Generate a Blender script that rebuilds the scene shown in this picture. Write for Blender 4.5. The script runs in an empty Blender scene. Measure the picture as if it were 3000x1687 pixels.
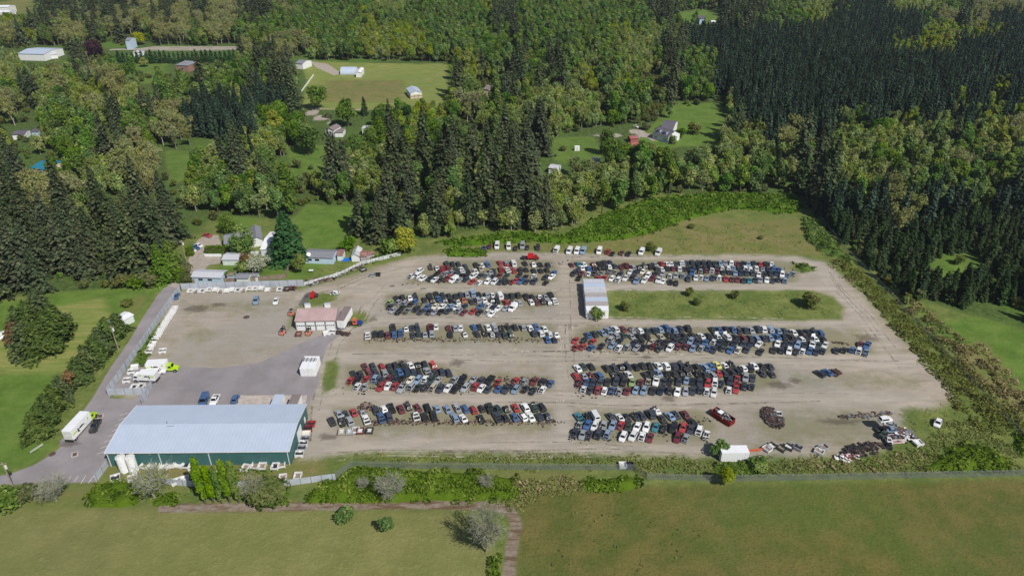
import bpy, math, random
import numpy as np
from mathutils import Vector, Matrix, noise as mnoise

# ------------------------------------------------------------------ camera, world, sun, exposure
SC = bpy.context.scene
COL = SC.collection
CAM_H = 122.0
PITCH = math.radians(30.0)
FPX = 2080.0
cam_d = bpy.data.cameras.new('camera')
cam_d.sensor_width = 36.0
cam_d.lens = FPX / 3000.0 * 36.0
cam_d.clip_start = 1.0
cam_d.clip_end = 6000.0
cam = bpy.data.objects.new('camera', cam_d)
cam.location = (0, 0, CAM_H)
cam.rotation_euler = (math.radians(90) - PITCH, 0, 0)
COL.objects.link(cam)
SC.camera = cam

SUN_EL = math.radians(47)
SUN_AZ = math.atan2(0.66, -0.75)          # towards the sun: right of and behind the camera
world = bpy.data.worlds.new('World')
SC.world = world
world.use_nodes = True
wn = world.node_tree
sky = wn.nodes.new('ShaderNodeTexSky')
sky.sky_type = 'NISHITA'
sky.sun_disc = False
sky.sun_elevation = SUN_EL
sky.sun_rotation = SUN_AZ
sky.altitude = 100
bg = wn.nodes['Background']
bg.inputs['Strength'].default_value = 0.07
wn.links.new(sky.outputs[0], bg.inputs['Color'])
sun_d = bpy.data.lights.new('sun', 'SUN')
sun_d.energy = 4.7
sun_d.angle = math.radians(0.5)
sun_d.color = (1.0, 0.955, 0.88)
sun = bpy.data.objects.new('sun', sun_d)
sdir = Vector((math.sin(SUN_AZ) * math.cos(SUN_EL), math.cos(SUN_AZ) * math.cos(SUN_EL), math.sin(SUN_EL)))
sun.rotation_euler = sdir.to_track_quat('Z', 'Y').to_euler()
sun.location = (0, 0, 200)
COL.objects.link(sun)
SC.view_settings.view_transform = 'Standard'
SC.view_settings.look = 'None'
SC.view_settings.exposure = 0.0
SC.view_settings.gamma = 1.0
SC.render.engine = 'CYCLES'
SC.cycles.max_bounces = 5
SC.cycles.diffuse_bounces = 2
SC.cycles.glossy_bounces = 2
SC.cycles.transparent_max_bounces = 6
SC.cycles.volume_bounces = 0
SC.cycles.caustics_reflective = False
SC.cycles.caustics_refractive = False

# ------------------------------------------------------------------ pixel <-> ground helpers
CP, SP = math.cos(PITCH), math.sin(PITCH)
def G(u, v, z=0.0):
    """ground point (at height z) seen at photo pixel u, v"""
    a, b = u - 1500.0, v - 843.5
    t = (CAM_H - z) / (b * CP + FPX * SP)
    return Vector((a * t, (FPX * CP - b * SP) * t, z))
def Gn(P):
    return [(G(u, v).x, G(u, v).y) for u, v in P]
def PX(x, y, z=0.0):
    """photo pixel of world points (arrays ok)"""
    dz = z - CAM_H
    zc = y * CP - dz * SP
    up = y * SP + dz * CP
    return 1500 + FPX * x / zc, 843.5 - FPX * up / zc

rng = np.random.default_rng(7)
random.seed(11)

# ------------------------------------------------------------------ object helpers
def tag(o, label=None, cat=None, group=None, kind=None):
    if label: o['label'] = label
    if cat: o['category'] = cat
    if group: o['group'] = group
    if kind: o['kind'] = kind
    return o
def thing(name, loc, rz, label, cat, group=None):
    o = bpy.data.objects.new(name, None)
    o.empty_display_size = 0.3
    o.location = loc
    o.rotation_euler = (0, 0, rz)
    COL.objects.link(o)
    return tag(o, label, cat, group)
def link(name, me, parent=None, loc=None, rz=0.0, color=None):
    o = bpy.data.objects.new(name, me)
    COL.objects.link(o)
    if parent is not None: o.parent = parent
    if loc is not None: o.location = loc
    if rz: o.rotation_euler = (0, 0, rz)
    if color: o.color = color
    return o
def quads_mesh(name, V, mat, tint=None):
    """V (n,4,3) array of separate quads"""
    n = len(V)
    me = bpy.data.meshes.new(name)
    me.vertices.add(n * 4)
    me.vertices.foreach_set('co', np.ascontiguousarray(V, dtype=np.float32).ravel())
    me.loops.add(n * 4)
    me.loops.foreach_set('vertex_index', np.arange(n * 4, dtype=np.int32))
    me.polygons.add(n)
    me.polygons.foreach_set('loop_start', np.arange(0, n * 4, 4, dtype=np.int32))
    me.polygons.foreach_set('loop_total', np.full(n, 4, dtype=np.int32))
    me.update(calc_edges=True)
    if tint is not None:
        at = me.attributes.new('tint', 'FLOAT', 'POINT')
        at.data.foreach_set('value', np.repeat(tint.astype(np.float32), 4))
    me.materials.append(mat)
    return me
def grid_mesh(name, xs, ys, keep, mat, z, attrs):
    """rectilinear sheet; keep (ny-1,nx-1) mask of cells"""
    X, Y = np.meshgrid(xs, ys)
    ny, nx = X.shape
    idx = np.arange(nx * ny).reshape(ny, nx)
    q = np.stack([idx[:-1, :-1], idx[:-1, 1:], idx[1:, 1:], idx[1:, :-1]], -1)[keep]
    used = np.zeros(nx * ny, bool); used[q.ravel()] = True
    remap = np.cumsum(used) - 1
    q = remap[q]
    P = np.stack([X.ravel()[used], Y.ravel()[used], np.full(used.sum(), z)], -1)
    n = len(q)
    me = bpy.data.meshes.new(name)
    me.vertices.add(len(P))
    me.vertices.foreach_set('co', P.astype(np.float32).ravel())
    me.loops.add(n * 4)
    me.loops.foreach_set('vertex_index', q.astype(np.int32).ravel())
    me.polygons.add(n)
    me.polygons.foreach_set('loop_start', np.arange(0, n * 4, 4, dtype=np.int32))
    me.polygons.foreach_set('loop_total', np.full(n, 4, dtype=np.int32))
    me.update(calc_edges=True)
    A = attrs(P[:, 0], P[:, 1])
    for k, v in A.items():
        at = me.attributes.new(k, 'FLOAT', 'POINT')
        at.data.foreach_set('value', v.astype(np.float32))
    me.materials.append(mat)
    return me

class MB:
    """collects boxes, prisms and tubes with several materials; builds ONE mesh"""
    def __init__(s): s.v = []; s.f = []; s.m = []
    def face(s, pts, m=0):
        i = len(s.v); s.v += [tuple(p) for p in pts]; s.f.append(tuple(range(i, i + len(pts)))); s.m.append(m)
    def hexa(s, b, t, m=0):
        """b, t: 4 bottom and 4 top points, counter-clockwise from above"""
        i = len(s.v); s.v += [tuple(p) for p in b] + [tuple(p) for p in t]
        for f in ((3, 2, 1, 0), (4, 5, 6, 7), (0, 1, 5, 4), (1, 2, 6, 5), (2, 3, 7, 6), (3, 0, 4, 7)):
            s.f.append(tuple(i + k for k in f)); s.m.append(m)
    def box(s, x0, x1, y0, y1, z0, z1, m=0, tx=0, ty=0):
        b = [(x0, y0, z0), (x1, y0, z0), (x1, y1, z0), (x0, y1, z0)]
        t = [(x0 + tx, y0 + ty, z1), (x1 - tx, y0 + ty, z1), (x1 - tx, y1 - ty, z1), (x0 + tx, y1 - ty, z1)]
        s.hexa(b, t, m)
    def tube(s, p, q, r0, r1=None, n=6, m=0):
        r1 = r0 if r1 is None else r1
        p, q = Vector(p), Vector(q)
        d = q - p
        if d.length < 1e-5: return
        a = d.orthogonal().normalized(); b = d.normalized().cross(a)
        i = len(s.v)
        for c, r in ((p, r0), (q, r1)):
            for k in range(n):
                t = 2 * math.pi * k / n
                s.v.append(tuple(c + a * (r * math.cos(t)) + b * (r * math.sin(t))))
        for k in range(n):
            s.f.append((i + k, i + (k + 1) % n, i + n + (k + 1) % n, i + n + k)); s.m.append(m)
        s.f.append(tuple(i + n + k for k in range(n))); s.m.append(m)
        s.f.append(tuple(i + n - 1 - k for k in range(n))); s.m.append(m)
    def mesh(s, name, mats, smooth=False):
        me = bpy.data.meshes.new(name)
        me.from_pydata(s.v, [], s.f)
        for m in (mats if isinstance(mats, (list, tuple)) else [mats]): me.materials.append(m)
        me.polygons.foreach_set('material_index', s.m)
        if smooth: me.polygons.foreach_set('use_smooth', [True] * len(s.f))
        me.update()
        return me
    def build(s, name, mats, parent=None, **k):
        return link(name, s.mesh(name, mats), parent, **k)

# ------------------------------------------------------------------ materials
class NT:
    def __init__(s, name):
        s.mat = bpy.data.materials.new(name); s.mat.use_nodes = True
        s.t = s.mat.node_tree; s.t.nodes.clear()
        s.out = s.t.nodes.new('ShaderNodeOutputMaterial')
    def n(s, kind, **k):
        nd = s.t.nodes.new('ShaderNode' + kind)
        for a, b in k.items(): setattr(nd, a, b)
        return nd
    def l(s, a, b): s.t.links.new(a, b)
    def val(s, x, sock):
        if isinstance(x, (int, float)): sock.default_value = x
        elif isinstance(x, tuple): sock.default_value = (x + (1,)) if len(x) == 3 and len(sock.default_value) == 4 else x
        else: s.l(x, sock)
    def math(s, op, a, b=0.5, c=None, clamp=False):
        m = s.n('Math', operation=op, use_clamp=clamp); s.val(a, m.inputs[0]); s.val(b, m.inputs[1])
        if c is not None: s.val(c, m.inputs[2])
        return m.outputs[0]
    def mix(s, f, a, b, bt='MIX'):
        m = s.n('MixRGB', blend_type=bt); s.val(f, m.inputs[0]); s.val(a, m.inputs[1]); s.val(b, m.inputs[2])
        return m.outputs[0]
    def noise(s, scale, detail=4, rough=0.6, vec=None, out=0, dist=0.0):
        m = s.n('TexNoise'); m.inputs['Scale'].default_value = scale; m.inputs['Detail'].default_value = detail
        m.inputs['Roughness'].default_value = rough; m.inputs['Distortion'].default_value = dist
        s.l(vec if vec is not None else s.geo(), m.inputs['Vector'])
        return m.outputs[out]
    def geo(s):
        if not hasattr(s, '_g'): s._g = s.n('NewGeometry').outputs['Position']
        return s._g
    def obj(s):
        if not hasattr(s, '_o'): s._o = s.n('TexCoord').outputs['Object']
        return s._o
    def att(s, name): return s.n('Attribute', attribute_name=name).outputs['Fac']
    def ramp(s, x, lo, hi):
        m = s.n('MapRange', interpolation_type='SMOOTHSTEP'); s.val(x, m.inputs[0])
        m.inputs[1].default_value = lo; m.inputs[2].default_value = hi
        return m.outputs[0]
    def bsdf(s, col, rough=0.9, metal=0.0, spec=0.3, coat=0.0, bump=None, bstr=0.3, bdist=0.1, **k):
        p = s.n('BsdfPrincipled')
        s.val(col, p.inputs['Base Color']); s.val(rough, p.inputs['Roughness']); s.val(metal, p.inputs['Metallic'])
        p.inputs['Specular IOR Level'].default_value = spec
        p.inputs['Coat Weight'].default_value = coat
        if bump is not None:
            b = s.n('Bump'); b.inputs['Strength'].default_value = bstr; b.inputs['Distance'].default_value = bdist
            s.l(bump, b.inputs['Height']); s.l(b.outputs[0], p.inputs['Normal'])
        s.l(p.outputs[0], s.out.inputs['Surface'])
        return p
def C(r, g, b):
    """sRGB 0-255 to linear"""
    f = lambda c: (c / 255 / 12.92) if c / 255 <= 0.04045 else ((c / 255 + 0.055) / 1.055) ** 2.4
    return (f(r), f(g), f(b))
def simple(name, col, rough=0.7, metal=0.0, spec=0.3, var=0.12, scale=1.5, coat=0.0):
    t = NT(name)
    nz = t.noise(scale, 4, 0.65)
    dark = tuple(c * (1 - var * 1.6) for c in col); light = tuple(min(1, c * (1 + var)) for c in col)
    t.bsdf(t.mix(t.ramp(nz, 0.3, 0.7), dark, light), rough, metal, spec, coat)
    return t.mat
def seam(name, col, rough=0.45, metal=0.0, pitch=0.9, axis=0, var=0.1, depth=0.03):
    """ribbed sheet metal or boards: pitch in metres along an object axis"""
    t = NT(name)
    sp = t.n('SeparateXYZ'); t.l(t.obj(), sp.inputs[0])
    w = t.math('FRACT', t.math('MULTIPLY', sp.outputs[axis], 1.0 / pitch))
    rib = t.ramp(t.math('ABSOLUTE', t.math('SUBTRACT', w, 0.5)), 0.36, 0.47)
    nz = t.noise(0.35, 5, 0.65, t.obj()); nz2 = t.noise(3.0, 3, 0.6, t.obj())
    base = t.mix(t.ramp(nz, 0.3, 0.72), tuple(c * (1 - var * 1.5) for c in col), tuple(min(1, c * (1 + var)) for c in col))
    base = t.mix(t.math('MULTIPLY', nz2, 0.10), base, tuple(c * 0.7 for c in col))
    base = t.mix(t.math('MULTIPLY', rib, 0.25), base, tuple(c * 0.72 for c in col))
    t.bsdf(base, rough, metal, 0.4, bump=rib, bstr=0.6, bdist=depth)
    return t.mat

def leaf(name, cols, rough=0.75, hue=0.03, val=0.35, trans=0.32):
    """cols: dark, mid, light leaf colours; varied per leaf clump and per tree"""
    t = NT(name)
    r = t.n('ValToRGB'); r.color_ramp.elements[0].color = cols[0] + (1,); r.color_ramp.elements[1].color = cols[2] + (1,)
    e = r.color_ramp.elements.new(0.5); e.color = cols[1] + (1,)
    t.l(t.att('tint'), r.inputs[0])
    oi = t.n('ObjectInfo').outputs['Random']
    h = t.n('HueSaturation')
    t.l(r.outputs[0], h.inputs['Color'])
    t.l(t.math('ADD', t.math('MULTIPLY', oi, hue * 2), 0.5 - hue), h.inputs['Hue'])
    oi2 = t.math('FRACT', t.math('MULTIPLY', oi, 17.31))
    t.l(t.math('ADD', t.math('MULTIPLY', oi2, val * 2), 1 - val), h.inputs['Value'])
    oi3 = t.math('FRACT', t.math('MULTIPLY', oi, 91.7))
    t.l(t.math('ADD', t.math('MULTIPLY', oi3, 0.3), 0.82), h.inputs['Saturation'])
    d = t.n('BsdfDiffuse'); t.l(h.outputs[0], d.inputs[0])
    tr = t.n('BsdfTranslucent'); t.l(h.outputs[0], tr.inputs[0])
    m = t.n('MixShader'); m.inputs[0].default_value = trans
    t.l(d.outputs[0], m.inputs[1]); t.l(tr.outputs[0], m.inputs[2])
    t.l(m.outputs[0], t.out.inputs['Surface'])
    return t.mat

M = {}
M['bark'] = simple('bark', (0.10, 0.08, 0.06), 0.95)
M['palebark'] = simple('pale_bark', (0.34, 0.32, 0.27), 0.95)
M['twig'] = simple('twig_bark', (0.27, 0.245, 0.185), 0.95, var=0.3)
M['greytwig'] = simple('grey_twig_bark', (0.27, 0.275, 0.21), 0.95, var=0.25)
M['white'] = simple('white_paint', (0.78, 0.79, 0.80), 0.4, var=0.05)
M['offwhite'] = simple('off_white_paint', (0.62, 0.62, 0.60), 0.6, var=0.1)
M['dark'] = simple('dark_metal', (0.03, 0.03, 0.035), 0.6, var=0.5, scale=6)
M['rubber'] = simple('tyre_rubber', (0.02, 0.02, 0.022), 0.85)
M['steel'] = simple('steel', (0.35, 0.36, 0.38), 0.4, 0.6)
M['rust'] = simple('rusty_metal', (0.12, 0.075, 0.058), 0.9, var=0.5, scale=5)
M['wood'] = simple('weathered_wood', (0.26, 0.20, 0.16), 0.9, var=0.25, scale=3)
M['pole'] = simple('pole_wood', (0.30, 0.25, 0.20), 0.9, var=0.2, scale=3)
M['glassdark'] = NT('window_glass').mat
_t = NT('window_glass2'); _t.bsdf((0.012, 0.015, 0.02), 0.06, 0, 0.6); M['glassdark'] = _t.mat
M['lime'] = simple('lime_paint', C(170, 205, 40), 0.35, var=0.06)
M['salmon'] = simple('faded_orange_paint', C(196, 124, 104), 0.7, var=0.25, scale=4)
M['orange'] = simple('orange_paint', C(200, 102, 66), 0.5, var=0.2)
M['redp'] = simple('red_paint', C(190, 30, 35), 0.5, var=0.2)
M['redc'] = simple('container_red', C(128, 40, 38), 0.7, var=0.3)
M['bluep'] = simple('blue_paint', C(30, 60, 130), 0.45, var=0.15)
M['concrete'] = simple('concrete', C(176, 166, 158), 0.9, var=0.12, scale=0.8)
M['line'] = simple('road_marking_paint', C(205, 198, 192), 0.8, var=0.15, scale=3)
M['iron'] = simple('cast_iron', C(92, 74, 68), 0.8, var=0.2)

# ------------------------------------------------------------------ ground: zones given as outlines, all laid out on the ground plane
def sd(poly, X, Y, far=12.0):
    P = np.array(poly); out = np.full(X.shape, -far)
    m = (X > P[:, 0].min() - far) & (X < P[:, 0].max() + far) & (Y > P[:, 1].min() - far) & (Y < P[:, 1].max() + far)
    x, y = X[m], Y[m]
    if x.size == 0: return out
    d2 = np.full(x.shape, 1e9); ins = np.zeros(x.shape, bool)
    for i in range(len(P)):
        ax, ay = P[i]; bx, by = P[(i + 1) % len(P)]
        ex, ey = bx - ax, by - ay
        t = np.clip(((x - ax) * ex + (y - ay) * ey) / (ex * ex + ey * ey + 1e-9), 0, 1)
        d2 = np.minimum(d2, (x - ax - t * ex) ** 2 + (y - ay - t * ey) ** 2)
        c = ((ay > y) != (by > y)) & (x < ex * (y - ay) / (ey if abs(ey) > 1e-9 else 1e-9) + ax)
        ins ^= c
    d = np.sqrt(d2)
    out[m] = np.where(ins, d, -d)
    return np.maximum(out, -far)
def sdl(line, w, X, Y, far=12.0):
    P = np.array(line); out = np.full(X.shape, -far)
    m = (X > P[:, 0].min() - far - w) & (X < P[:, 0].max() + far + w) & (Y > P[:, 1].min() - far - w) & (Y < P[:, 1].max() + far + w)
    x, y = X[m], Y[m]
    d2 = np.full(x.shape, 1e9)
    for i in range(len(P) - 1):
        ax, ay = P[i]; bx, by = P[i + 1]
        ex, ey = bx - ax, by - ay
        t = np.clip(((x - ax) * ex + (y - ay) * ey) / (ex * ex + ey * ey + 1e-9), 0, 1)
        d2 = np.minimum(d2, (x - ax - t * ex) ** 2 + (y - ay - t * ey) ** 2)
    out[m] = w / 2 - np.sqrt(d2)
    return np.maximum(out, -far)

YARD = Gn([(470, 862), (560, 852), (700, 853), (880, 848), (1000, 812), (1130, 775), (1215, 752), (1290, 748), (1400, 740),
           (1560, 738), (1700, 745), (2000, 748), (2200, 746), (2330, 750), (2415, 768), (2450, 795), (2530, 865), (2590, 935),
           (2660, 1010), (2730, 1085), (2775, 1130), (2800, 1170), (2740, 1190), (2650, 1200), (2640, 1290), (2560, 1325),
           (2200, 1345), (2000, 1335), (1660, 1328), (1400, 1325), (1100, 1325), (1000, 1330), (930, 1345), (880, 1345),
           (895, 1185), (430, 1185), (330, 1150), (380, 1075), (430, 990), (500, 880)])
ISLE = [Gn(p) for p in (
    [(1770, 850), (1900, 851), (2100, 850), (2380, 850), (2440, 868), (2475, 903), (2465, 935), (2380, 940), (2000, 937), (1800, 934), (1772, 925)],
    [(955, 1060), (985, 1050), (995, 1080), (985, 1135), (950, 1150), (940, 1110)],
    [(2330, 768), (2370, 778), (2390, 792), (2350, 800), (2310, 785)],
    [(1020, 915), (1060, 912), (1082, 925), (1075, 945), (1040, 960), (1015, 950)],
    [(885, 905), (880, 880), (900, 862), (950, 858), (990, 862), (985, 880), (940, 895)],
    [(385, 1065), (400, 1020), (450, 960), (475, 935), (470, 975), (440, 1040), (415, 1070)],
    [(870, 900), (850, 930), (840, 960), (850, 965), (870, 930)])]
BLK = [Gn(p) for p in (
    [(1185, 835), (1230, 795), (1330, 762), (1600, 757), (1642, 785), (1642, 822), (1570, 838), (1300, 840)],
    [(1125, 895), (1130, 865), (1170, 852), (1640, 850), (1640, 895), (1560, 905), (1400, 915), (1250, 928), (1160, 922)],
    [(1065, 990), (1100, 955), (1620, 942), (1640, 960), (1640, 995), (1590, 1005), (1065, 1005)],
    [(1005, 1150), (1010, 1060), (1300, 1058), (1330, 1095), (1620, 1100), (1625, 1140), (1560, 1156)],
    [(965, 1190), (1620, 1185), (1630, 1260), (1000, 1268)],
    [(1672, 760), (2290, 758), (2350, 785), (2335, 832), (2000, 838), (1690, 830)],
    [(1670, 985), (1720, 953), (2430, 958), (2550, 1005), (2560, 1038), (2300, 1048), (1700, 1040)],
    [(1668, 1065), (2270, 1058), (2285, 1110), (2210, 1160), (1710, 1160)],
    [(1668, 1200), (2040, 1195), (2100, 1250), (2080, 1305), (1690, 1305)])]
WEED = [Gn(p) for p in (
    [(530, 880), (880, 860), (860, 900), (700, 925), (520, 930)], [(520, 960), (680, 950), (660, 1000), (500, 1010)],
    [(1000, 1290), (1640, 1290), (1620, 1315), (1050, 1315)], [(960, 1265), (1640, 1270), (1640, 1290), (960, 1290)],
    [(2300, 960), (2560, 950), (2640, 1020), (2600, 1050), (2450, 1010)], [(2150, 1180), (2650, 1180), (2600, 1320), (2200, 1330)],
    [(2280, 1080), (2700, 1080), (2740, 1150), (2320, 1150)], [(1060, 1012), (1640, 1008), (1640, 1030), (1040, 1035)],
    [(900, 790), (1130, 778), (1080, 830), (960, 850), (880, 850)])]
LANE = [(Gn(l), w) for l, w in (
    ([(1130, 800), (1215, 762), (1300, 752), (1450, 750), (1650, 752), (1900, 750), (2200, 752), (2330, 758), (2410, 790)], 5),
    ([(1000, 850), (1180, 845), (1400, 843), (1650, 842), (1900, 842), (2200, 843), (2400, 842)], 6),
    ([(940, 1010), (1010, 965), (1080, 944), (1400, 938), (1650, 940), (1900, 944), (2300, 943), (2500, 948)], 5.5),
    ([(960, 1050), (1200, 1043), (1500, 1045), (1700, 1046), (2100, 1052), (2500, 1056), (2700, 1060)], 7),
    ([(960, 1165), (1200, 1165), (1450, 1172), (1650, 1172), (1900, 1176), (2300, 1170), (2700, 1172)], 7),
    ([(900, 1330), (1100, 1312), (1300, 1316), (1650, 1318), (1900, 1322), (2050, 1325)], 6),
    ([(1655, 750), (1650, 850), (1652, 950), (1650, 1050), (1652, 1170), (1655, 1320)], 5),
    ([(1180, 800), (1130, 840), (1080, 890), (1060, 930), (1010, 965), (975, 1010), (960, 1060), (950, 1150), (940, 1230), (930, 1320)], 5),
    ([(890, 870), (1000, 845), (1080, 810), (1180, 790)], 5),
    ([(2410, 780), (2450, 850), (2530, 930), (2580, 1000), (2640, 1080)], 7))]
ASPH = [Gn(p) for p in (
    [(375, 1085), (420, 1080), (520, 1075), (650, 1078), (760, 1062), (860, 1015), (930, 985), (1000, 965), (1010, 972), (960, 1010), (940, 1070), (935, 1120),
     (905, 1180), (900, 1200), (390, 1200), (400, 1150), (340, 1135)],
    [(-40, 1400), (30, 1388), (100, 1362), (165, 1322), (215, 1265), (250, 1225), (295, 1165), (425, 1172), (440, 1170), (425, 1200), (380, 1230), (310, 1345),
     (318, 1365), (283, 1413), (180, 1414), (90, 1416), (-40, 1424)])]
ROAD = (Gn([(205, 1290), (255, 1225), (300, 1160), (345, 1080), (400, 1000), (440, 930), (480, 868), (512, 828), (532, 800)]), 4.6)
DRIVE = [Gn(p) for p in (
    [(497, 838), (525, 808), (548, 770), (562, 735), (577, 705), (600, 690), (640, 688), (652, 727), (602, 730), (598, 752), (646, 752), (646, 772), (612, 776), (596, 795),
     (560, 802), (535, 828), (515, 845)],
    [(885, 322), (920, 322), (950, 342), (985, 350), (965, 362), (930, 352), (905, 338)],
    [(1840, 385), (1875, 378), (1905, 395), (1955, 408), (1930, 415), (1880, 402)],
    [(905, 180), (960, 188), (1000, 215), (980, 222), (930, 200)])]
TRACK = [(Gn([(480, 1487), (700, 1486), (900, 1482), (1150, 1478), (1380, 1480), (1450, 1482), (1500, 1500), (1512, 1540), (1500, 1600), (1490, 1690), (1480, 1760)]), 2.6),
         (Gn([(330, 146), (480, 143), (560, 142), (690, 144)]), 5.5), (Gn([(880, 320), (1000, 323), (1120, 325), (1270, 328)]), 5),
         (Gn([(1700, 402), (1760, 400), (1840, 392)]), 4)]
LAWN = [Gn(p) for p in (
    [(620, 850), (645, 775), (800, 745), (880, 770), (960, 765), (900, 815), (700, 830)],
    [(-50, 890), (60, 880), (150, 860), (330, 845), (480, 835), (400, 940), (350, 1000), (300, 870), (150, 900), (-50, 1000)],
    [(-100, 1098), (185, 1095), (160, 1180), (60, 1290), (180, 1290), (80, 1365), (-100, 1400)],
    [(845, 430), (985, 425), (970, 500), (930, 535), (850, 520)], [(485, 440), (565, 445), (548, 520), (500, 545)],
    [(1620, 405), (1740, 400), (1760, 460), (1640, 480), (1605, 440)], [(1990, 300), (2120, 300), (2120, 420), (1990, 430), (1860, 450), (1850, 420)],
    [(2690, 905), (2760, 945), (2860, 925), (3000, 965), (3200, 965), (3200, 1200), (2950, 1150), (2820, 1010), (2740, 975)], [(2740, 760), (2840, 740), (2820, 820), (2740, 830)],
    [(900, 600), (1060, 610), (1040, 700), (980, 740), (900, 730), (860, 640)], [(640, 630), (760, 640), (740, 670), (640, 665)],
    [(300, 180), (480, 190), (490, 250), (320, 230)], [(1950, 40), (2060, 30), (2130, 60), (2000, 75)],
    [(400, 1020), (470, 940), (485, 960), (430, 1060)])]
MOWN = [Gn(p) for p in (
    [(-100, 890), (300, 870), (480, 850), (430, 900), (360, 1000), (290, 1100), (200, 1095), (-100, 1100)],
    [(885, 178), (1000, 183), (1310, 190), (1310, 320), (1000, 322), (882, 318), (900, 240)])]
DRY = [Gn(p) for p in (
    [(1560, 738), (1700, 725), (1830, 690), (1950, 645), (2100, 635), (2200, 650), (2330, 640), (2400, 700), (2430, 745), (2330, 748), (2000, 746)],
    [(960, 235), (1180, 235), (1180, 300), (940, 300)], [(1660, 735), (1500, 735), (1250, 745), (1400, 715), (1700, 715)],
    [(2780, 1020), (2880, 1000), (3000, 1150), (3050, 1250), (2960, 1200), (2860, 1120)],
    [(1310, 1440), (1500, 1380), (1700, 1385), (1700, 1440), (1550, 1500)], [(-100, 1488), (700, 1492), (690, 1500), (-100, 1500)],
    [(1050, 1500), (1330, 1495), (1300, 1560), (1090, 1570)], [(70, 1440), (300, 1430), (260, 1460), (60, 1465)],
    [(315, 1355), (880, 1335), (960, 1350), (940, 1400), (850, 1420), (500, 1425), (320, 1410)],
    [(400, 870), (430, 870), (400, 920), (370, 900)], [(0, 0), (90, 0), (90, 40), (0, 40)])]
SOUTHL = Gn([(-400, 1490), (700, 1496), (1000, 1500), (1380, 1510), (1460, 1560), (1440, 1640), (1440, 1900), (-400, 1900)])
SOUTHR = Gn([(1520, 1480), (1600, 1440), (1900, 1425), (2400, 1415), (3500, 1395), (3500, 1900), (1500, 1900), (1520, 1560)])
WOODS = Gn([(-2500, -60), (5600, -60), (3700, 700), (3100, 980), (2950, 960), (2650, 860), (2500, 720), (2350, 590), (1900, 560), (1600, 640), (1250, 700), (1060, 700), (900, 640), (620, 640),
            (520, 720), (460, 800), (300, 850), (-200, 880), (-700, 900)])

def cl(x, a=-1.0, b=1.0): return np.clip(x, a, b)
def ground_attrs(X, Y):
    far = 14.0
    gr = sd(YARD, X, Y, far)
    isl = np.max([sd(p, X, Y, far) for p in ISLE], 0)
    gravel = cl(np.minimum(gr / 4.0, -isl / 2.5))
    weeds = cl(np.maximum(np.max([sd(p, X, Y) / 3.0 for p in BLK], 0), np.max([sd(p, X, Y) / 7.0 - 0.55 for p in WEED], 0)))
    lane = cl(np.max([sdl(l, w, X, Y) / 2.2 for l, w in LANE], 0))
    asph = cl(np.max([sd(p, X, Y) / 1.2 for p in ASPH], 0))
    rd = cl(sdl(ROAD[0], ROAD[1], X, Y) / 0.9)
    dr = cl(np.maximum(np.max([sd(p, X, Y) / 1.2 for p in DRIVE], 0), np.max([sdl(l, w, X, Y) / 1.0 for l, w in TRACK[1:]], 0)))
    trk = cl(sdl(TRACK[0][0], TRACK[0][1], X, Y) / 1.0)
    lawn = cl(np.max([sd(p, X, Y) / 4.0 for p in LAWN], 0))
    mown = cl(np.max([sd(p, X, Y) / 6.0 for p in MOWN], 0))
    dry = cl(np.max([sd(p, X, Y) / 5.0 for p in DRY], 0))
    sl = cl(sd(SOUTHL, X, Y) / 3.0); sr = cl(sd(SOUTHR, X, Y) / 4.0)
    wood = cl(np.minimum(sd(WOODS, X, Y) / 6.0, np.minimum(-np.maximum(mown * 6, lawn * 4) / 4.0, -dry * 5 / 4)))
    return dict(gravel=gravel, weeds=weeds, lane=lane, asph=np.maximum(asph, rd), drive=dr, track=trk, lawn=lawn, mown=mown, dry=dry, southl=sl, southr=sr, wood=wood)

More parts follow.
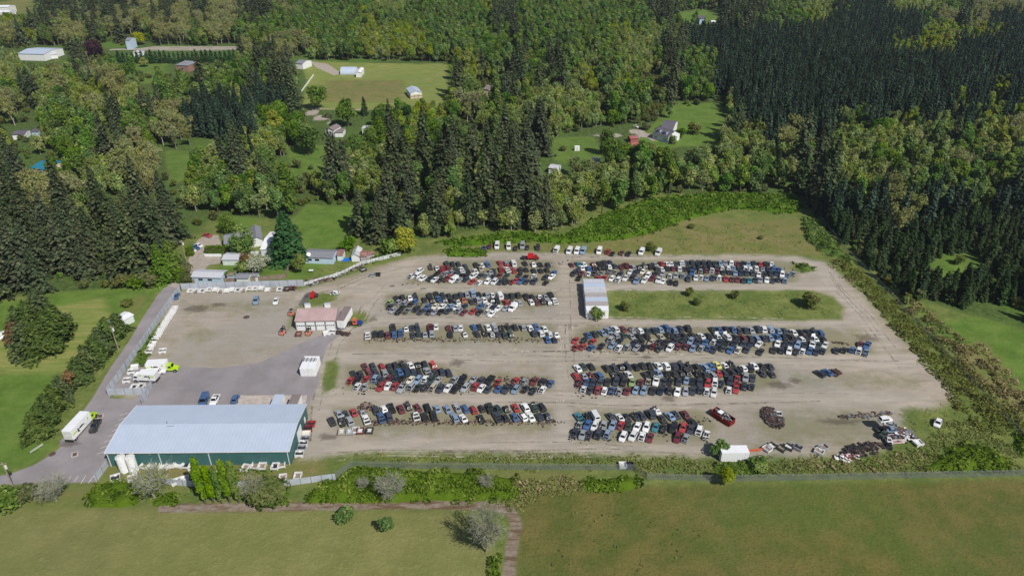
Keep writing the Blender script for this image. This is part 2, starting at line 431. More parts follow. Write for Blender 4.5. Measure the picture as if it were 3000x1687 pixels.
def ground_material():
    t = NT('ground_cover')
    big = t.noise(0.02, 5, 0.6); mid = t.noise(0.13, 5, 0.62); fine = t.noise(0.55, 5, 0.75); tiny = t.noise(1.7, 4, 0.8)
    # stretched noise: wheel tracks and mowing lines run along x
    mp = t.n('Mapping'); mp.inputs['Scale'].default_value = (0.09, 0.5, 1); t.l(t.geo(), mp.inputs[0])
    streak = t.noise(1.0, 4, 0.65, mp.outputs[0])
    mp2 = t.n('Mapping'); mp2.inputs['Scale'].default_value = (0.14, 0.9, 1); mp2.inputs['Rotation'].default_value = (0, 0, 0.08); t.l(t.geo(), mp2.inputs[0])
    rut = t.noise(1.0, 5, 0.7, mp2.outputs[0], dist=0.6)
    def edge(name, nz, amp=1.4, sharp=0.35):
        s = t.math('ADD', t.att(name), t.math('MULTIPLY', t.math('SUBTRACT', nz, 0.5), amp))
        return t.ramp(s, -sharp, sharp)
    jit = t.mix(0.5, mid, fine)
    # rough grass
    g = t.mix(t.ramp(mid, 0.32, 0.7), C(92, 108, 52), C(124, 130, 72))
    g = t.mix(t.math('MULTIPLY', t.ramp(fine, 0.4, 0.7), 0.55), g, C(66, 88, 34))
    # woodland floor
    w = t.mix(t.ramp(fine, 0.35, 0.65), C(56, 74, 34), C(88, 106, 54)); w = t.mix(t.ramp(big, 0.45, 0.7), w, C(84, 112, 46))
    g = t.mix(edge('wood', jit), g, w)
    # mown fields, bright lawns, dry grass
    mo = t.mix(t.ramp(streak, 0.35, 0.68), C(112, 126, 62), C(142, 140, 84)); mo = t.mix(t.math('MULTIPLY', t.ramp(big, 0.4, 0.7), 0.5), mo, C(104, 130, 56))
    g = t.mix(edge('mown', mid), g, mo)
    la = t.mix(t.ramp(mid, 0.3, 0.7), C(78, 106, 38), C(100, 126, 54)); la = t.mix(t.math('MULTIPLY', t.ramp(fine, 0.45, 0.75), 0.4), la, C(122, 132, 72))
    la = t.mix(t.math('MULTIPLY', t.ramp(tiny, 0.45, 0.7), 0.35), la, C(66, 88, 34)); la = t.mix(t.math('MULTIPLY', t.ramp(streak, 0.5, 0.7), 0.3), la, C(116, 132, 66))
    g = t.mix(edge('lawn', jit, 2.0, 0.5), g, la)
    dy = t.mix(t.ramp(mid, 0.35, 0.65), C(126, 118, 76), C(104, 112, 56)); dy = t.mix(t.math('MULTIPLY', t.ramp(fine, 0.5, 0.75), 0.5), dy, C(150, 136, 100))
    g = t.mix(edge('dry', jit, 2.2, 0.6), g, dy)
    # south meadows
    s1 = t.mix(t.ramp(mid, 0.3, 0.7), C(112, 114, 66), C(130, 128, 80)); s1 = t.mix(t.math('MULTIPLY', t.ramp(big, 0.4, 0.65), 0.6), s1, C(114, 122, 66))
    s1 = t.mix(t.math('MULTIPLY', t.ramp(tiny, 0.42, 0.7), 0.4), s1, C(100, 108, 58)); s1 = t.mix(t.math('MULTIPLY', t.ramp(fine, 0.52, 0.72), 0.4), s1, C(150, 146, 98))
    g = t.mix(edge('southl', jit, 1.2), g, s1)
    s2 = t.mix(t.ramp(mid, 0.34, 0.66), C(86, 94, 40), C(112, 104, 56)); s2 = t.mix(t.math('MULTIPLY', t.ramp(big, 0.45, 0.62), 0.6), s2, C(84, 104, 44))
    s2 = t.mix(t.math('MULTIPLY', t.ramp(fine, 0.5, 0.72), 0.45), s2, C(120, 114, 66)); s2 = t.mix(t.math('MULTIPLY', t.ramp(tiny, 0.48, 0.66), 0.6), s2, C(56, 68, 26))
    g = t.mix(edge('southr', jit, 1.2), g, s2)
    # gravel with weeds and lighter wheel lanes
    gv = t.mix(t.ramp(streak, 0.3, 0.7), C(150, 140, 128), C(172, 160, 147)); gv = t.mix(t.math('MULTIPLY', t.ramp(big, 0.42, 0.62), 0.8), gv, C(150, 146, 141)); gv = t.mix(t.math('MULTIPLY', t.ramp(t.noise(0.05, 4, 0.7), 0.5, 0.62), 0.45), gv, C(148, 138, 122))
    gv = t.mix(t.math('MULTIPLY', t.ramp(tiny, 0.42, 0.68), 0.4), gv, C(122, 115, 102)); gv = t.mix(t.math('MULTIPLY', t.ramp(rut, 0.52, 0.66), 0.3), gv, C(176, 166, 154)); gv = t.mix(t.math('MULTIPLY', t.ramp(rut, 0.36, 0.46), -0.0), gv, gv)
    gv = t.mix(t.math('MULTIPLY', t.ramp(mid, 0.5, 0.72), 0.55), gv, C(132, 124, 96))
    wd = t.mix(t.ramp(fine, 0.35, 0.65), C(118, 110, 86), C(108, 114, 68))
    gv = t.mix(t.math('MULTIPLY', edge('weeds', jit, 3.4, 0.6), 0.6), gv, wd)
    ln = t.mix(t.ramp(streak, 0.35, 0.65), C(156, 148, 138), C(177, 167, 155)); ln = t.mix(t.math('MULTIPLY', t.ramp(fine, 0.45, 0.7), 0.25), ln, C(152, 146, 138))
    gv = t.mix(t.math('MULTIPLY', edge('lane', jit, 2.0, 0.8), 0.68), gv, ln)
    g = t.mix(edge('gravel', jit, 2.4, 0.5), g, gv)
    # asphalt
    a = t.mix(t.ramp(mid, 0.3, 0.7), C(130, 125, 128), C(146, 141, 145)); a = t.mix(t.math('MULTIPLY', t.ramp(fine, 0.5, 0.75), 0.3), a, C(168, 158, 152))
    a = t.mix(t.math('MULTIPLY', t.ramp(big, 0.52, 0.7), 0.5), a, C(122, 116, 122))
    g = t.mix(edge('asph', fine, 0.7, 0.3), g, a)
    d = t.mix(t.ramp(fine, 0.3, 0.7), C(152, 142, 132), C(176, 166, 156))
    g = t.mix(edge('drive', fine, 1.0, 0.3), g, d)
    k = t.mix(t.ramp(fine, 0.35, 0.65), C(126, 108, 92), C(146, 136, 126)); k = t.mix(t.ramp(streak, 0.45, 0.6), k, C(104, 84, 66))
    g = t.mix(edge('track', jit, 1.6, 0.5), g, k)
    hgt = t.math('ADD', t.math('MULTIPLY', fine, 1.0), t.math('MULTIPLY', tiny, 0.5))
    soft = t.math('SUBTRACT', 1.0, t.math('MAXIMUM', edge('gravel', jit, 2.4, 0.5), edge('asph', fine, 0.7, 0.3)))
    g = t.mix(t.math('MULTIPLY', t.ramp(t.noise(0.008, 4, 0.6), 0.35, 0.65), 0.14), g, (0.08, 0.085, 0.05)); p = t.bsdf(g, 0.95, 0, 0.15)
    b = t.n('Bump'); b.inputs['Distance'].default_value = 0.5
    t.l(t.math('ADD', t.math('MULTIPLY', soft, 0.6), 0.08), b.inputs['Strength'])
    t.l(hgt, b.inputs['Height']); t.l(b.outputs[0], p.inputs['Normal'])
    return t.mat
M['ground'] = ground_material()

def axis(lo, hi, fine, far, grow=1.12):
    a = list(np.arange(lo, hi + 1e-6, fine)); s = fine
    x = a[-1]
    while x < far[1]: s = min(s * grow, 16); x += s; a.append(x)
    x = a[0]; s = fine; pre = []
    while x > far[0]: s = min(s * grow, 16); x -= s; pre.append(x)
    return np.array(pre[::-1] + a)
gx = axis(-135, 235, 1.0, (-2600, 2600)); gy = axis(78, 330, 1.0, (-900, 3800))
me = grid_mesh('ground', gx, gy, np.ones((len(gy) - 1, len(gx) - 1), bool), M['ground'], 0.0, ground_attrs)
tag(link('ground', me), kind='structure')
def sheet(name, fn, margin, z, cell=0.7, box=None):
    x0, x1, y0, y1 = box
    xs = np.arange(x0, x1, cell); ys = np.arange(y0, y1, cell)
    Xc, Yc = np.meshgrid((xs[:-1] + xs[1:]) / 2, (ys[:-1] + ys[1:]) / 2)
    keep = fn(Xc, Yc) > -margin
    me = grid_mesh(name, xs, ys, keep, M['ground'], z, ground_attrs)
    tag(link(name, me), kind='structure')
def bb(*P, m=3):
    a = np.concatenate([np.array(p) for p in P]); return (a[:, 0].min() - m, a[:, 0].max() + m, a[:, 1].min() - m, a[:, 1].max() + m)
sheet('gravel_yard', lambda x, y: sd(YARD, x, y), 0.5, 0.012, 0.8, bb(YARD))
sheet('asphalt_apron', lambda x, y: sd(ASPH[0], x, y), 0.3, 0.045, 0.6, bb(ASPH[0]))
sheet('parking_lot', lambda x, y: sd(ASPH[1], x, y), 0.3, 0.055, 0.5, bb(ASPH[1]))
sheet('access_road', lambda x, y: np.minimum(sdl(ROAD[0], ROAD[1], x, y), -sd(ASPH[1], x, y) + 3), 0.3, 0.033, 0.5, bb(ROAD[0]))
sheet('gravel_driveway', lambda x, y: sd(DRIVE[0], x, y), 0.3, 0.015, 0.5, bb(DRIVE[0]))
sheet('farm_track', lambda x, y: sdl(TRACK[0][0], TRACK[0][1], x, y), 0.4, 0.015, 0.4, bb(TRACK[0][0]))
sheet('far_road', lambda x, y: sdl(TRACK[1][0], TRACK[1][1], x, y), 0.8, 0.015, 1.5, bb(TRACK[1][0], m=8))
sheet('south_meadow', lambda x, y: sd(SOUTHL, x, y), 0.4, 0.010, 1.0, bb(SOUTHL))
sheet('east_meadow', lambda x, y: sd(SOUTHR, x, y), 0.4, 0.010, 1.0, bb(SOUTHR))
sheet('mown_field', lambda x, y: sd(MOWN[1], x, y), 0.4, 0.010, 2.0, bb(MOWN[1]))

# wheel tracks worn into the lanes, and dark stains
def worn(name, col, seed, keep):
    t = NT(name)
    n1 = t.noise(0.35, 4, 0.7); n2 = t.noise(2.5, 3, 0.7)
    a = t.math('MULTIPLY', t.ramp(t.math('ADD', n1, t.math('MULTIPLY', n2, 0.4)), 0.62, 0.85), keep)
    d = t.n('BsdfDiffuse'); d.inputs[0].default_value = col + (1,); tr = t.n('BsdfTransparent'); m = t.n('MixShader')
    t.l(a, m.inputs[0]); t.l(tr.outputs[0], m.inputs[1]); t.l(d.outputs[0], m.inputs[2]); t.l(m.outputs[0], t.out.inputs['Surface'])
    return t.mat
M['rut_dark'] = worn('worn_track_dark', C(122, 114, 103), 1, 0.5)
M['rut_light'] = worn('worn_track_light', C(192, 182, 168), 2, 0.8)
rr = random.Random(4); trm = MB()
for (L_, w_) in LANE:
    for k in range(9):
        off = rr.uniform(-w_ * .55, w_ * .55); hw = rr.uniform(.12, .28); ph = rr.uniform(0, 6)
        pts = []
        for i in range(len(L_) - 1):
            ax, ay = L_[i]; bx, by = L_[i + 1]; d = math.hypot(bx - ax, by - ay); n = max(2, int(d / 3))
            for j in range(n + (i == len(L_) - 2)):
                q = j / n; x, y = ax + (bx - ax) * q, ay + (by - ay) * q; s = len(pts) * .22
                o_ = off + .5 * math.sin(s + ph) + .25 * math.sin(s * 2.3 + ph); pts.append((x - (by - ay) / d * o_, y + (bx - ax) / d * o_))
        a_ = rr.randrange(0, max(1, len(pts) // 2)); b_ = rr.randrange(len(pts) // 2 + 1, len(pts) + 1); mt = rr.random() < .5
        z = .022 + .0006 * k + .006 * LANE.index((L_, w_)) / 10
        for p, q in zip(pts[a_:b_ - 1], pts[a_ + 1:b_]):
            dx, dy = q[0] - p[0], q[1] - p[1]; d = math.hypot(dx, dy) + 1e-6; nx, ny = -dy / d * hw, dx / d * hw
            trm.face([(p[0] - nx, p[1] - ny, z), (q[0] - nx, q[1] - ny, z), (q[0] + nx, q[1] + ny, z), (p[0] + nx, p[1] + ny, z)], 0 if mt else 1)
tag(trm.build('wheel_tracks', [M['rut_dark'], M['rut_light']]), kind='structure')
def stain_mat():
    t = NT('dark_ground_stain')
    v = t.n('VectorMath', operation='LENGTH'); t.l(t.obj(), v.inputs[0])
    a = t.ramp(t.math('SUBTRACT', t.math('ADD', t.noise(0.6, 5, .75), .15), t.math('MULTIPLY', v.outputs['Value'], .55)), 0.2, 0.5)
    d = t.n('BsdfDiffuse'); d.inputs[0].default_value = C(98, 88, 80) + (1,); tr = t.n('BsdfTransparent'); m = t.n('MixShader')
    t.l(t.math('MULTIPLY', a, .38), m.inputs[0]); t.l(tr.outputs[0], m.inputs[1]); t.l(d.outputs[0], m.inputs[2]); t.l(m.outputs[0], t.out.inputs['Surface'])
    return t.mat
SM = stain_mat()
for k, (u, v, sx, sy) in enumerate(((2282, 1128, 5, 3), (575, 905, 7, 3.5), (640, 893, 5, 2), (1340, 1062, 3.4, 3), (1895, 1047, 2.6, 1.6), (1093, 935, 2, 3), (2540, 990, 6, 3), (1960, 1168, 3, 2), (1148, 838, 2.0, 1.4), (890, 960, 3, 2), (2330, 1115, 3, 2), (200, 1300, 4, 2), (1180, 1060, 4, 2), (960, 1280, 4, 2), (2460, 1235, 9, 2), (1240, 846, 2, 1))):
    p = G(u, v); m_ = MB(); m_.face([(-1.4, -1.4, 0), (1.4, -1.4, 0), (1.4, 1.4, 0), (-1.4, 1.4, 0)])
    o_ = m_.build('ground_stain', SM, loc=(p.x, p.y, .066 + .001 * k)); o_.scale = (sx, sy, 1); tag(o_, kind='structure')

# ------------------------------------------------------------------ vegetation builders
def rot_quads(Cn, Nn, size, asp, r):
    """quads centred at Cn facing Nn; size (n,), aspect asp"""
    n = len(Cn)
    Nn = Nn / (np.linalg.norm(Nn, axis=1, keepdims=True) + 1e-9)
    T = r.normal(size=(n, 3)); T -= (T * Nn).sum(1, keepdims=True) * Nn
    T /= np.linalg.norm(T, axis=1, keepdims=True) + 1e-9
    B = np.cross(Nn, T)
    a = (size * asp)[:, None] * T * 0.5; b = size[:, None] * B * 0.5
    k = r.uniform(0.35, 1.0, (n, 1))
    return np.stack([Cn - a - b * k, Cn + a * 0.8 - b, Cn + a + b * k, Cn - a * 0.7 + b], 1)

def crown_fir(h, rad, n, r, mat, size=0.75, low=0.1, power=0.85, droop=0.3, per=7, shag=0.35):
    u = r.beta(1.0, 1.35, n)
    z = h * (low + (0.99 - low) * u)
    ph = r.uniform(0, 2 * np.pi, n)
    secs = 1 + shag * np.sin(ph * 3 + u * 9 + r.uniform(0, 6)) * 0.6
    R = rad * (1 - u) ** power * r.uniform(1 - shag, 1 + shag * 0.4, n) * secs + 0.25
    C_, N_, S_, T_ = [], [], [], []
    for j in range(per):
        f = (j + 0.8) / per
        rr = R * f
        sw = r.normal(0, 0.09, n)
        c = np.stack([rr * np.cos(ph + sw), rr * np.sin(ph + sw), z - droop * rr + r.normal(0, 0.12, n)], 1)
        nn = np.stack([0.45 * np.cos(ph), 0.45 * np.sin(ph), np.ones(n)], 1) + r.normal(0, 0.35, (n, 3))
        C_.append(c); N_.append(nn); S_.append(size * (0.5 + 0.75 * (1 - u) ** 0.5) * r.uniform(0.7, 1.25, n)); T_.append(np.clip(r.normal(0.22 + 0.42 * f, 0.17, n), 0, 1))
    Cn, Nn, S, T = map(np.concatenate, (C_, N_, S_, T_))
    keep = Cn[:, 2] > 0.2
    return quads_mesh('crown', rot_quads(Cn[keep], Nn[keep], S[keep], 1.5, r), mat, T[keep])

def crown_lobes(h, rad, n, r, mat, size=0.6, low=0.25, nl=14, tall=1.0, fill=0.35, top=0.6):
    """leafy crown of irregular lobes; leaves lie near the lobe shells with gaps between them"""
    cz = h * (low + 1) / 2; hz = h * (1 - low) / 2
    L = []
    while len(L) < nl:
        p = r.uniform(-1, 1, 3)
        if (p ** 2).sum() > 1: continue
        w = (1 - 0.45 * abs(p[2] + 0.15)) if p[2] > -0.2 else 0.85
        L.append((p[0] * rad * 0.72 * w, p[1] * rad * 0.72 * w, cz + p[2] * hz * 0.78, r.uniform(0.32, 0.55)))
    C_, N_, T_ = [], [], []
    tot = sum(l[3] ** 2 for l in L)
    for (x, y, z, q) in L:
        m = int(n * q * q / tot)
        d = r.normal(size=(m, 3)); d /= np.linalg.norm(d, axis=1, keepdims=True)
        d[:, 2] = np.where(d[:, 2] < -0.35, -d[:, 2], d[:, 2])
        s = np.where(r.random(m) < fill, r.uniform(0.4, 0.9, m), r.uniform(0.88, 1.14, m))
        R = rad * q * s
        c = np.stack([x + d[:, 0] * R, y + d[:, 1] * R, z + d[:, 2] * R * tall], 1)
        C_.append(c); N_.append(d * 0.8 + r.normal(0, 0.5, (m, 3)) + np.array([0, 0, 0.35]))
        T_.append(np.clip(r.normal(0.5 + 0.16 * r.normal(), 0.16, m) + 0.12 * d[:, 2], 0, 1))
    Cn, Nn, T = map(np.concatenate, (C_, N_, T_))
    keep = Cn[:, 2] > 0.15
    Cn, Nn, T = Cn[keep], Nn[keep], T[keep]
    return quads_mesh('crown', rot_quads(Cn, Nn, size * r.uniform(0.6, 1.35, len(Cn)), 1.25, r), mat, T), L

def trunk_mesh(h, r0, mat, limbs=None, r=None, lean=0.0):
    m = MB()
    m.tube((0, 0, -0.2), (lean, 0, h * 0.5), r0, r0 * 0.65, 7)
    m.tube((lean, 0, h * 0.5), (lean * 1.4, 0, h * 0.9), r0 * 0.65, r0 * 0.15, 6)
    for (x, y, z, q) in (limbs or []):
        z0 = max(h * 0.18, z - math.hypot(x, y) * 0.9 - 1.0)
        m.tube((0, 0, z0), (x * 0.55, y * 0.55, (z0 + z) / 2 + 0.3), r0 * 0.36, r0 * 0.22, 4)
        m.tube((x * 0.55, y * 0.55, (z0 + z) / 2 + 0.3), (x, y, z), r0 * 0.22, r0 * 0.06, 4)
    return m.mesh('trunk', mat)

def twig_mesh(h, rad, mat, r, limbs=16, twigs=14, low=0.2, r0=0.22, th=0.035, up=0.9):
    """bare or budding crown: trunk, limbs and many thin twigs"""
    m = MB(); tips = []
    m.tube((0, 0, -0.2), (0, 0, h * 0.55), r0, r0 * 0.5, 6)
    for i in range(limbs):
        a = 2.4 * i + r.uniform(-.4, .4); f = (i + 0.5) / limbs
        z0 = h * (low + 0.4 * f)
        R = rad * (0.55 + 0.45 * math.sin(math.pi * min(1, 0.25 + 0.75 * (1 - f)))) * r.uniform(0.75, 1.1)
        e = Vector((math.cos(a) * R * 0.85, math.sin(a) * R * 0.85, min(h, z0 + (h - z0) * r.uniform(0.35, 0.95) * up)))
        p = Vector((0, 0, z0)); mid = p.lerp(e, 0.5) + Vector((0, 0, 0.12 * R))
        m.tube(p, mid, r0 * 0.4, r0 * 0.22, 4); m.tube(mid, e, r0 * 0.22, th, 4)
        for k in range(twigs):
            s = p.lerp(mid, r.uniform(0.3, 1)) if r.random() < 0.4 else mid.lerp(e, r.uniform(0, 1))
            d = Vector((r.normal(), r.normal(), r.normal() * 0.7 + 0.55)).normalized() + (e - p).normalized() * 0.5
            L = rad * r.uniform(0.18, 0.42)
            t = s + d.normalized() * L
            m.tube(s, t, th, th * 0.5, 3); tips.append(t)
            for q in range(2):
                s2 = s.lerp(t, r.uniform(0.3, 0.9)); d2 = (d + Vector(r.normal(size=3)) * 0.8).normalized()
                m.tube(s2, s2 + d2 * L * 0.6, th * 0.7, th * 0.4, 3); tips.append(s2 + d2 * L * 0.6)
    return m.mesh('trunk', mat), np.array([tuple(t) for t in tips])

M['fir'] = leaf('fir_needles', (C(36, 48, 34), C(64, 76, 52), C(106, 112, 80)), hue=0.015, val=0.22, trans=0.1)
M['plant'] = leaf('plantation_needles', (C(23, 37, 32), C(44, 62, 51), C(80, 97, 72)), hue=0.015, val=0.4, trans=0.05)  # pale end puts sunlit branch tips into the needle colour
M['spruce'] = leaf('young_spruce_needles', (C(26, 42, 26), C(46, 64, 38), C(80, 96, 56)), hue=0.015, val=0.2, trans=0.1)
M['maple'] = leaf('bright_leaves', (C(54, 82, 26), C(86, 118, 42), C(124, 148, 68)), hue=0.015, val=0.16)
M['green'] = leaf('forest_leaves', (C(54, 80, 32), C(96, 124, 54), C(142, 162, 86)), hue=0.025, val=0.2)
M['alder'] = leaf('pale_alder_leaves', (C(84, 106, 46), C(130, 148, 74), C(172, 182, 108)), hue=0.025, val=0.15)
M['olive'] = leaf('budding_leaves', (C(110, 118, 62), C(144, 148, 90), C(170, 172, 118)), hue=0.018, val=0.14)
M['yellow'] = leaf('yellow_green_leaves', (C(90, 110, 32), C(124, 140, 48), C(158, 168, 78)), hue=0.02, val=0.12)
M['lemon'] = leaf('golden_leaves', (C(112, 120, 20), C(150, 152, 34), C(184, 180, 62)), hue=0.01, val=0.1)
M['poplar'] = leaf('poplar_leaves', (C(70, 98, 24), C(102, 130, 38), C(132, 154, 58)), hue=0.015, val=0.1)
M['pine'] = leaf('pine_needles', (C(44, 58, 30), C(70, 86, 46), C(102, 114, 66)), hue=0.01, val=0.12, trans=0.1)
M['brown'] = leaf('brown_needles', (C(84, 68, 44), C(108, 88, 60), C(134, 114, 82)), hue=0.01, val=0.1, trans=0.1)
M['purple'] = leaf('purple_leaves', (C(46, 28, 40), C(70, 40, 56), C(92, 58, 70)), hue=0.01, val=0.1)
M['rough'] = leaf('rough_grass_leaves', (C(88, 98, 44), C(116, 122, 66), C(152, 148, 98)), hue=0.01, val=0.05)
M['bramble'] = leaf('bramble_leaves', (C(46, 66, 28), C(90, 118, 48), C(140, 156, 88)), hue=0.015, val=0.05)
M['scrub'] = leaf('scrub_leaves', (C(58, 74, 32), C(92, 104, 52), C(130, 130, 82)), hue=0.02, val=0.08)
M['tan'] = leaf('dry_grass_leaves', (C(120, 108, 72), C(150, 136, 98), C(178, 164, 128)), hue=0.01, val=0.05)
M['blossom'] = leaf('white_blossom', (C(120, 134, 88), C(178, 184, 150), C(222, 222, 204)), hue=0.01, val=0.05)
M['hedge'] = leaf('clipped_hedge_leaves', (C(52, 76, 20), C(78, 104, 32), C(106, 130, 50)), hue=0.01, val=0.08, trans=0.1)
M['thuja'] = leaf('thuja_leaves', (C(28, 52, 30), C(44, 76, 42), C(66, 98, 52)), hue=0.01, val=0.15, trans=0.1)

def joined(name, parts):
    """several meshes -> one mesh (for far woods that read as one mass)"""
    vs, fs, ti, mi, mats = [], [], [], [], []
    off = 0
    for me in parts:
        n = len(me.vertices); co = np.empty(n * 3, np.float32); me.vertices.foreach_get('co', co)
        vs.append(co.reshape(-1, 3))
        k = len(mats); mats.append(me.materials[0])
        for p in me.polygons: fs.append(tuple(i + off for i in p.vertices)); mi.append(k)
        t = np.full(n, 0.5, np.float32)
        if 'tint' in me.attributes: me.attributes['tint'].data.foreach_get('value', t)
        ti.append(t); off += n
    me = bpy.data.meshes.new(name); me.from_pydata(np.concatenate(vs), [], fs)
    for m in mats: me.materials.append(m)
    me.polygons.foreach_set('material_index', mi)
    at = me.attributes.new('tint', 'FLOAT', 'POINT'); at.data.foreach_set('value', np.concatenate(ti))
    me.update()
    return me

KIND = {}     # letter -> list of (crown mesh, trunk mesh, height)
def kind(letter, variants): KIND[letter] = variants
def fir_v(h, rad, n, seed, mat='fir', **k):
    r = np.random.default_rng(seed)
    return (crown_fir(h, rad, n, r, M[mat], **k), trunk_mesh(h, 0.012 * h + 0.12, M['bark']), h)
def lobe_v(h, rad, n, seed, mat, tall=1.0, bark='bark', r0=None, **k):
    r = np.random.default_rng(seed)
    c, L = crown_lobes(h, rad, n, r, M[mat], tall=tall, **k)
    return (c, trunk_mesh(h, r0 or 0.015 * h + 0.08, M[bark], L), h)
def twig_v(h, rad, seed, mat, leafmat, nleaf, size=0.35, **k):
    r = np.random.default_rng(seed)
    tm, tips = twig_mesh(h, rad, M[mat], r, **k)
    i = r.integers(0, len(tips), nleaf)
    Cn = tips[i] + r.normal(0, 0.35, (nleaf, 3))
    c = quads_mesh('crown', rot_quads(Cn, r.normal(size=(nleaf, 3)) + np.array([0, 0, 0.5]), size * r.uniform(0.6, 1.3, nleaf), 1.2, r), M[leafmat],
                   np.clip(r.normal(0.5, 0.22, nleaf), 0, 1))
    return (c, tm, h)

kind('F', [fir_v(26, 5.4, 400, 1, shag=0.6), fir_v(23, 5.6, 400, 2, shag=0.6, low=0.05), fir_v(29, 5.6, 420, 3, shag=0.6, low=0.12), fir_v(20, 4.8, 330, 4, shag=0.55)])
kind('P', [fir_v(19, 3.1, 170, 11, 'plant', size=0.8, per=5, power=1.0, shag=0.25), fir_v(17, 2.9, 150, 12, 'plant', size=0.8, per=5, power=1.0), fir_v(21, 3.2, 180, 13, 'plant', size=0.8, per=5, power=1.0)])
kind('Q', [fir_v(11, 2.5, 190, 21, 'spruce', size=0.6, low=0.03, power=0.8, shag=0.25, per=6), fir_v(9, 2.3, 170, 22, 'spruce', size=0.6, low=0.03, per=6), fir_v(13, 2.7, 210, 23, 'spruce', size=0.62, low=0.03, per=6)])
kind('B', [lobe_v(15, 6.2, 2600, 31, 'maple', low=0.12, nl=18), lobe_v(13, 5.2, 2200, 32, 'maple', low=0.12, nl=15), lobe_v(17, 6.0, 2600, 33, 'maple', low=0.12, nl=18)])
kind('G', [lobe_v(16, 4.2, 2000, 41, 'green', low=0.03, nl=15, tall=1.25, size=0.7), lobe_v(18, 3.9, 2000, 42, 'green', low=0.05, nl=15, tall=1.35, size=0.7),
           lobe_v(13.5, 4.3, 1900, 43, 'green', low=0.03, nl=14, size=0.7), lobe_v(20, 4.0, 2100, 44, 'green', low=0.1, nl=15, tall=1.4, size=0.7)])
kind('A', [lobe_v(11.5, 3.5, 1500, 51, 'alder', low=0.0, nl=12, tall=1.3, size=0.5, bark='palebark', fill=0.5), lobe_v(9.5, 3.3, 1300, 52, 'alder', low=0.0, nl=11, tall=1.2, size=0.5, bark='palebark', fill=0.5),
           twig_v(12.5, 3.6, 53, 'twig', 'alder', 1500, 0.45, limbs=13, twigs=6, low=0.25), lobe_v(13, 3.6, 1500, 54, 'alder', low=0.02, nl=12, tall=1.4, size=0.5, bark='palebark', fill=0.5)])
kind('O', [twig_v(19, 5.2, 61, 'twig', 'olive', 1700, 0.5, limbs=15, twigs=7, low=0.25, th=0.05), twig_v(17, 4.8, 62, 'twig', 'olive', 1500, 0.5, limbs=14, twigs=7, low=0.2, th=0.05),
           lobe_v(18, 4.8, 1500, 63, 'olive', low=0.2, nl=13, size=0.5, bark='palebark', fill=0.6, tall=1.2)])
kind('Y', [lobe_v(14, 4.6, 1900, 71, 'yellow', low=0.12, nl=15), lobe_v(16, 4.2, 1900, 72, 'yellow', low=0.15, nl=14, tall=1.2)])
kind(',', [lobe_v(3.2, 2.3, 420, 81, 'scrub', low=0.0, nl=7, size=0.5), lobe_v(4.2, 2.4, 480, 82, 'scrub', low=0.0, nl=7, size=0.5), lobe_v(2.4, 2.0, 380, 83, 'bramble', low=0.0, nl=6, size=0.45)])

# what stands where, read off the photo on a 50 x 40 px grid of crown positions
MAP = """
..FFFFFFOFOFOOFFOGGGGGAAGGGGYFGGGGAGGGFFDFFFFGGAADPPAAAGGOOO
YFFOOOOOAOOOOOGGGGGGGYGGGGGGGDGGGGGGGGA..FFFBGBYAPPPPPDODOPP
OYFOODFDBOOGOOGGGGGGGYYYYGGGGBDGGGGGYAAFPPPPPPPPPPPPPPYYYYYP
GF..FG.G......OFOOAGGYAYYGGBBGFGFGGGAAAFBPPPPPPPPPPPYYYYPPPP
AF..FFOG....FDGAF.A.......FYFGFBFGAGMAAFGGPPPPPPPPPPPPPPPPPP
AFAOGOO,,,.FDGGGFAF.......FYYFFBBAYGA,,AGBPPPPPPPPPPPPPPPPPP
MAAOYYOAFGGGGAFPPF........ABAGAAAA,,YG,DBBFPPPPPPPPPPPPPPPYP
OFAGYOFAFGGPPPPPPF..BFBBYYYOGGAAAAA,GG,.,.AFPPPPPPPPPPPPYPYP
FFGGGAFGGOOPPPPBBB.BY.BGYYBFAGAFAAAGBG,....FPPPPPABPAYPAPYAY
F.AGGGFGGOO..FPABBB...BFYBFFFFFFAA.BB.....AAAPOFFAABAAAADAAO
FFABAGAOO...FFAAABB.FBBFFGFFFFFF...BB.....AAAAAFFAAAAAAMMAYA
FF.BBAAOO..AAFFA...FAAAFFFFFFFFF.A..BGAMMAAAAMAFFAABMMMAOMAM
F..MMAAOO.FGAGAB,,,FAAFFFFBFFFFF.BAAAMMMGAAAGMFFFAAAMMMGMBMB
FOOOOAAFFFFABGGGG,AGGAAAFFGFFFFFAAAAGGMYBGGGMGGFF,,AGGMMGMMD
FOOFAFFFFFFAGGGAGGFFGFFFFFAFFAFFAAAGG..........GPPGPOPPPPGPP
FFFFFAFFFFFAMGG......FFFFFAFFAFFAA.............,QQQQOOQQQQQQ
FFFFFAFFFFFA..............A..A..................QQQQOQQQQQQQ
FFFFFFFFFFF......................................,,QQQQQQQQQ
FFFFFFFFFB........................................,QQQQQ..QQ
FFFFFF,..B.......................................,Q,QQ..QQQQ
FFFFFF,,............................................,QQQQQQQ
.....................................................,.QQQQQ
.......................................................QQQQQ
.........................................................QQQ
""".strip().split('\n')
MAP = [(r + '.' * 60)[:60] for r in MAP]
SPACE = {'F': 9.6, 'P': 4.9, 'Q': 4.8, 'B': 9.0, 'G': 6.8, 'A': 5.6, 'O': 7.4, 'Y': 7.5, ',': 4.2, 'D': 6.5, 'M': 6.0}
EXTRA = {'D': ['F', 'G', 'G'], 'M': ['A', 'G', 'Q', 'A']}
HGT = {'F': 25, 'P': 19, 'Q': 11, 'B': 14, 'G': 16, 'A': 11, 'O': 17, 'Y': 14, ',': 3, 'D': 22, 'M': 15}
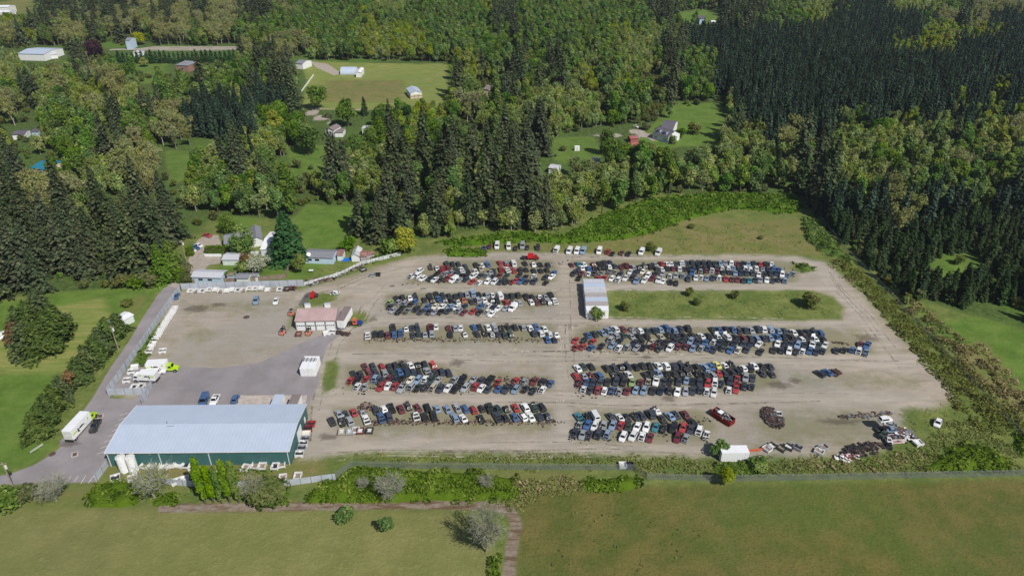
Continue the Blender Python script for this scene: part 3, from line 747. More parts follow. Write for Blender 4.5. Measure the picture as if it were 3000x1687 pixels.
CLEAR = [Gn(p) for p in (   # house plots, fields and yards that stay free of scattered trees
    [(430, 870), (520, 770), (540, 700), (590, 665), (640, 655), (760, 640), (880, 700), (900, 610), (1060, 620), (1050, 700), (1130, 728), (1250, 700), (1250, 870)],
    [(880, 180), (1320, 185), (1320, 330), (870, 330)], [(930, 355), (1100, 350), (1100, 420), (930, 420)], [(1640, 470), (1640, 395), (2000, 350), (2020, 440), (1780, 490)],
    [(0, 500), (60, 470), (180, 480), (180, 520), (60, 525)], [(20, 405), (20, 375), (120, 372), (120, 405)], [(490, 220), (490, 185), (570, 185), (570, 215)],
    [(20, 185), (20, 145), (170, 145), (170, 180)], [(340, 195), (340, 138), (700, 135), (700, 190)], [(1560, 540), (1560, 480), (1650, 480), (1650, 510)],
    [(1710, 490), (1710, 450), (1780, 450), (1780, 480)], [(2010, 60), (2010, 30), (2120, 30), (2120, 80)], [(855, 205), (855, 175), (910, 175), (910, 210)])]
NOTREE = [Gn([(1240, 735), (1265, 712), (1400, 697), (1500, 688), (1650, 694), (1745, 640), (1885, 590), (2100, 568), (2340, 574), (2380, 610), (2400, 640), (2480, 720), (2620, 860), (2740, 980), (2900, 1130), (3100, 1300), (2500, 1300), (2300, 800)])]
DESC = {'F': ('dark shaggy fir', 'fir_tree', 'fir tree'), 'P': ('narrow dark conifer in close rows', 'plantation_conifer', 'conifer'), 'Q': ('small dark young spruce', 'young_spruce', 'spruce'),
        'B': ('round bright green leafy tree', 'leafy_tree', 'broadleaf tree'), 'G': ('tall mid green leafy tree', 'forest_tree', 'forest tree'), 'A': ('slender pale grey-green alder', 'alder_tree', 'alder'),
        'O': ('bare brownish budding tree', 'budding_tree', 'bare tree'), 'Y': ('yellow-green leafy tree', 'yellow_green_tree', 'broadleaf tree'), ',': ('low green scrub bush', 'scrub_bush', 'bush')}

OPEN = [(80, 455, 150, 500), (30, 380, 112, 402), (506, 168, 556, 212), (48, 136, 170, 166), (250, 128, 318, 168), (360, 105, 384, 130), (390, 98, 426, 130), (350, 148, 690, 182), (880, 182, 1300, 300), (498, 455, 548, 500),
        (855, 445, 955, 478), (1640, 430, 1710, 465), (1845, 368, 1985, 430), (2000, 310, 2105, 420), (925, 645, 1030, 712), (950, 362, 1006, 392), (1056, 366, 1084, 394), (1604, 480, 1638, 500), (1728, 456, 1756, 473),
        (2046, 44, 2100, 70), (-20, 12, 60, 40), (862, 168, 892, 190), (1413, 243, 1434, 264), (1186, 252, 1240, 290), (540, 690, 760, 760), (560, 640, 640, 690), (2660, 900, 3000, 960), (885, 320, 960, 360)]
def blocked(x, y, h):
    """would this tree stand over a house or a clearing that the photo shows open?"""
    ut, vt = PX(x, y, h * 0.97); ub, vb = PX(x, y, 0); w = 2.2 * FPX / (y * CP + CAM_H * SP)
    for x0, y0, x1, y1 in OPEN:
        if x0 - w < (ut + ub) / 2 < x1 + w and vt < y1 - 3 and vb > y0: return True
    return False
TSL = {'F': 0.98, 'P': 0.88}
HGT = {k: v * TSL.get(k, 0.8) for k, v in HGT.items()}
SPACE = {k: v * (0.85 if k != 'F' else 0.9) for k, v in SPACE.items()}
def scatter():
    """jittered grids over the woodland, species looked up where the crown would be seen"""
    out = {k: [] for k in KIND}
    r = np.random.default_rng(5)
    for L, sp in SPACE.items():
        xs = np.arange(-900, 900, sp); ys = np.arange(170, 1250, sp * 0.95)
        X, Y = np.meshgrid(xs, ys); X = X + r.uniform(-.42, .42, X.shape) * sp; Y = Y + r.uniform(-.42, .42, Y.shape) * sp
        X, Y = X.ravel(), Y.ravel()
        lim = 0.80 * Y + 60
        k = np.abs(X) < lim; X, Y = X[k], Y[k]
        u, v = PX(X, Y, HGT[L] * (0.72 if L == 'F' else 0.62))
        ub, vb = PX(X, Y, 0)
        ok = vb < 1130
        for x, y, a, b in zip(X[ok], Y[ok], u[ok], v[ok]):
            c = int(min(max(a, 0), 2999) // 50); q = int(min(max(b, 0), 959) // 40)
            # ragged borders between stands
            c2 = int(min(max(a + r.normal(0, 10), 0), 2999) // 50); q2 = int(min(max(b + r.normal(0, 8), 0), 959) // 40)
            if MAP[q2][c2] != L or MAP[q][c] == '.': continue
            out_l = L if L in KIND else EXTRA[L][int(r.integers(len(EXTRA[L])))]
            if out_l != ',' and blocked(x, y, HGT.get(out_l, 14)): continue
            if out_l == 'F' and (a > 620 or b < 430) and r.random() < 0.38: out_l = 'AG'[int(r.integers(2))]
            out[out_l].append((x, y))
            if out_l == 'F' and (a > 620 or b < 430) and r.random() < 0.55:
                q3 = (x + r.uniform(3.5, 5.5) * (1 if r.random() < .5 else -1), y - r.uniform(1, 5)); k3 = 'AAG'[int(r.integers(3))]
                if not blocked(q3[0], q3[1], 12): out[k3].append(q3)
    # undergrowth bushes under and between the trees
    xs, ys = np.meshgrid(np.arange(-700, 700, 5.5), np.arange(200, 950, 5.5)); xs = (xs + r.uniform(-2.6, 2.6, xs.shape)).ravel(); ys = (ys + r.uniform(-2.6, 2.6, ys.shape)).ravel()
    u, v = PX(xs, ys, 1.0)
    for x, y, a, b in zip(xs, ys, u, v):
        if -50 < a < 3050 and b < 905:
            ch = MAP[int(min(max(b, 0), 959) // 40)][int(min(max(a, 0), 2999) // 50)]
            if ch not in '.P' and r.random() < 0.75: out[','].append((x, y))
    for L in out:
        P = np.array(out[L])
        bad = np.zeros(len(P), bool)
        for c in CLEAR: bad |= sd(c, P[:, 0], P[:, 1]) > -1.5
        bad |= sd(YARD, P[:, 0], P[:, 1]) > -3
        few = r.random(len(P)) < (0.16 if L == ',' else 0.0)
        for c in LAWN: bad |= (sd(c, P[:, 0], P[:, 1]) > -0.5) & ~few
        for c in MOWN: bad |= sd(c, P[:, 0], P[:, 1]) > -0.5
        for c in DRY[:3]: bad |= sd(c, P[:, 0], P[:, 1]) > -2
        for c in NOTREE: bad |= sd(c, P[:, 0], P[:, 1]) > 0
        P = P[~bad]
        # beyond the woods' edge nothing scattered on lawns next to the base
        out[L] = P
    return out

def stand_name(x, y):
    u, v = PX(x, y, 0)
    rowv = 'nearest the yard' if v > 700 else 'in the middle distance' if v > 420 else 'near the top of the photo'
    col = ['at the far left', 'left of centre', 'around the centre', 'right of centre', 'at the far right'][int(min(max(u, 0), 2999) // 600)]
    return rowv, col

def place_tree(letter, x, y, rz, sc, label, group=None, vi=None, name=None, cat=None):
    V = KIND[letter]; vi = vi if vi is not None else random.randrange(len(V))
    cm, tm, h = V[vi % len(V)]
    d = DESC.get(letter, (None, name, cat))
    root = thing(name or d[1], (x, y, 0), rz, label, cat or d[2], group)
    sc *= TSL.get(letter, 0.8); root.scale = (sc, sc, sc * random.uniform(0.93, 1.07))
    link('crown', cm, root); link('trunk', tm, root)
    return root

def gn_stuff(name, letter, P, label):
    """far part of a wood: one object of points that carries shared tree meshes"""
    V = KIND[letter]
    pc = bpy.data.collections.new(name + '_kinds')
    for i, (cm, tm, h) in enumerate(V):
        o = bpy.data.objects.new('%s_kind_%d' % (name, i), joined(name, [cm, tm])); pc.objects.link(o)
    r = np.random.default_rng(len(P))
    n = len(P)
    me = bpy.data.meshes.new(name)
    me.vertices.add(n)
    me.vertices.foreach_set('co', np.column_stack([P, np.zeros(n)]).astype(np.float32).ravel())
    rot = np.zeros((n, 3), np.float32); rot[:, 2] = r.uniform(0, 6.28, n); rot[:, :2] = r.normal(0, 0.03, (n, 2))
    a = me.attributes.new('rot', 'FLOAT_VECTOR', 'POINT'); a.data.foreach_set('vector', rot.ravel())
    s = r.uniform(0.78, 1.18, n) * TSL.get(letter, 0.8)
    a = me.attributes.new('scl', 'FLOAT_VECTOR', 'POINT'); a.data.foreach_set('vector', np.column_stack([s, s, s * r.uniform(0.9, 1.12, n)]).astype(np.float32).ravel())
    a = me.attributes.new('vi', 'INT', 'POINT'); a.data.foreach_set('value', r.integers(0, len(V), n).astype(np.int32))
    o = link(name, me)
    tag(o, label, None, None, 'stuff')
    g = bpy.data.node_groups.new(name, 'GeometryNodeTree')
    g.interface.new_socket('Geometry', in_out='INPUT', socket_type='NodeSocketGeometry')
    g.interface.new_socket('Geometry', in_out='OUTPUT', socket_type='NodeSocketGeometry')
    N = g.nodes
    gi = N.new('NodeGroupInput'); go = N.new('NodeGroupOutput')
    ci = N.new('GeometryNodeCollectionInfo'); ci.inputs['Collection'].default_value = pc
    ci.inputs['Separate Children'].default_value = True; ci.inputs['Reset Children'].default_value = True
    ip = N.new('GeometryNodeInstanceOnPoints'); ip.inputs['Pick Instance'].default_value = True
    def na(nm, dt):
        q = N.new('GeometryNodeInputNamedAttribute'); q.data_type = dt; q.inputs['Name'].default_value = nm
        return [s_ for s_ in q.outputs if s_.enabled and s_.name == 'Attribute'][0]
    g.links.new(gi.outputs[0], ip.inputs['Points']); g.links.new(ci.outputs[0], ip.inputs['Instance'])
    g.links.new(na('vi', 'INT'), ip.inputs['Instance Index'])
    g.links.new(na('rot', 'FLOAT_VECTOR'), ip.inputs['Rotation'])
    g.links.new(na('scl', 'FLOAT_VECTOR'), ip.inputs['Scale'])
    g.links.new(ip.outputs[0], go.inputs[0])
    md = o.modifiers.new('scatter', 'NODES'); md.node_group = g
    return o

TREES = scatter()
STUFFNAME = {'F': 'fir_wood', 'P': 'conifer_plantation', 'Q': 'young_spruce_wood', 'B': 'leafy_wood', 'G': 'green_forest', 'A': 'alder_wood', 'O': 'budding_wood', 'Y': 'yellow_green_wood', ',': 'scrub'}
LIMIT = {'F': 285, 'P': 270, 'Q': 285, 'B': 150, 'G': 290, 'A': 290, 'O': 240, 'Y': 120, ',': 120}
for L, P in TREES.items():
    if len(P) == 0: continue
    d = np.hypot(P[:, 0], P[:, 1]); u, v = PX(P[:, 0], P[:, 1], 5.0)
    inv = (u > -60) & (u < 3060)
    order = np.argsort(np.where(inv, d, d + 5000)); P = P[order]
    k = min(LIMIT[L], int(inv.sum()), len(P))
    for (x, y) in P[:k]:
        a, b = stand_name(x, y); w = DESC[L][0]
        place_tree(L, x, y, random.uniform(0, 6.28), random.uniform(0.8, 1.15), '%s %s, %s' % (w, b, a), '%s %s, %s' % (w, b, a))
    if len(P) > k:
        gn_stuff(STUFFNAME[L], L, P[k:], {'P': 'dark close-grown conifer plantation at the upper right', ',': 'low scrub between the farther trees'}.get(L, DESC[L][0] + 's massed in the distant woods'))
print('TREES', {k: len(v) for k, v in TREES.items()})

# ------------------------------------------------------------------ single trees that stand on their own
def own(letter, u, v, h, label, name, cat, vi=0, sxy=1.0, group=None):
    p = G(u, v); V = KIND[letter][vi]
    s = h / V[2]
    root = thing(name, (p.x, p.y, 0), random.uniform(0, 6.28), label, cat, group)
    root.scale = (s * sxy, s * sxy, s)
    link('crown', V[0], root); link('trunk', V[1], root)
    return root
kind('cone', [fir_v(18, 6.6, 620, 101, 'thuja', size=0.75, low=0.02, power=0.62, shag=0.22, droop=0.15, per=8)])
kind('lemon', [lobe_v(10, 4.3, 2600, 102, 'lemon', low=0.02, nl=16, size=0.5)])
kind('willow', [lobe_v(11, 4.6, 2600, 103, 'green', low=0.05, nl=18, size=0.4, tall=1.25, fill=0.5), lobe_v(11, 4.6, 2600, 104, 'olive', low=0.05, nl=18, size=0.4, fill=0.5)])
kind('blossom', [twig_v(6.5, 4.2, 105, 'greytwig', 'blossom', 1900, 0.32, limbs=14, twigs=12, low=0.15, r0=0.16, th=0.03)])
kind('bare', [twig_v(11, 4.6, 106, 'greytwig', 'alder', 700, 0.22, limbs=22, twigs=26, low=0.12, r0=0.3, th=0.04), twig_v(11, 4.6, 107, 'greytwig', 'alder', 300, 0.2, limbs=26, twigs=30, low=0.05, r0=0.25, th=0.04)])
kind('poplar', [lobe_v(13, 1.45, 2400, 108, 'poplar', low=0.0, nl=34, size=0.36, tall=1.9), lobe_v(13, 1.3, 2400, 109, 'poplar', low=0.0, nl=34, size=0.36, tall=2.0)])
kind('pine', [fir_v(12, 4.4, 460, 110, 'pine', low=0.02, power=0.68, shag=0.6, size=0.62, droop=0.12), fir_v(9, 4.1, 420, 111, 'pine', low=0.02, power=0.6, shag=0.6, size=0.6, droop=0.1), lobe_v(8, 3.2, 1500, 112, 'brown', low=0.02, nl=12, size=0.5)])
kind('purple', [lobe_v(10, 7.0, 2200, 113, 'purple', low=0.05, nl=18, size=0.8)])
kind('thuja', [fir_v(9, 1.7, 130, 114, 'thuja', size=0.7, low=0.0, power=0.5, shag=0.15, droop=0.1, per=4)])
kind('cedar', [fir_v(14, 4.6, 420, 115, 'hedge', size=0.7, low=0.02, power=0.6, shag=0.3, per=7)])
kind('bush', [lobe_v(3.5, 2.4, 900, 116, 'scrub', low=0.0, nl=10, size=0.35), lobe_v(3.5, 2.6, 900, 117, 'bramble', low=0.0, nl=10, size=0.35), lobe_v(3.2, 2.2, 800, 118, 'brown', low=0.0, nl=9, size=0.32), lobe_v(4.5, 2.4, 1000, 119, 'maple', low=0.02, nl=11, size=0.36)])
for (lt, u, v, h, sxy, vi, label, name, cat) in (
    ('cone', 850, 764, 20, 1.0, 0, 'tall dark green pyramid conifer casting shade on the white roofed shop', 'pyramid_conifer', 'conifer'),
    ('lemon', 1185, 742, 10.5, 1.0, 0, 'golden yellow round tree at the northwest corner of the yard', 'golden_tree', 'tree'),
    ('bush', 1150, 742, 6, 1.2, 1, 'green bush beside the golden yellow tree', 'green_bush', 'bush'),
    ('bush', 1020, 735, 6, 1.0, 3, 'yellow-green small tree behind the rusty shed', 'small_tree', 'tree'),
    ('willow', 718, 752, 13, 0.95, 0, 'olive green tree in front of the grey roofed house', 'willow_tree', 'tree'),
    ('willow', 672, 680, 8, 1.4, 0, 'spreading olive tree behind the grey roofed house', 'spreading_tree', 'tree'),
    ('blossom', 760, 800, 6.5, 1.0, 0, 'white blossoming tree on the lawn behind the wooden fence', 'blossom_tree', 'flowering tree'),
    ('bush', 719, 774, 4, 1.0, 2, 'orange-brown bush at the corner of the white walled garage', 'orange_bush', 'bush'),
    ('bush', 720, 796, 4, 1.3, 1, 'green bush left of the white blossoming tree', 'green_bush', 'bush'),
    ('Y', 882, 798, 7.5, 1.1, 0, 'lime green tree by the brown wooden fence corner', 'lime_tree', 'tree'),
    ('cedar', 482, 826, 15, 0.9, 0, 'tall yellow-green cedar beside the access road, left one of a pair', 'cedar_tree', 'cedar'),
    ('cedar', 512, 806, 14, 0.8, 0, 'tall yellow-green cedar beside the access road, right one of a pair', 'cedar_tree', 'cedar'),
    ('bush', 405, 845, 5, 1.3, 3, 'bright green bush below the fir stand left of the road', 'green_bush', 'bush'),
    ('bush', 360, 842, 4.5, 1.2, 0, 'dull green bush at the edge of the fir stand', 'green_bush', 'bush'),
    ('bush', 435, 838, 5, 1.2, 0, 'pale green bush near the road gate', 'green_bush', 'bush'),
    ('bush', 548, 800, 4, 1.0, 0, 'green bush at the end of the long low house', 'green_bush', 'bush'),
    ('bush', 552, 826, 3, 1.2, 0, 'low scrubby bush in front of the long low house', 'green_bush', 'bush'),
    ('bush', 376, 895, 2.2, 1.6, 0, 'flat olive bush on the lawn above the white roofed shed', 'olive_bush', 'bush'),
    ('bare', 455, 1462, 9.5, 1.25, 0, 'big pale bare branched tree below the white tanks', 'bare_tree', 'bare tree'),
    ('bare', 1425, 1617, 12.5, 0.85, 1, 'grey bare branched tree in the meadow beside the dirt track', 'bare_tree', 'bare tree'),
    ('bare', 165, 1466, 7, 1.35, 1, 'round grey-olive bare tree left of the bramble patch', 'bare_tree', 'bare tree'),
    ('bare', 1148, 1458, 6.5, 1.5, 1, 'wide grey bare willow inside the bramble belt', 'bare_willow', 'bare tree'),
    ('bare', 1066, 1432, 3.5, 1.2, 1, 'small grey bare bush left of the wide bare willow', 'bare_bush', 'bush'),
    ('bare', 1424, 1430, 4, 1.3, 1, 'small pale bare bush in the middle of the bramble belt', 'bare_bush', 'bush'),
    ('bare', 745, 1460, 6.5, 1.3, 0, 'pale thin bush right of the poplars', 'bare_bush', 'bush'),
    ('bush', 790, 1462, 5, 1.5, 0, 'green scrub bush right of the poplars', 'green_bush', 'bush'),
    ('bush', 25, 1482, 4.5, 1.2, 1, 'bright green bush at the lower left edge', 'green_bush', 'bush'),
    ('bush', 85, 1460, 3.5, 1.3, 0, 'dull green bush by the leaning pole', 'green_bush', 'bush'),
    ('bush', 1132, 1551, 4.3, 0.8, 3, 'small green tree alone on the brown meadow patch', 'small_tree', 'tree'),
    ('bush', 1010, 1518, 2.5, 1.4, 1, 'green bush at the meadow edge below the dirt track', 'green_bush', 'bush'),
    ('Y', 2122, 1421, 5.8, 1.0, 0, 'yellow-green round tree at the wire fence', 'small_tree', 'tree'),
    ('bush', 1751, 936, 5.0, 0.85, 3, 'green sapling in front of the white container row', 'sapling', 'tree'),
    ('bush', 1829, 908, 3, 1.0, 0, 'round green bush right of the white container row', 'green_bush', 'bush'),
    ('bush', 2019, 866, 3, 0.8, 0, 'green bush at the upper edge of the grass island', 'green_bush', 'bush'),
    ('bush', 2040, 892, 2.4, 1.0, 0, 'low green bush in the left half of the grass island', 'green_bush', 'bush'),
    ('bush', 2153, 874, 3, 0.9, 0, 'green bush in the middle of the grass island', 'green_bush', 'bush'),
    ('bush', 2368, 898, 5, 1.0, 0, 'biggest green bush on the grass island, at its right end', 'green_bush', 'bush'),
    ('bush', 1905, 733, 3.2, 1.1, 0, 'olive bush right of the parked vans row', 'green_bush', 'bush'),
    ('bush', 2025, 668, 1.6, 1.5, 0, 'low olive gorse bush on the dry field', 'gorse_bush', 'bush'),
    ('bush', 2228, 700, 1.3, 1.4, 0, 'small olive gorse bush low on the dry field', 'gorse_bush', 'bush'),
    ('bush', 2104, 1335, 4.5, 1.0, 3, 'dark green tree at the left end of the white trailer', 'small_tree', 'tree'),
    ('bush', 2222, 1372, 2.6, 1.7, 1, 'bright green bush in front of the white trailer', 'green_bush', 'bush'),
    ('purple', 283, 168, 11.5, 1.0, 0, 'purple leaved copper beech by the far road', 'purple_tree', 'tree'),
    ('lemon', 408, 132, 10, 1.3, 0, 'bright lime tree beside the far road', 'lime_tree', 'tree'),
    ('Y', 425, 196, 7, 1.5, 0, 'yellow-green tree below the far conifer hedge', 'lime_tree', 'tree'),
    ('Q', 1043, 455, 10, 0.9, 0, 'small dark spruce on the clearing below the white shed', 'spruce_tree', 'spruce'),
    ('Q', 1069, 338, 12, 0.8, 1, 'small dark spruce at the lower edge of the mown field', 'spruce_tree', 'spruce'),
    ('F', 990, 520, 22, 0.75, 1, 'dark fir standing alone below the small white house', 'fir_tree', 'fir tree'),
    ('F', 855, 318, 30, 1.0, 0, 'very tall dark fir at the left edge of the mown field', 'fir_tree', 'fir tree'),
    ('F', 845, 275, 30, 0.9, 2, 'tall dark fir behind the one at the field edge', 'fir_tree', 'fir tree'),
    ('B', 905, 455, 17, 0.95, 0, 'big round maple left of the small white house', 'maple_tree', 'maple'),
    ('B', 870, 430, 15, 0.8, 2, 'big round maple behind the round maple at the house', 'maple_tree', 'maple'),
    ('Y', 810, 400, 15, 1.1, 0, 'yellow-green maple beside the dark plantation', 'maple_tree', 'maple'),
    ('B', 1790, 500, 17, 0.9, 0, 'tall bright maple left of the low red shed', 'maple_tree', 'maple'), ('B', 1775, 455, 15, 0.8, 2, 'tall maple behind the bright maple by the red shed', 'maple_tree', 'maple'),
    ('bush', 1968, 420, 4, 1.1, 1, 'round bush at the right front corner of the dormer house', 'green_bush', 'bush'), ('bush', 1990, 404, 6, 1.0, 3, 'green tree right of the dormer house', 'small_tree', 'tree'), ('bush', 2030, 392, 6, 1.1, 0, 'olive tree farther right of the dormer house', 'small_tree', 'tree'),
    ('bush', 1892, 380, 4, 1.2, 0, 'dark bush left behind the dormer house', 'green_bush', 'bush'), ('G', 1960, 345, 10, 1.0, 0, 'green tree behind the dormer house', 'small_tree', 'tree'), ('bush', 1650, 442, 2.5, 1.2, 0, 'small round bush left of the white box on the lawn', 'green_bush', 'bush'),
    ('bush', 1900, 440, 3.5, 1.6, 0, 'shrubs below the gravel drive of the dormer house', 'green_bush', 'bush'), ('B', 935, 322, 16, 1.0, 0, 'big bright maple at the lower edge of the mown field', 'maple_tree', 'maple') , ('B', 1020, 372, 16, 1.0, 1, 'bright maple left of the small white shed', 'maple_tree', 'maple'), ('B', 1118, 420, 15, 1.0, 2, 'bright maple right of the small white shed', 'maple_tree', 'maple'),
    ('bush', 870, 493, 4.5, 0.8, 0, 'little dark bush on the bright clearing', 'green_bush', 'bush')):
    own(lt, u, v, h, label, name, cat, vi, sxy)
for i, (u, v, h) in enumerate(((602, 1474, 14.5), (626, 1472, 13.2), (650, 1474, 12), (674, 1471, 15), (700, 1472, 13.5))):
    own('poplar', u, v, h, '%s of the five columnar green poplars in front of the green warehouse' % ('leftmost', 'second from left', 'middle', 'second from right', 'rightmost')[i], 'poplar_tree', 'poplar', i % 2, 0.76, 'columnar poplars in front of the warehouse')
for i, (u, v, h, vi) in enumerate(((55, 1012, 9, 2), (88, 1038, 12, 0), (125, 1042, 12, 0), (160, 1015, 13, 0), (105, 985, 13, 0), (70, 985, 11, 0), (140, 965, 15, 0), (175, 985, 12, 0))):
    own('pine', u, v, h, ('brown pine at the left edge of the pine clump on the left lawn', 'front left pine of the clump on the left lawn', 'front middle pine of the clump on the left lawn', 'front right pine of the clump on the left lawn', 'middle pine inside the clump on the left lawn', 'left back pine of the clump on the left lawn', 'tallest pine at the back of the clump on the left lawn', 'right back pine of the clump on the left lawn')[i], 'pine_tree', 'pine', vi, 1.0, 'pine clump on the left lawn')
pr = [(352, 978, 8, 1), (325, 1000, 9, 1), (302, 1030, 9, 1), (288, 1060, 9, 1), (262, 1085, 9, 1), (240, 1115, 8.5, 1), (212, 1130, 6, 2), (190, 1165, 7.5, 1), (168, 1195, 8, 1), (148, 1222, 8, 1), (132, 1250, 8, 1), (115, 1280, 8.5, 1)]
for i, (u, v, h, vi) in enumerate(pr):
    own('pine', u, v, h, '%s pine from the white roofed shed in the row along the road' % ('first', 'second', 'third', 'fourth', 'fifth', 'sixth', 'brown seventh', 'eighth', 'ninth', 'tenth', 'eleventh', 'twelfth')[i], 'pine_tree', 'pine', vi, 0.85, 'pine row along the access road')
for i in range(26):
    t = i / 25
    own('thuja', 352 + t * 338, 187 - t * 3 + random.uniform(-1, 1), random.uniform(8, 10.5), 'dark pointed thuja in the long row below the far road', 'thuja_tree', 'thuja', 0, 1.0, 'thuja row below the far road')

# clipped hedges
def hedge(u0, v0, u1, v1, depth, h, label):
    a, b = G(u0, v0), G(u1, v1); L = (b - a).length; ang = math.atan2(b.y - a.y, b.x - a.x)
    r = np.random.default_rng(int(u0))
    n = int(70 * (L * depth + (L + depth) * 2 * h) / 10 * 1.6)
    P = np.stack([r.uniform(0, L, n), r.uniform(0, depth, n), r.uniform(0.1, h, n)], 1); N = np.zeros((n, 3))
    s = r.integers(0, 5, n)
    P[s <= 1, 2] = h + r.normal(0, 0.06, (s <= 1).sum()); N[s <= 1, 2] = 1
    P[s == 2, 1] = 0; N[s == 2, 1] = -1
    P[s == 3, 0] = np.where(r.random((s == 3).sum()) < .5, 0, L); N[s == 3, 0] = np.sign(P[s == 3, 0] - L / 2)
    P[s == 4, 1] = depth; N[s == 4, 1] = 1
    bump = np.abs(np.sin(P[:, 0] * 2.6)) * 0.25
    P[:, 2] -= np.where(N[:, 2] > 0, 0.3 - bump, 0)
    me = quads_mesh('hedge', rot_quads(P, N + r.normal(0, 0.35, (n, 3)), r.uniform(0.25, 0.5, n), 1.2, r), M['hedge'], np.clip(r.normal(0.5, 0.2, n), 0, 1))
    o = thing('clipped_hedge', (a.x, a.y, 0), ang, label, 'hedge')
    link('foliage', me, o)
    m = MB(); m.box(0.2, L - 0.2, 0.2, depth - 0.2, 0, h - 0.4); m.build('inner_branches', M['bark'], o)
hedge(602, 744, 692, 742, 2.0, 2.6, 'long clipped green hedge behind the white low wall')
hedge(648, 823, 690, 822, 2.0, 2.8, 'clipped green hedge at the front of the long low house')
hedge(521, 832, 538, 832, 2.2, 5.0, 'tall clipped dark green hedge block at the road corner')
hedge(548, 752, 565, 752, 2.0, 3.6, 'clipped yellow-green hedge beside the parked white car')

# ------------------------------------------------------------------ thickets, tall grass and other ground cover
def thicket(name, polys, h, mat, label, dens=5.0, size=0.5, scale=0.25, seed=3, base=True, patch=0.0, up=0.8):
    r = np.random.default_rng(seed)
    Vs, Ts, bm = [], [], MB()
    for poly in polys:
        P = np.array(poly)
        x0, x1, y0, y1 = P[:, 0].min(), P[:, 0].max(), P[:, 1].min(), P[:, 1].max()
        n = int((x1 - x0) * (y1 - y0) * dens)
        X, Y = r.uniform(x0, x1, n), r.uniform(y0, y1, n)
        s = sd(poly, X, Y) + np.array([mnoise.noise(Vector((x * 0.35, y * 0.35, 7))) for x, y in zip(X, Y)]) * 3.0
        k = s > 0; X, Y, s = X[k], Y[k], s[k]
        nz = np.array([mnoise.noise(Vector((x * scale, y * scale, 1))) + 0.5 * mnoise.noise(Vector((x * scale * 3, y * scale * 3, 2))) for x, y in zip(X, Y)])
        if patch:
            k = nz + r.normal(0, 0.1, len(nz)) > patch; X, Y, s, nz = X[k], Y[k], s[k], nz[k]
        H = h * np.clip(s / 2.0, 0.15, 1) * (0.75 + 0.6 * nz)
        H = np.maximum(H, 0.08)
        dx = 0.0
        Z = H * r.uniform(0.82, 1.08, len(H))
        N = r.normal(0, 0.55, (len(X), 3)) + np.array([0, 0, up])
        Vs.append(rot_quads(np.stack([X, Y, Z], 1), N, size * r.uniform(0.55, 1.3, len(X)), 1.3, r))
        Ts.append(np.clip(r.normal(0.48, 0.2, len(X)) + nz * 0.5, 0, 1))
        if base:
            c = 1.2
            xs = np.arange(x0, x1 + c, c); ys = np.arange(y0, y1 + c, c)
            Xg, Yg = np.meshgrid(xs, ys); sg = sd(poly, Xg.ravel(), Yg.ravel()).reshape(Xg.shape)
            Zg = np.zeros(Xg.shape)
            for i in range(Xg.shape[0]):
                for j in range(Xg.shape[1]):
                    q = mnoise.noise(Vector((Xg[i, j] * scale, Yg[i, j] * scale, 1))) + 0.5 * mnoise.noise(Vector((Xg[i, j] * scale * 3, Yg[i, j] * scale * 3, 2)))
                    Zg[i, j] = h * min(max(sg[i, j] / 2.0, -0.3), 1) * (0.7 + 0.55 * q) - 0.22
            for i in range(Xg.shape[0] - 1):
                for j in range(Xg.shape[1] - 1):
                    if min(sg[i, j], sg[i + 1, j], sg[i, j + 1], sg[i + 1, j + 1]) > -1.0:
                        bm.face([(Xg[a, b], Yg[a, b], Zg[a, b]) for a, b in ((i, j), (i, j + 1), (i + 1, j + 1), (i + 1, j))])
    me = quads_mesh(name, np.concatenate(Vs), M[mat], np.concatenate(Ts))
    if base and bm.f: me = joined(name, [me, bm.mesh('b', M[mat])])
    o = link(name, me)
    tag(o, label, None, None, 'stuff')
    return o
T = lambda *P: [Gn(p) for p in P]
thicket('bramble_belt', T([(1265, 712), (1400, 692), (1500, 680), (1650, 690), (1750, 635), (1900, 585), (2100, 566), (2330, 572), (2356, 602), (2330, 628), (2150, 612), (2010, 645), (1900, 686), (1830, 702), (1750, 708), (1650, 714), (1560, 708), (1430, 718), (1350, 722)],
        [(1300, 735), (1330, 724), (1425, 736), (1430, 748), (1400, 754), (1310, 754)]), 2.0, 'bramble', 'bright green bramble belt along the north edge of the yard', 5.5, 0.55)
thicket('bramble_bank', T([(2350, 642), (2380, 645), (2425, 675), (2462, 730), (2500, 775), (2480, 780), (2450, 752), (2400, 738), (2362, 702), (2348, 662)], [(2320, 770), (2372, 776), (2392, 794), (2350, 800)]), 1.8, 'bramble', 'bright green bramble bank at the northeast corner', 5, 0.55, seed=4)
thicket('bramble_thicket', T([(985, 1402), (1060, 1364), (1150, 1368), (1250, 1378), (1400, 1384), (1510, 1400), (1530, 1440), (1520, 1470), (1300, 1470), (1100, 1476), (890, 1478), (900, 1440), (950, 1412)],
        [(270, 1416), (330, 1408), (400, 1410), (415, 1440), (405, 1485), (330, 1490), (260, 1490), (250, 1460)],
        [(1700, 1402), (1850, 1392), (1890, 1420), (1850, 1440), (1720, 1445)], [(445, 1448), (520, 1432), (522, 1486), (440, 1484)], [(720, 1446), (850, 1436), (846, 1482), (740, 1486)],
        [(2745, 1335), (2800, 1300), (2900, 1310), (2960, 1350), (2960, 1385), (2800, 1388), (2700, 1375)], [(2960, 1270), (3100, 1290), (3120, 1360), (2980, 1340)],
        [(1435, 1632), (1465, 1622), (1470, 1720), (1425, 1720)]), 1.7, 'bramble', 'bright green bramble thickets south of the yard', 7, 0.42, seed=5)
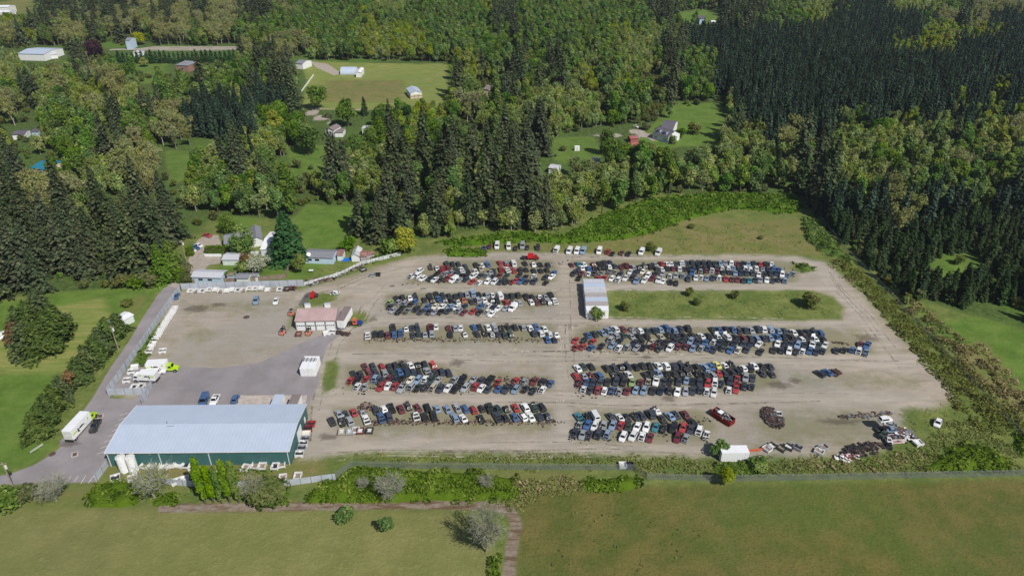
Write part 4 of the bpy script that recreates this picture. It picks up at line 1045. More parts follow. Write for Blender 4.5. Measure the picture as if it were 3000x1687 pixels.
thicket('fence_shrubs', T([(900, 834), (1010, 794), (1100, 752), (1180, 724), (1215, 735), (1110, 764), (1000, 804)], [(2080, 1362), (2170, 1346), (2235, 1352), (2245, 1395), (2140, 1402), (2090, 1392)],
        [(395, 1070), (470, 945), (480, 960), (440, 1040), (420, 1075)], [(540, 1455), (600, 1380), (860, 1378), (860, 1388), (700, 1392), (640, 1400)], [(878, 1245), (888, 1245), (880, 1290), (865, 1300)]), 1.6, 'bramble', 'mixed green shrubs along the fences', 6, 0.42, seed=6)
thicket('scrub_belt', T([(2430, 760), (2480, 760), (2560, 830), (2640, 905), (2740, 1000), (2860, 1100), (2960, 1200), (3100, 1290), (3100, 1340), (2960, 1280), (2860, 1260), (2790, 1180), (2730, 1095), (2640, 1000), (2560, 900), (2480, 810)]), 0.9, 'rough', 'rough grass and scrub belt along the east fence', 7, 0.4, seed=7, base=False, patch=-0.35, up=0.5)
thicket('dark_scrub', T([(2430, 760), (2480, 760), (2560, 830), (2640, 905), (2740, 1000), (2860, 1100), (2960, 1200), (3100, 1290), (3100, 1340), (2960, 1280), (2860, 1260), (2790, 1180), (2730, 1095), (2640, 1000), (2560, 900), (2480, 810)]), 1.6, 'scrub', 'dark bramble clumps along the east fence', 6, 0.4, seed=17, base=False, patch=0.12)
thicket('tall_grass', T([(1000, 1340), (1400, 1330), (1900, 1335), (2100, 1345), (2560, 1335), (2680, 1310), (2760, 1230), (2860, 1230), (2990, 1320), (2990, 1385), (2500, 1395), (2050, 1402), (1900, 1396), (1850, 1372), (1250, 1370), (1060, 1362)],
        [(1310, 1470), (1500, 1400), (1720, 1395), (1700, 1440), (1600, 1470), (1520, 1500)]), 0.4, 'rough', 'rough tufted grass between the yard and the wire fence', 7, 0.32, seed=8, base=False, patch=-0.45, up=0.5)
thicket('dry_tufts', T([(1310, 1460), (1400, 1400), (1700, 1390), (1700, 1425), (1500, 1480)], [(2300, 1350), (2700, 1330), (2760, 1350), (2700, 1380), (2300, 1390)], [(2790, 1010), (2890, 1000), (3010, 1150), (3040, 1240), (2960, 1210), (2870, 1120)],
        [(2430, 750), (2640, 920), (2620, 930), (2420, 780)], [(1980, 560), (2330, 566), (2350, 572), (1990, 568)]), 0.6, 'tan', 'pale dry grass tufts in the scrub', 3.0, 0.45, seed=9, base=False, patch=0.08, up=0.4)
thicket('meadow_tussocks', T([(1600, 1500), (1900, 1480), (2060, 1560), (2000, 1690), (1600, 1690)]), 0.2, 'scrub', 'low dark tussocks in the east meadow', 0.5, 0.4, seed=10, base=False, patch=0.25)
thicket('yard_weeds', T([(1800, 860), (2380, 860), (2460, 905), (2440, 930), (1800, 928)], [(1700, 735), (1950, 655), (2300, 655), (2380, 735), (2000, 742)], [(2640, 1210), (2800, 1180), (2850, 1260), (2700, 1310)]), 0.25, 'rough', 'weeds and low grass in the unused parts of the yard', 2.2, 0.28, seed=12, base=False, patch=0.1)

EB = T([(2600, 850), (2700, 895), (2780, 960), (2900, 1050), (3010, 1160), (3100, 1290), (3000, 1290), (2860, 1135), (2730, 995), (2640, 905)])
thicket('border_grass', EB, 0.7, 'rough', 'ragged rough grass between the east fence and the right meadow', 5, 0.38, seed=21, base=False, patch=-0.3, up=0.5)
thicket('border_brush', EB + T([(2800, 1010), (2880, 1005), (2960, 1100), (3020, 1200), (2960, 1210), (2870, 1110)]), 1.2, 'tan', 'pale brown brush beyond the east fence', 5, 0.4, seed=22, base=False, patch=0.05, up=0.4)
thicket('border_brambles', EB, 1.3, 'scrub', 'dark scrub clumps beyond the east fence', 5, 0.4, seed=23, base=False, patch=0.22)

# ------------------------------------------------------------------ buildings
M['roof_blue'] = seam('light_metal_roof', C(176, 188, 207), 0.5, 0.0, 0.9, 0, 0.03, 0.03)
M['wall_teal'] = seam('teal_metal_wall', C(62, 104, 104), 0.5, 0.0, 0.35, 0, 0.08, 0.03)
M['wall_teal_y'] = seam('teal_metal_end_wall', C(62, 104, 104), 0.5, 0.0, 0.35, 1, 0.08, 0.03)
M['trimw'] = simple('white_trim', (0.62, 0.64, 0.66), 0.5, var=0.06)
M['roof_pink'] = seam('faded_brown_metal_roof', C(176, 150, 150), 0.6, 0.0, 0.8, 0, 0.08, 0.03)
M['wall_grey'] = simple('grey_wall', C(168, 160, 162), 0.8)
M['roof_grey'] = simple('grey_shingles', C(128, 130, 138), 0.9, var=0.25, scale=5)
M['roof_dark'] = simple('dark_shingles', C(96, 92, 104), 0.9, var=0.25, scale=5)
M['roof_pale'] = simple('pale_grey_roof', C(182, 184, 192), 0.8, var=0.12, scale=3)
M['roof_white'] = seam('white_metal_roof', C(226, 228, 232), 0.5, 0.0, 0.6, 0, 0.04, 0.03)
M['roof_rust'] = simple('rusty_roof', C(150, 110, 104), 0.85, var=0.4, scale=1.2)
M['roof_teal'] = seam('teal_metal_roof', C(40, 120, 146), 0.5, 0.0, 0.5, 0, 0.06, 0.03)
M['roof_brown'] = simple('brown_shingles', C(128, 116, 116), 0.9, var=0.25, scale=4)
M['wall_pale'] = simple('pale_green_siding', C(206, 214, 210), 0.8, var=0.08)
M['wall_blue'] = simple('pale_blue_siding', C(176, 196, 214), 0.8, var=0.08)
M['wall_white'] = simple('white_siding', C(222, 224, 224), 0.7, var=0.06)
M['wall_beige'] = simple('beige_siding', C(196, 182, 160), 0.8, var=0.08)
M['brick'] = simple('brick_wall', C(150, 116, 104), 0.9, var=0.2, scale=4)
M['door_garage'] = seam('white_panel_door', C(225, 228, 230), 0.5, 0.0, 0.55, 2, 0.03, 0.03)
M['fence_sheet'] = seam('grey_sheet_fence_metal', C(176, 182, 192), 0.55, 0.0, 0.25, 0, 0.1, 0.02)
M['fence_white'] = seam('white_sheet_fence_metal', C(190, 194, 194), 0.55, 0.0, 0.25, 0, 0.2, 0.02)

def building(name, label, cat, FL, FR, BL, h, rise=1.0, axis='X', wall='wall_white', roof='roof_grey', over=0.35, z=None, doors=(), windows=(), wall_y=None, hip=False, asym=0.5, wallside=None):
    """gable building from three eaves corners (photo pixels at height h)"""
    z = h if z is None else z
    a, b, c = G(*FL, z), G(*FR, z), G(*BL, z)
    ex = (b - a); ex.z = 0; W = ex.length; ex.normalize()
    ey = Vector((-ex.y, ex.x, 0)); D = max(2.5, (c - a).dot(ey))
    if axis == 'X': W0, D0 = W, D
    o = thing(name, (a.x, a.y, 0), math.atan2(ex.y, ex.x), label, cat)
    ov = over
    x0, x1, y0, y1 = ov * .5, W - ov * .5, ov, D - ov
    w = MB()
    pts = [(x0, y0), (x1, y0), (x1, y1), (x0, y1)]
    for i in range(4):
        p, q = pts[i], pts[(i + 1) % 4]
        w.face([(p[0], p[1], 0), (q[0], q[1], 0), (q[0], q[1], h), (p[0], p[1], h)], 1 if i % 2 else 0)
    rm = MB(); t = 0.12
    if hip:
        hx = min(W, D) * 0.42
        A = [(0, 0, h), (W, 0, h), (W, D, h), (0, D, h)]
        R1, R2 = (hx, D / 2, h + rise), (W - hx, D / 2, h + rise)
        rm.face([A[0], A[1], R2, R1]); rm.face([A[2], A[3], R1, R2]); rm.face([A[1], A[2], R2]); rm.face([A[3], A[0], R1])
        rm.box(0, W, 0, D, h - 0.15, h - 0.02)
    elif axis == 'X':
        m = D * asym
        for s in (0, 1):
            e, r_ = ((0, m) if s == 0 else (D, m))
            rm.hexa(([(0, e, h), (W, e, h), (W, r_, h + rise), (0, r_, h + rise)] if s == 0 else [(0, r_, h + rise), (W, r_, h + rise), (W, e, h), (0, e, h)]),
                    ([(0, e, h + t), (W, e, h + t), (W, r_, h + rise + t), (0, r_, h + rise + t)] if s == 0 else [(0, r_, h + rise + t), (W, r_, h + rise + t), (W, e, h + t), (0, e, h + t)]))
        g = 0.02
        for x in (x0, x1): w.face([(x, y0, h), (x, y1, h), (x, m, h + rise * (min(m, D - m) - ov) / min(m, D - m))], 1)
    else:
        m = W * asym
        rm.hexa([(0, 0, h), (m, 0, h + rise), (m, D, h + rise), (0, D, h)], [(0, 0, h + t), (m, 0, h + rise + t), (m, D, h + rise + t), (0, D, h + t)])
        rm.hexa([(m, 0, h + rise), (W, 0, h), (W, D, h), (m, D, h + rise)], [(m, 0, h + rise + t), (W, 0, h + t), (W, D, h + t), (m, D, h + rise + t)])
        for y in (y0, y1): w.face([(x0, y, h), (x1, y, h), (m, y, h + rise * 0.96)], 0)
    w.build('wall', [M[wall], M[wall_y or wall]], o)
    ro = rm.build('roof', M[roof], o)
    for (kind_, fx, wd, hh, zz, mt) in doors:       # on the front wall
        x = fx * W; mb = MB(); mb.box(x - wd / 2, x + wd / 2, y0 - 0.06, y0 + 0.02, zz, zz + hh); d = mb.build(kind_, M[mt], o)
        if kind_ == 'garage_door':
            fr = MB(); n = 4
            for k in range(n):
                cx = x - wd / 2 + wd * (k + 0.5) / n; fr.box(cx - wd * 0.09, cx + wd * 0.09, y0 - 0.075, y0 - 0.05, zz + hh * 0.52, zz + hh * 0.64)
            fr.build('pane', M['glassdark'], d)
    for (fx, wd, hh, zz) in windows:
        x = fx * W; mb = MB(); mb.box(x - wd / 2 - .1, x + wd / 2 + .1, y0 - 0.05, y0 + 0.02, zz - .1, zz + hh + .1); f = mb.build('window', M['trimw'], o)
        mb = MB(); mb.box(x - wd / 2, x + wd / 2, y0 - 0.07, y0 - 0.04, zz, zz + hh); mb.build('pane', M['glassdark'], f)
    return o, W, D, (x0, x1, y0, y1)

# the long green warehouse
gw, W, D, (x0, x1, y0, y1) = building('warehouse', 'long green warehouse with a light blue-grey metal roof at lower left', 'warehouse', (306, 1327), (847, 1322), (394, 1188), 4.3, 1.15, 'X', 'wall_teal', 'roof_blue', 0.25, wall_y='wall_teal_y')
for fx in (0.006, 0.285, 0.555, 0.985):
    m = MB(); m.box(fx * W, fx * W + 0.16, y0 - 0.16, y0 - 0.003, 0, 4.28); m.build('downspout', M['trimw'], gw)
m = MB(); m.box(-0.08, W + 0.08, -0.14, -0.01, 4.22, 4.42); m.build('gutter', M['trimw'], gw)
for x in (-0.1, W + 0.01):
    m = MB(); m.hexa([(x, 0, 4.2), (x + .09, 0, 4.2), (x + .09, D / 2, 5.35), (x, D / 2, 5.35)], [(x, 0, 4.5), (x + .09, 0, 4.5), (x + .09, D / 2, 5.65), (x, D / 2, 5.65)])
    m.hexa([(x, D / 2, 5.35), (x + .09, D / 2, 5.35), (x + .09, D, 4.2), (x, D, 4.2)], [(x, D / 2, 5.65), (x + .09, D / 2, 5.65), (x + .09, D, 4.5), (x, D, 4.5)]); m.build('roof_edge_trim', M['trimw'], gw)
m = MB(); m.box(3.3, 4.4, y0 - 0.09, y0 - 0.003, 0.02, 2.2); dr = m.build('door', M['white'], gw)
m = MB(); m.box(3.55, 4.1, y0 - 0.11, y0 - 0.085, 1.2, 1.9); m.build('window_pane', M['glassdark'], dr)
m = MB(); m.box(x1 - 0.02, x1 + 0.1, D * 0.42, D * 0.62, 0, 3.4); m.build('loading_door', M['door_garage'], gw)
m = MB(); m.box(x1 - 0.02, x1 + 0.09, D * 0.80, D * 0.85, 0.9, 2.4); m.build('side_window', M['white'], gw)
for fx, w_ in ((0.235, 0.5), (0.66, 0.3)):
    m = MB(); m.box(fx * W, fx * W + w_, y0 - 0.3, y0 - 0.003, 3.5, 3.8); m.build('wall_lamp', M['steel'], gw)
m = MB(); m.box(W * .27, W * .27 + 1.6, D * .46, D * .46 + .5, 5.25, 5.5); m.tube((W * .262, D * .52, 5.3), (W * .262, D * .52, 6.1), .12); m.build('roof_vent', M['steel'], gw)
m = MB(); m.box(W * .085, W * .085 + 1.3, D * .40, D * .41, 5.07, 5.16); m.box(W * .08, W * .08 + 1.4, D * .52, D * .53, 5.38, 5.43); m.build('roof_patch', M['wood'], gw)

ws, W, D, _ = building('workshop', 'workshop with four white garage doors under a faded brown roof', 'workshop', (862, 942), (982, 940), (876, 906), 3.4, 1.4, 'X', 'wall_grey', 'roof_pink', 0.3, asym=0.72,
    doors=[('garage_door', f, 2.6, 2.85, 0.02, 'door_garage') for f in (0.137, 0.38, 0.62, 0.86)])
for f in (0.26, 0.5, 0.74): m = MB(); m.box(f * W - .12, f * W + .12, 0.1, 0.28, 0, 3.3); m.build('door_post', M['steel'], ws)

building('long_house', 'long low pale blue house with a pale grey roof behind the wooden fence', 'house', (558, 812), (648, 815), (570, 789), 2.6, 0.7, 'X', 'wall_blue', 'roof_pale', windows=[(0.3, 1.6, .7, 1.3), (0.6, 1.6, .7, 1.3)])
building('porch_shelter', 'slatted brown porch roof at the right end of the long low house', 'porch', (662, 808), (684, 808), (666, 794), 2.5, 0.2, 'X', 'wall_blue', 'wood')
building('garage', 'white walled garage with grey roof beside the gravel driveway', 'garage', (648, 762), (709, 762), (650, 740), 2.3, 0.7, 'X', 'wall_pale', 'roof_pale', windows=[(0.83, .9, .5, 1.2)])
building('house', 'grey shingled house behind the olive green tree', 'house', (655, 716), (742, 706), (648, 688), 2.7, 1.5, 'X', 'wall_white', 'roof_grey', windows=[(0.15, 1.5, 1, 1.0), (0.4, 1.5, 1, 1.0)])
building('house_wing', 'right hand grey roofed wing of the house beside the white roofed shop', 'house', (736, 707), (770, 702), (728, 670), 2.7, 1.3, 'Y', 'wall_white', 'roof_grey')
building('shop_building', 'shop with a bright white metal roof beside the pyramid conifer', 'shop', (761, 732), (818, 731), (783, 680), 3.0, 1.0, 'X', 'wall_pale', 'roof_white')
building('ranch_house', 'grey roofed blue house right of the pyramid conifer', 'house', (888, 754), (975, 757), (895, 729), 2.6, 0.9, 'X', 'wall_blue', 'roof_grey', windows=[(0.2, 1.6, .8, 1.2), (0.45, 1.6, .8, 1.2)])
building('lean_to_shed', 'small shed with rusty roof at the right end of the blue house', 'shed', (985, 749), (1004, 749), (990, 731), 2.3, 0.3, 'X', 'wall_pale', 'roof_rust')
building('white_shed', 'white shed with a whitish rusty gable roof by the sheet fence', 'shed', (1027, 752), (1053, 752), (1034, 728), 2.2, 1.2, 'Y', 'wall_white', 'fence_white')
M['red_faded'] = simple('faded_red_roof', C(160, 96, 90), .8, var=.15)
building('rusty_shed', 'low shed with rusty roof right of the white gable shed', 'shed', (1054, 752), (1074, 751), (1058, 735), 2.1, 0.5, 'X', 'wall_grey', 'roof_rust')
building('rusty_lean_to', 'narrow rusty roofed lean-to under the dark firs', 'shed', (1073, 747), (1097, 744), (1076, 738), 1.8, 0.2, 'X', 'wall_grey', 'roof_rust')
building('small_garage', 'small grey roofed outbuilding behind the wooden fence', 'outbuilding', (689, 816), (728, 816), (690, 800), 2.2, 0.5, 'X', 'wall_pale', 'roof_grey')
building('garden_shed', 'tiny shed with dark grey roof behind the wooden fence', 'shed', (735, 811), (754, 811), (737, 800), 2.0, 0.4, 'X', 'wall_pale', 'roof_grey')
building('field_shed', 'small shed with ribbed white roof and green walls on the left lawn', 'shed', (310, 943), (338, 953), (346, 906), 2.3, 0.3, 'Y', 'wall_pale', 'roof_white')
building('teal_house', 'beige house with a teal metal roof in the trees at far left', 'house', (88, 492), (133, 499), (116, 463), 5.5, 1.2, 'X', 'wall_beige', 'roof_teal', windows=[(.6, 2, 1.4, 3)])
building('bungalow', 'white bungalow with dark roof hidden in firs at far left', 'house', (33, 396), (71, 394), (37, 383), 2.8, 0.8, 'X', 'wall_white', 'roof_dark')
building('blue_cabin', 'small blue roofed cabin right of the dark roofed bungalow', 'cabin', (90, 388), (110, 387), (94, 377), 2.6, 0.6, 'X', 'wall_blue', 'roof_dark')
building('brick_house', 'brick house with a grey hipped roof below the thuja row', 'house', (512, 191), (550, 193), (519, 178), 4.5, 2.0, 'X', 'brick', 'roof_grey', hip=True, windows=[(.5, 2, 1.2, 1.5)])
building('metal_barn', 'large pale blue metal barn at the upper left', 'barn', (50, 158), (128, 160), (62, 139), 5.0, 1.4, 'X', 'wall_white', 'roof_blue')
building('metal_barn_annex', 'lower annex with light roof at the right end of the pale blue barn', 'barn', (128, 164), (168, 160), (140, 146), 3.0, 0.8, 'X', 'wall_white', 'roof_pale')
building('triple_garage', 'white barn with three garage doors and light blue roof on the mown field', 'barn', (1202, 275), (1237, 272), (1186, 260), 3.4, 1.4, 'Y', 'wall_white', 'roof_blue', doors=[('garage_door', f, 3.0, 2.5, 0.02, 'wall_beige') for f in (.2, .5, .8)])
building('tall_shed', 'small white shed standing alone right of the small white house', 'shed', (1059, 378), (1081, 378), (1060, 369), 3.8, 0.3, 'X', 'wall_white', 'roof_pale')
building('cottage', 'small white house with brown gable roof among the big maples', 'house', (951, 380), (978, 383), (956, 366), 3.6, 1.2, 'Y', 'wall_white', 'roof_brown', windows=[(.55, .9, 1.4, 1.4)])
building('cottage_carport', 'brown roofed carport on the right of the small white house', 'carport', (979, 389), (1004, 389), (982, 376), 2.6, 0.3, 'X', 'wall_white', 'roof_brown')
hd, W, D, _ = building('dormer_house', 'white house front with two blue dormers and dark roof at right of centre', 'house', (1911, 388), (1958, 403), (1919, 369), 3.4, 2.4, 'X', 'wall_white', 'roof_dark', doors=[('garage_door', f, 2.4, 2.3, .02, 'wall_blue') for f in (.2, .8)])
for f in (.3, .7):
    m = MB(); m.box(f * W - .8, f * W + .8, D * .12, D * .5, 3.9, 5.3); dm = m.build('dormer', M['wall_blue'], hd)
    m = MB(); m.box(f * W - 1, f * W + 1, D * .08, D * .52, 5.3, 5.45); m.build('dormer_roof', M['roof_dark'], dm)
building('dormer_house_wing', 'dark roofed rear wing behind the house with two dormers', 'house', (1935, 377), (1972, 381), (1950, 352), 4.0, 1.8, 'X', 'wall_white', 'roof_dark')
building('red_shed', 'low red roofed shed on the lawn in front of the dormer house', 'shed', (1840, 428), (1884, 418), (1843, 419), 1.8, 0.3, 'X', 'red_faded', 'red_faded')
building('red_gazebo', 'small red roofed gazebo behind the low red shed', 'gazebo', (1848, 408), (1872, 406), (1850, 398), 2.4, 0.6, 'X', 'red_faded', 'red_faded')
building('grey_roof_house', 'low grey roofed house under the tall firs in the middle', 'house', (1606, 492), (1634, 496), (1612, 480), 2.8, 0.7, 'X', 'wall_white', 'roof_pale')
building('shade_shed', 'blue-grey shed in the shade of the big maple at centre right', 'shed', (1732, 466), (1752, 470), (1736, 460), 2.2, 0.5, 'X', 'wall_blue', 'roof_pale')
building('distant_blue_house', 'distant blue house on the clearing near the top right', 'house', (2050, 56), (2068, 56), (2053, 47), 5, 1.5, 'X', 'wall_blue', 'roof_dark')
building('distant_tent', 'tiny white building right of the distant blue house', 'shed', (2085, 66), (2098, 66), (2087, 62), 3, 1, 'X', 'wall_white', 'roof_white')
building('tower_house', 'narrow blue-grey house beside the far road', 'house', (365, 120), (379, 120), (366, 112), 7, 1.5, 'X', 'wall_blue', 'roof_grey')
building('far_white_house', 'white house at the upper left corner of the mown field', 'house', (864, 186), (886, 188), (868, 174), 4, 1.4, 'X', 'wall_white', 'roof_grey')
building('roadside_shed', 'small blue-grey shed by the far road behind the thuja row', 'shed', (388, 155), (410, 155), (391, 148), 3, .6, 'X', 'wall_white', 'roof_pale')
for i, (u, v, w) in enumerate(((-20, 38, 44), (-14, 22, 36))):
    building('distant_warehouse', ('front', 'rear')[i] + ' white warehouse at the extreme top left corner', 'warehouse', (u, v), (u + w, v), (u + 4, v - 6), 6, 1, 'X', 'wall_white', 'roof_white')
building('hidden_house', 'pale house half hidden by trees right of the mown field', 'house', (1415, 262), (1432, 264), (1418, 248), 5, 1.6, 'X', 'wall_beige', 'roof_brown')

# half-round metal hut
a = G(997, 219); b = G(1041, 219); W = (b - a).length
q = thing('quonset_hut', (a.x, a.y, 0), math.atan2(b.y - a.y, b.x - a.x), 'half-round corrugated metal hut on the mown field', 'hut')
m = MB(); m2 = MB(); n = 14; R = 5.2
for i in range(n):
    t0, t1 = math.pi * i / n, math.pi * (i + 1) / n
    p = lambda t: (R - R * math.cos(t), 4.2 * math.sin(t))
    m.face([(0, p(t0)[0], p(t0)[1]), (W, p(t0)[0], p(t0)[1]), (W, p(t1)[0], p(t1)[1]), (0, p(t1)[0], p(t1)[1])])
    for x in (0.05, W - 0.05): m2.face([(x, R, 0), (x, p(t0)[0], p(t0)[1] - .02), (x, p(t1)[0], p(t1)[1] - .02)])
m.build('roof', M['roof_blue'], q); m2.build('end_wall', M['wall_white'], q)
building('hut_annex', 'small white shed attached to the half-round metal hut', 'shed', (1041, 214), (1057, 214), (1044, 201), 3.2, 0.8, 'Y', 'wall_white', 'roof_white')

# ------------------------------------------------------------------ fences
def fence_run(name, label, px, h, mat, post='steel', step=2.4, lean=0.0, top=False, cat='fence', th=0.06):
    P = [G(u, v) for u, v in px]
    o = thing(name, tuple(P[0]), 0, label, cat); o0 = P[0]
    pan = 0
    for i in range(len(P) - 1):
        a, b = P[i] - o0, P[i + 1] - o0; L = (b - a).length; ang = math.atan2(b.y - a.y, b.x - a.x)
        m = MB(); m.box(0, L, -th / 2, th / 2, 0.05, h)
        link('panel', m.mesh('panel', M[mat]), o, (a.x, a.y, 0), ang)
        m = MB(); k = int(L / step)
        for j in range(k + 1):
            x = min(L - .06, j * step + .06); m.box(x - .05, x + .05, th / 2 + .003, th / 2 + .1, 0, h + .05); m.box(x - .05, x + .05, -th / 2 - .06, -th / 2 - .003, 0, h + .02)
        link('post', m.mesh('post', M[post]), o, (a.x, a.y, 0), ang)
        if top: 
            m = MB(); m.box(0, L, -.05, .05, h, h + .06); link('rail', m.mesh('rail', M[post]), o, (a.x, a.y, 0), ang)
    return o
fence_run('sheet_fence', 'long grey sheet metal fence along the access road', [(529, 852), (470, 935), (420, 1010), (370, 1082), (316, 1157)], 2.3, 'fence_sheet')
fence_run('sheet_fence', 'grey sheet metal fence at the bottom of the box truck corner', [(316, 1157), (434, 1156)], 2.3, 'fence_sheet')
fence_run('sheet_fence', 'short grey sheet fence running to the warehouse corner', [(447, 1132), (418, 1186)], 2.2, 'fence_sheet')
fence_run('sheet_fence', 'grey sheet metal fence behind the row of white truck beds', [(532, 849), (890, 838)], 2.5, 'fence_sheet', step=3)
fence_run('white_sheet_fence', 'leaning white sheet fence overgrown by shrubs at the top of the yard', [(890, 838), (950, 822), (1000, 806), (1060, 776), (1110, 764), (1175, 748)], 1.5, 'fence_white', step=1.7)
fence_run('sheet_fence', 'grey sheet fence in front of the left corner of the warehouse', [(318, 1364), (281, 1413)], 2.0, 'fence_sheet')
fence_run('sheet_fence', 'low grey sheet fence below the warehouse, between brambles and track', [(480, 1418), (600, 1428), (720, 1426), (850, 1422), (984, 1404)], 1.9, 'fence_sheet')
fence_run('wooden_fence', 'brown wooden board fence behind the sheet metal fence', [(565, 830), (728, 826), (836, 816)], 1.8, 'wood', 'wood')
fence_run('wooden_fence', 'brown wooden fence running back from the corner by the lime green tree', [(836, 816), (857, 764)], 1.8, 'wood', 'wood')
fence_run('low_white_wall', 'low white wall under the long clipped hedge', [(600, 752), (650, 752)], 1.2, 'wall_white', 'wall_white', cat='wall')
fence_run('low_white_wall', 'white wall in front of the white roofed shop', [(733, 746), (800, 744)], 1.4, 'wall_white', 'wall_white', cat='wall')
fence_run('rail_fence', 'long white rail fence at the left edge of the mown field', [(884, 270), (919, 222)], 1.2, 'white', 'white')
t = NT('chain_link'); d = t.n('BsdfDiffuse'); d.inputs[0].default_value = (.22, .25, .25, 1); tr = t.n('BsdfTransparent'); mx = t.n('MixShader'); mx.inputs[0].default_value = .34
t.l(tr.outputs[0], mx.inputs[1]); t.l(d.outputs[0], mx.inputs[2]); t.l(mx.outputs[0], t.out.inputs['Surface']); M['chain'] = t.mat
def chain(label, px, h=2.0, step=6.0):
    P = [G(u, v) for u, v in px]; o = thing('wire_fence', tuple(P[0]), 0, label, 'fence')
    f, r_ = MB(), MB()
    for i in range(len(P) - 1):
        a, b = P[i] - P[0], P[i + 1] - P[0]; L = (b - a).length; k = max(1, int(L / step))
        f.face([(a.x, a.y, .05), (b.x, b.y, .05), (b.x, b.y, h), (a.x, a.y, h)]); r_.tube((a.x, a.y, h), (b.x, b.y, h), .03, n=4)
        for j in range(k):
            p = a.lerp(b, j / k); m = MB(); m.tube((p.x, p.y, 0), (p.x, p.y, h + .1), .045, n=5); m.build('post', M['steel'], o)
    f.build('wire_mesh', M['chain'], o); r_.build('top_rail', M['steel'], o)
chain('wire mesh fence south of the yard with brambles below it', [(984, 1402), (1032, 1368), (1260, 1373), (1540, 1376), (1855, 1378), (1895, 1404), (2100, 1410), (2400, 1406), (2700, 1400), (3000, 1394), (3150, 1391)])
chain('wire mesh fence through the scrub on the east side', [(2345, 560), (2400, 640), (2470, 730), (2600, 860), (2720, 990), (2850, 1130), (3000, 1290)], 1.8, 8)

# ------------------------------------------------------------------ poles, tanks, containers, trailers
def pole(u, v, h, label, lean=0, arm=1.6, tr=True):
    p = G(u, v); o = thing('utility_pole', (p.x, p.y, 0), 0.3, label, 'utility pole')
    m = MB(); m.tube((0, 0, -.3), (lean, 0, h), .17, .11, 8); m.build('pole', M['pole'], o)
    if arm: m = MB(); m.box(lean - arm / 2, lean + arm / 2, -.06, .06, h - .6, h - .45); m.build('crossarm', M['pole'], o)
    if tr: m = MB(); m.tube((lean + .35, 0, h - 2.0), (lean + .35, 0, h - 1.1), .26, .26, 10); m.build('transformer', M['offwhite'], o)
pole(42, 1431, 8.2, 'wooden utility pole at the lower left edge by the road')
pole(347, 1023, 8.5, 'pale utility pole beside the pine row and the access road')
pole(547, 768, 9.0, 'utility pole beside the two pointed cedars', arm=1.2)
pole(262, 186, 9.0, 'distant utility pole under the purple tree', tr=False)
for i, (u, v) in enumerate(((366, 1378), (393, 1378))):
    p = G(u, v); o = thing('storage_tank', (p.x, p.y, 0), 0, ('left', 'right')[i] + ' of the two tall white tanks at the warehouse door', 'tank', 'white storage tanks')
    m = MB(); m.tube((0, 0, 0), (0, 0, 4.3), 1.12, 1.12, 28); m.mesh; m.build('tank_shell', M['white'], o)
    m = MB(); m.tube((0, 0, 4.3), (0, 0, 4.55), 1.12, .7, 28); m.tube((0, 0, 4.55), (0, 0, 4.7), .3, .3, 12)
    for k in range(10): a = k * .628; m.box(math.cos(a) * 1.0 - .1, math.cos(a) * 1.0 + .1, math.sin(a) * 1.0 - .1, math.sin(a) * 1.0 + .1, 4.25, 4.5)
    m.build('tank_top', M['offwhite'], o)
    m = MB(); m.tube((-.4, -1.16, .2), (-.4, -1.16, 4.3), .04); m.box(-.15, .15, -1.3, -1.1, .2, .4); m.build('outlet_pipe', M['steel'], o)

def container(name, label, cat, px, L, w, h, hd, wall='white', roof='roof_pale', wheels=False, group=None, z0=0.0, end='wall_white'):
    """px = centre pixel of the base; hd = heading of its length in degrees (0 = +x)"""
    p = G(*px); o = thing(name, (p.x, p.y, 0), math.radians(hd), label, cat, group)
    m = MB(); m.box(-L / 2, L / 2, -w / 2, w / 2, z0 + .05, h)
    for k in range(int(L / .6)):
        x = -L / 2 + .3 + k * .6
        for s in (-1, 1): m.box(x, x + .2, s * (w / 2 + .02) - .02, s * (w / 2 + .02) + .02, z0 + .1, h - .1)
    m.build('body', M[wall], o)
    m = MB(); m.box(-L / 2 - .03, L / 2 + .03, -w / 2 - .05, w / 2 + .05, h, h + .07); m.build('roof', M[roof], o)
    m = MB(); m.box(-L / 2 - .06, -L / 2 - .004, -w / 2 + .1, -.03, z0 + .15, h - .1); m.box(-L / 2 - .06, -L / 2 - .004, .03, w / 2 - .1, z0 + .15, h - .1); m.build('door', M[end], o)
    if wheels:
        for x in (-L / 2 + .9, -L / 2 + 2.0):
            for s in (-1, 1):
                mm = MB(); mm.tube((x, s * (w / 2 - .3), .5), (x, s * (w / 2 - .02), .5), .5, .5, 12); mm.build('wheel', M['rubber'], o)
    return o
container('box_trailer', 'white box trailer with grey-brown roof right of the workshop', 'trailer', (1012, 944), 8.5, 2.3, 3.3, 84, 'white', 'roof_brown', True, z0=.5)
container('white_container', 'left of the two white containers side by side on the asphalt', 'container', (900, 1084), 6.0, 2.08, 2.7, 90, 'white', 'roof_white')
c2 = container('white_container', 'right of the two white containers side by side on the asphalt', 'container', (922, 1084), 6.0, 2.08, 2.7, 90, 'white', 'roof_white')
p = G(905, 1056, 2.8); o = thing('ladder_rack', (p.x, p.y, 0), 0, 'dark metal ladder rack lying across the two white containers', 'rack')
m = MB(); m.box(-2.2, 2.2, -.05, .05, 2.8, 2.95); m.box(-2.2, 2.2, .8, .9, 2.8, 2.95)
for x in (-1.5, -.6, .6, 1.5): m.box(x, x + .1, -.8, 1.3, 2.96, 3.06)
m.build('rack_bars', M['dark'], o)
M['roof_dusty'] = simple('dusty_roof', C(160, 154, 154), .9, var=.12)
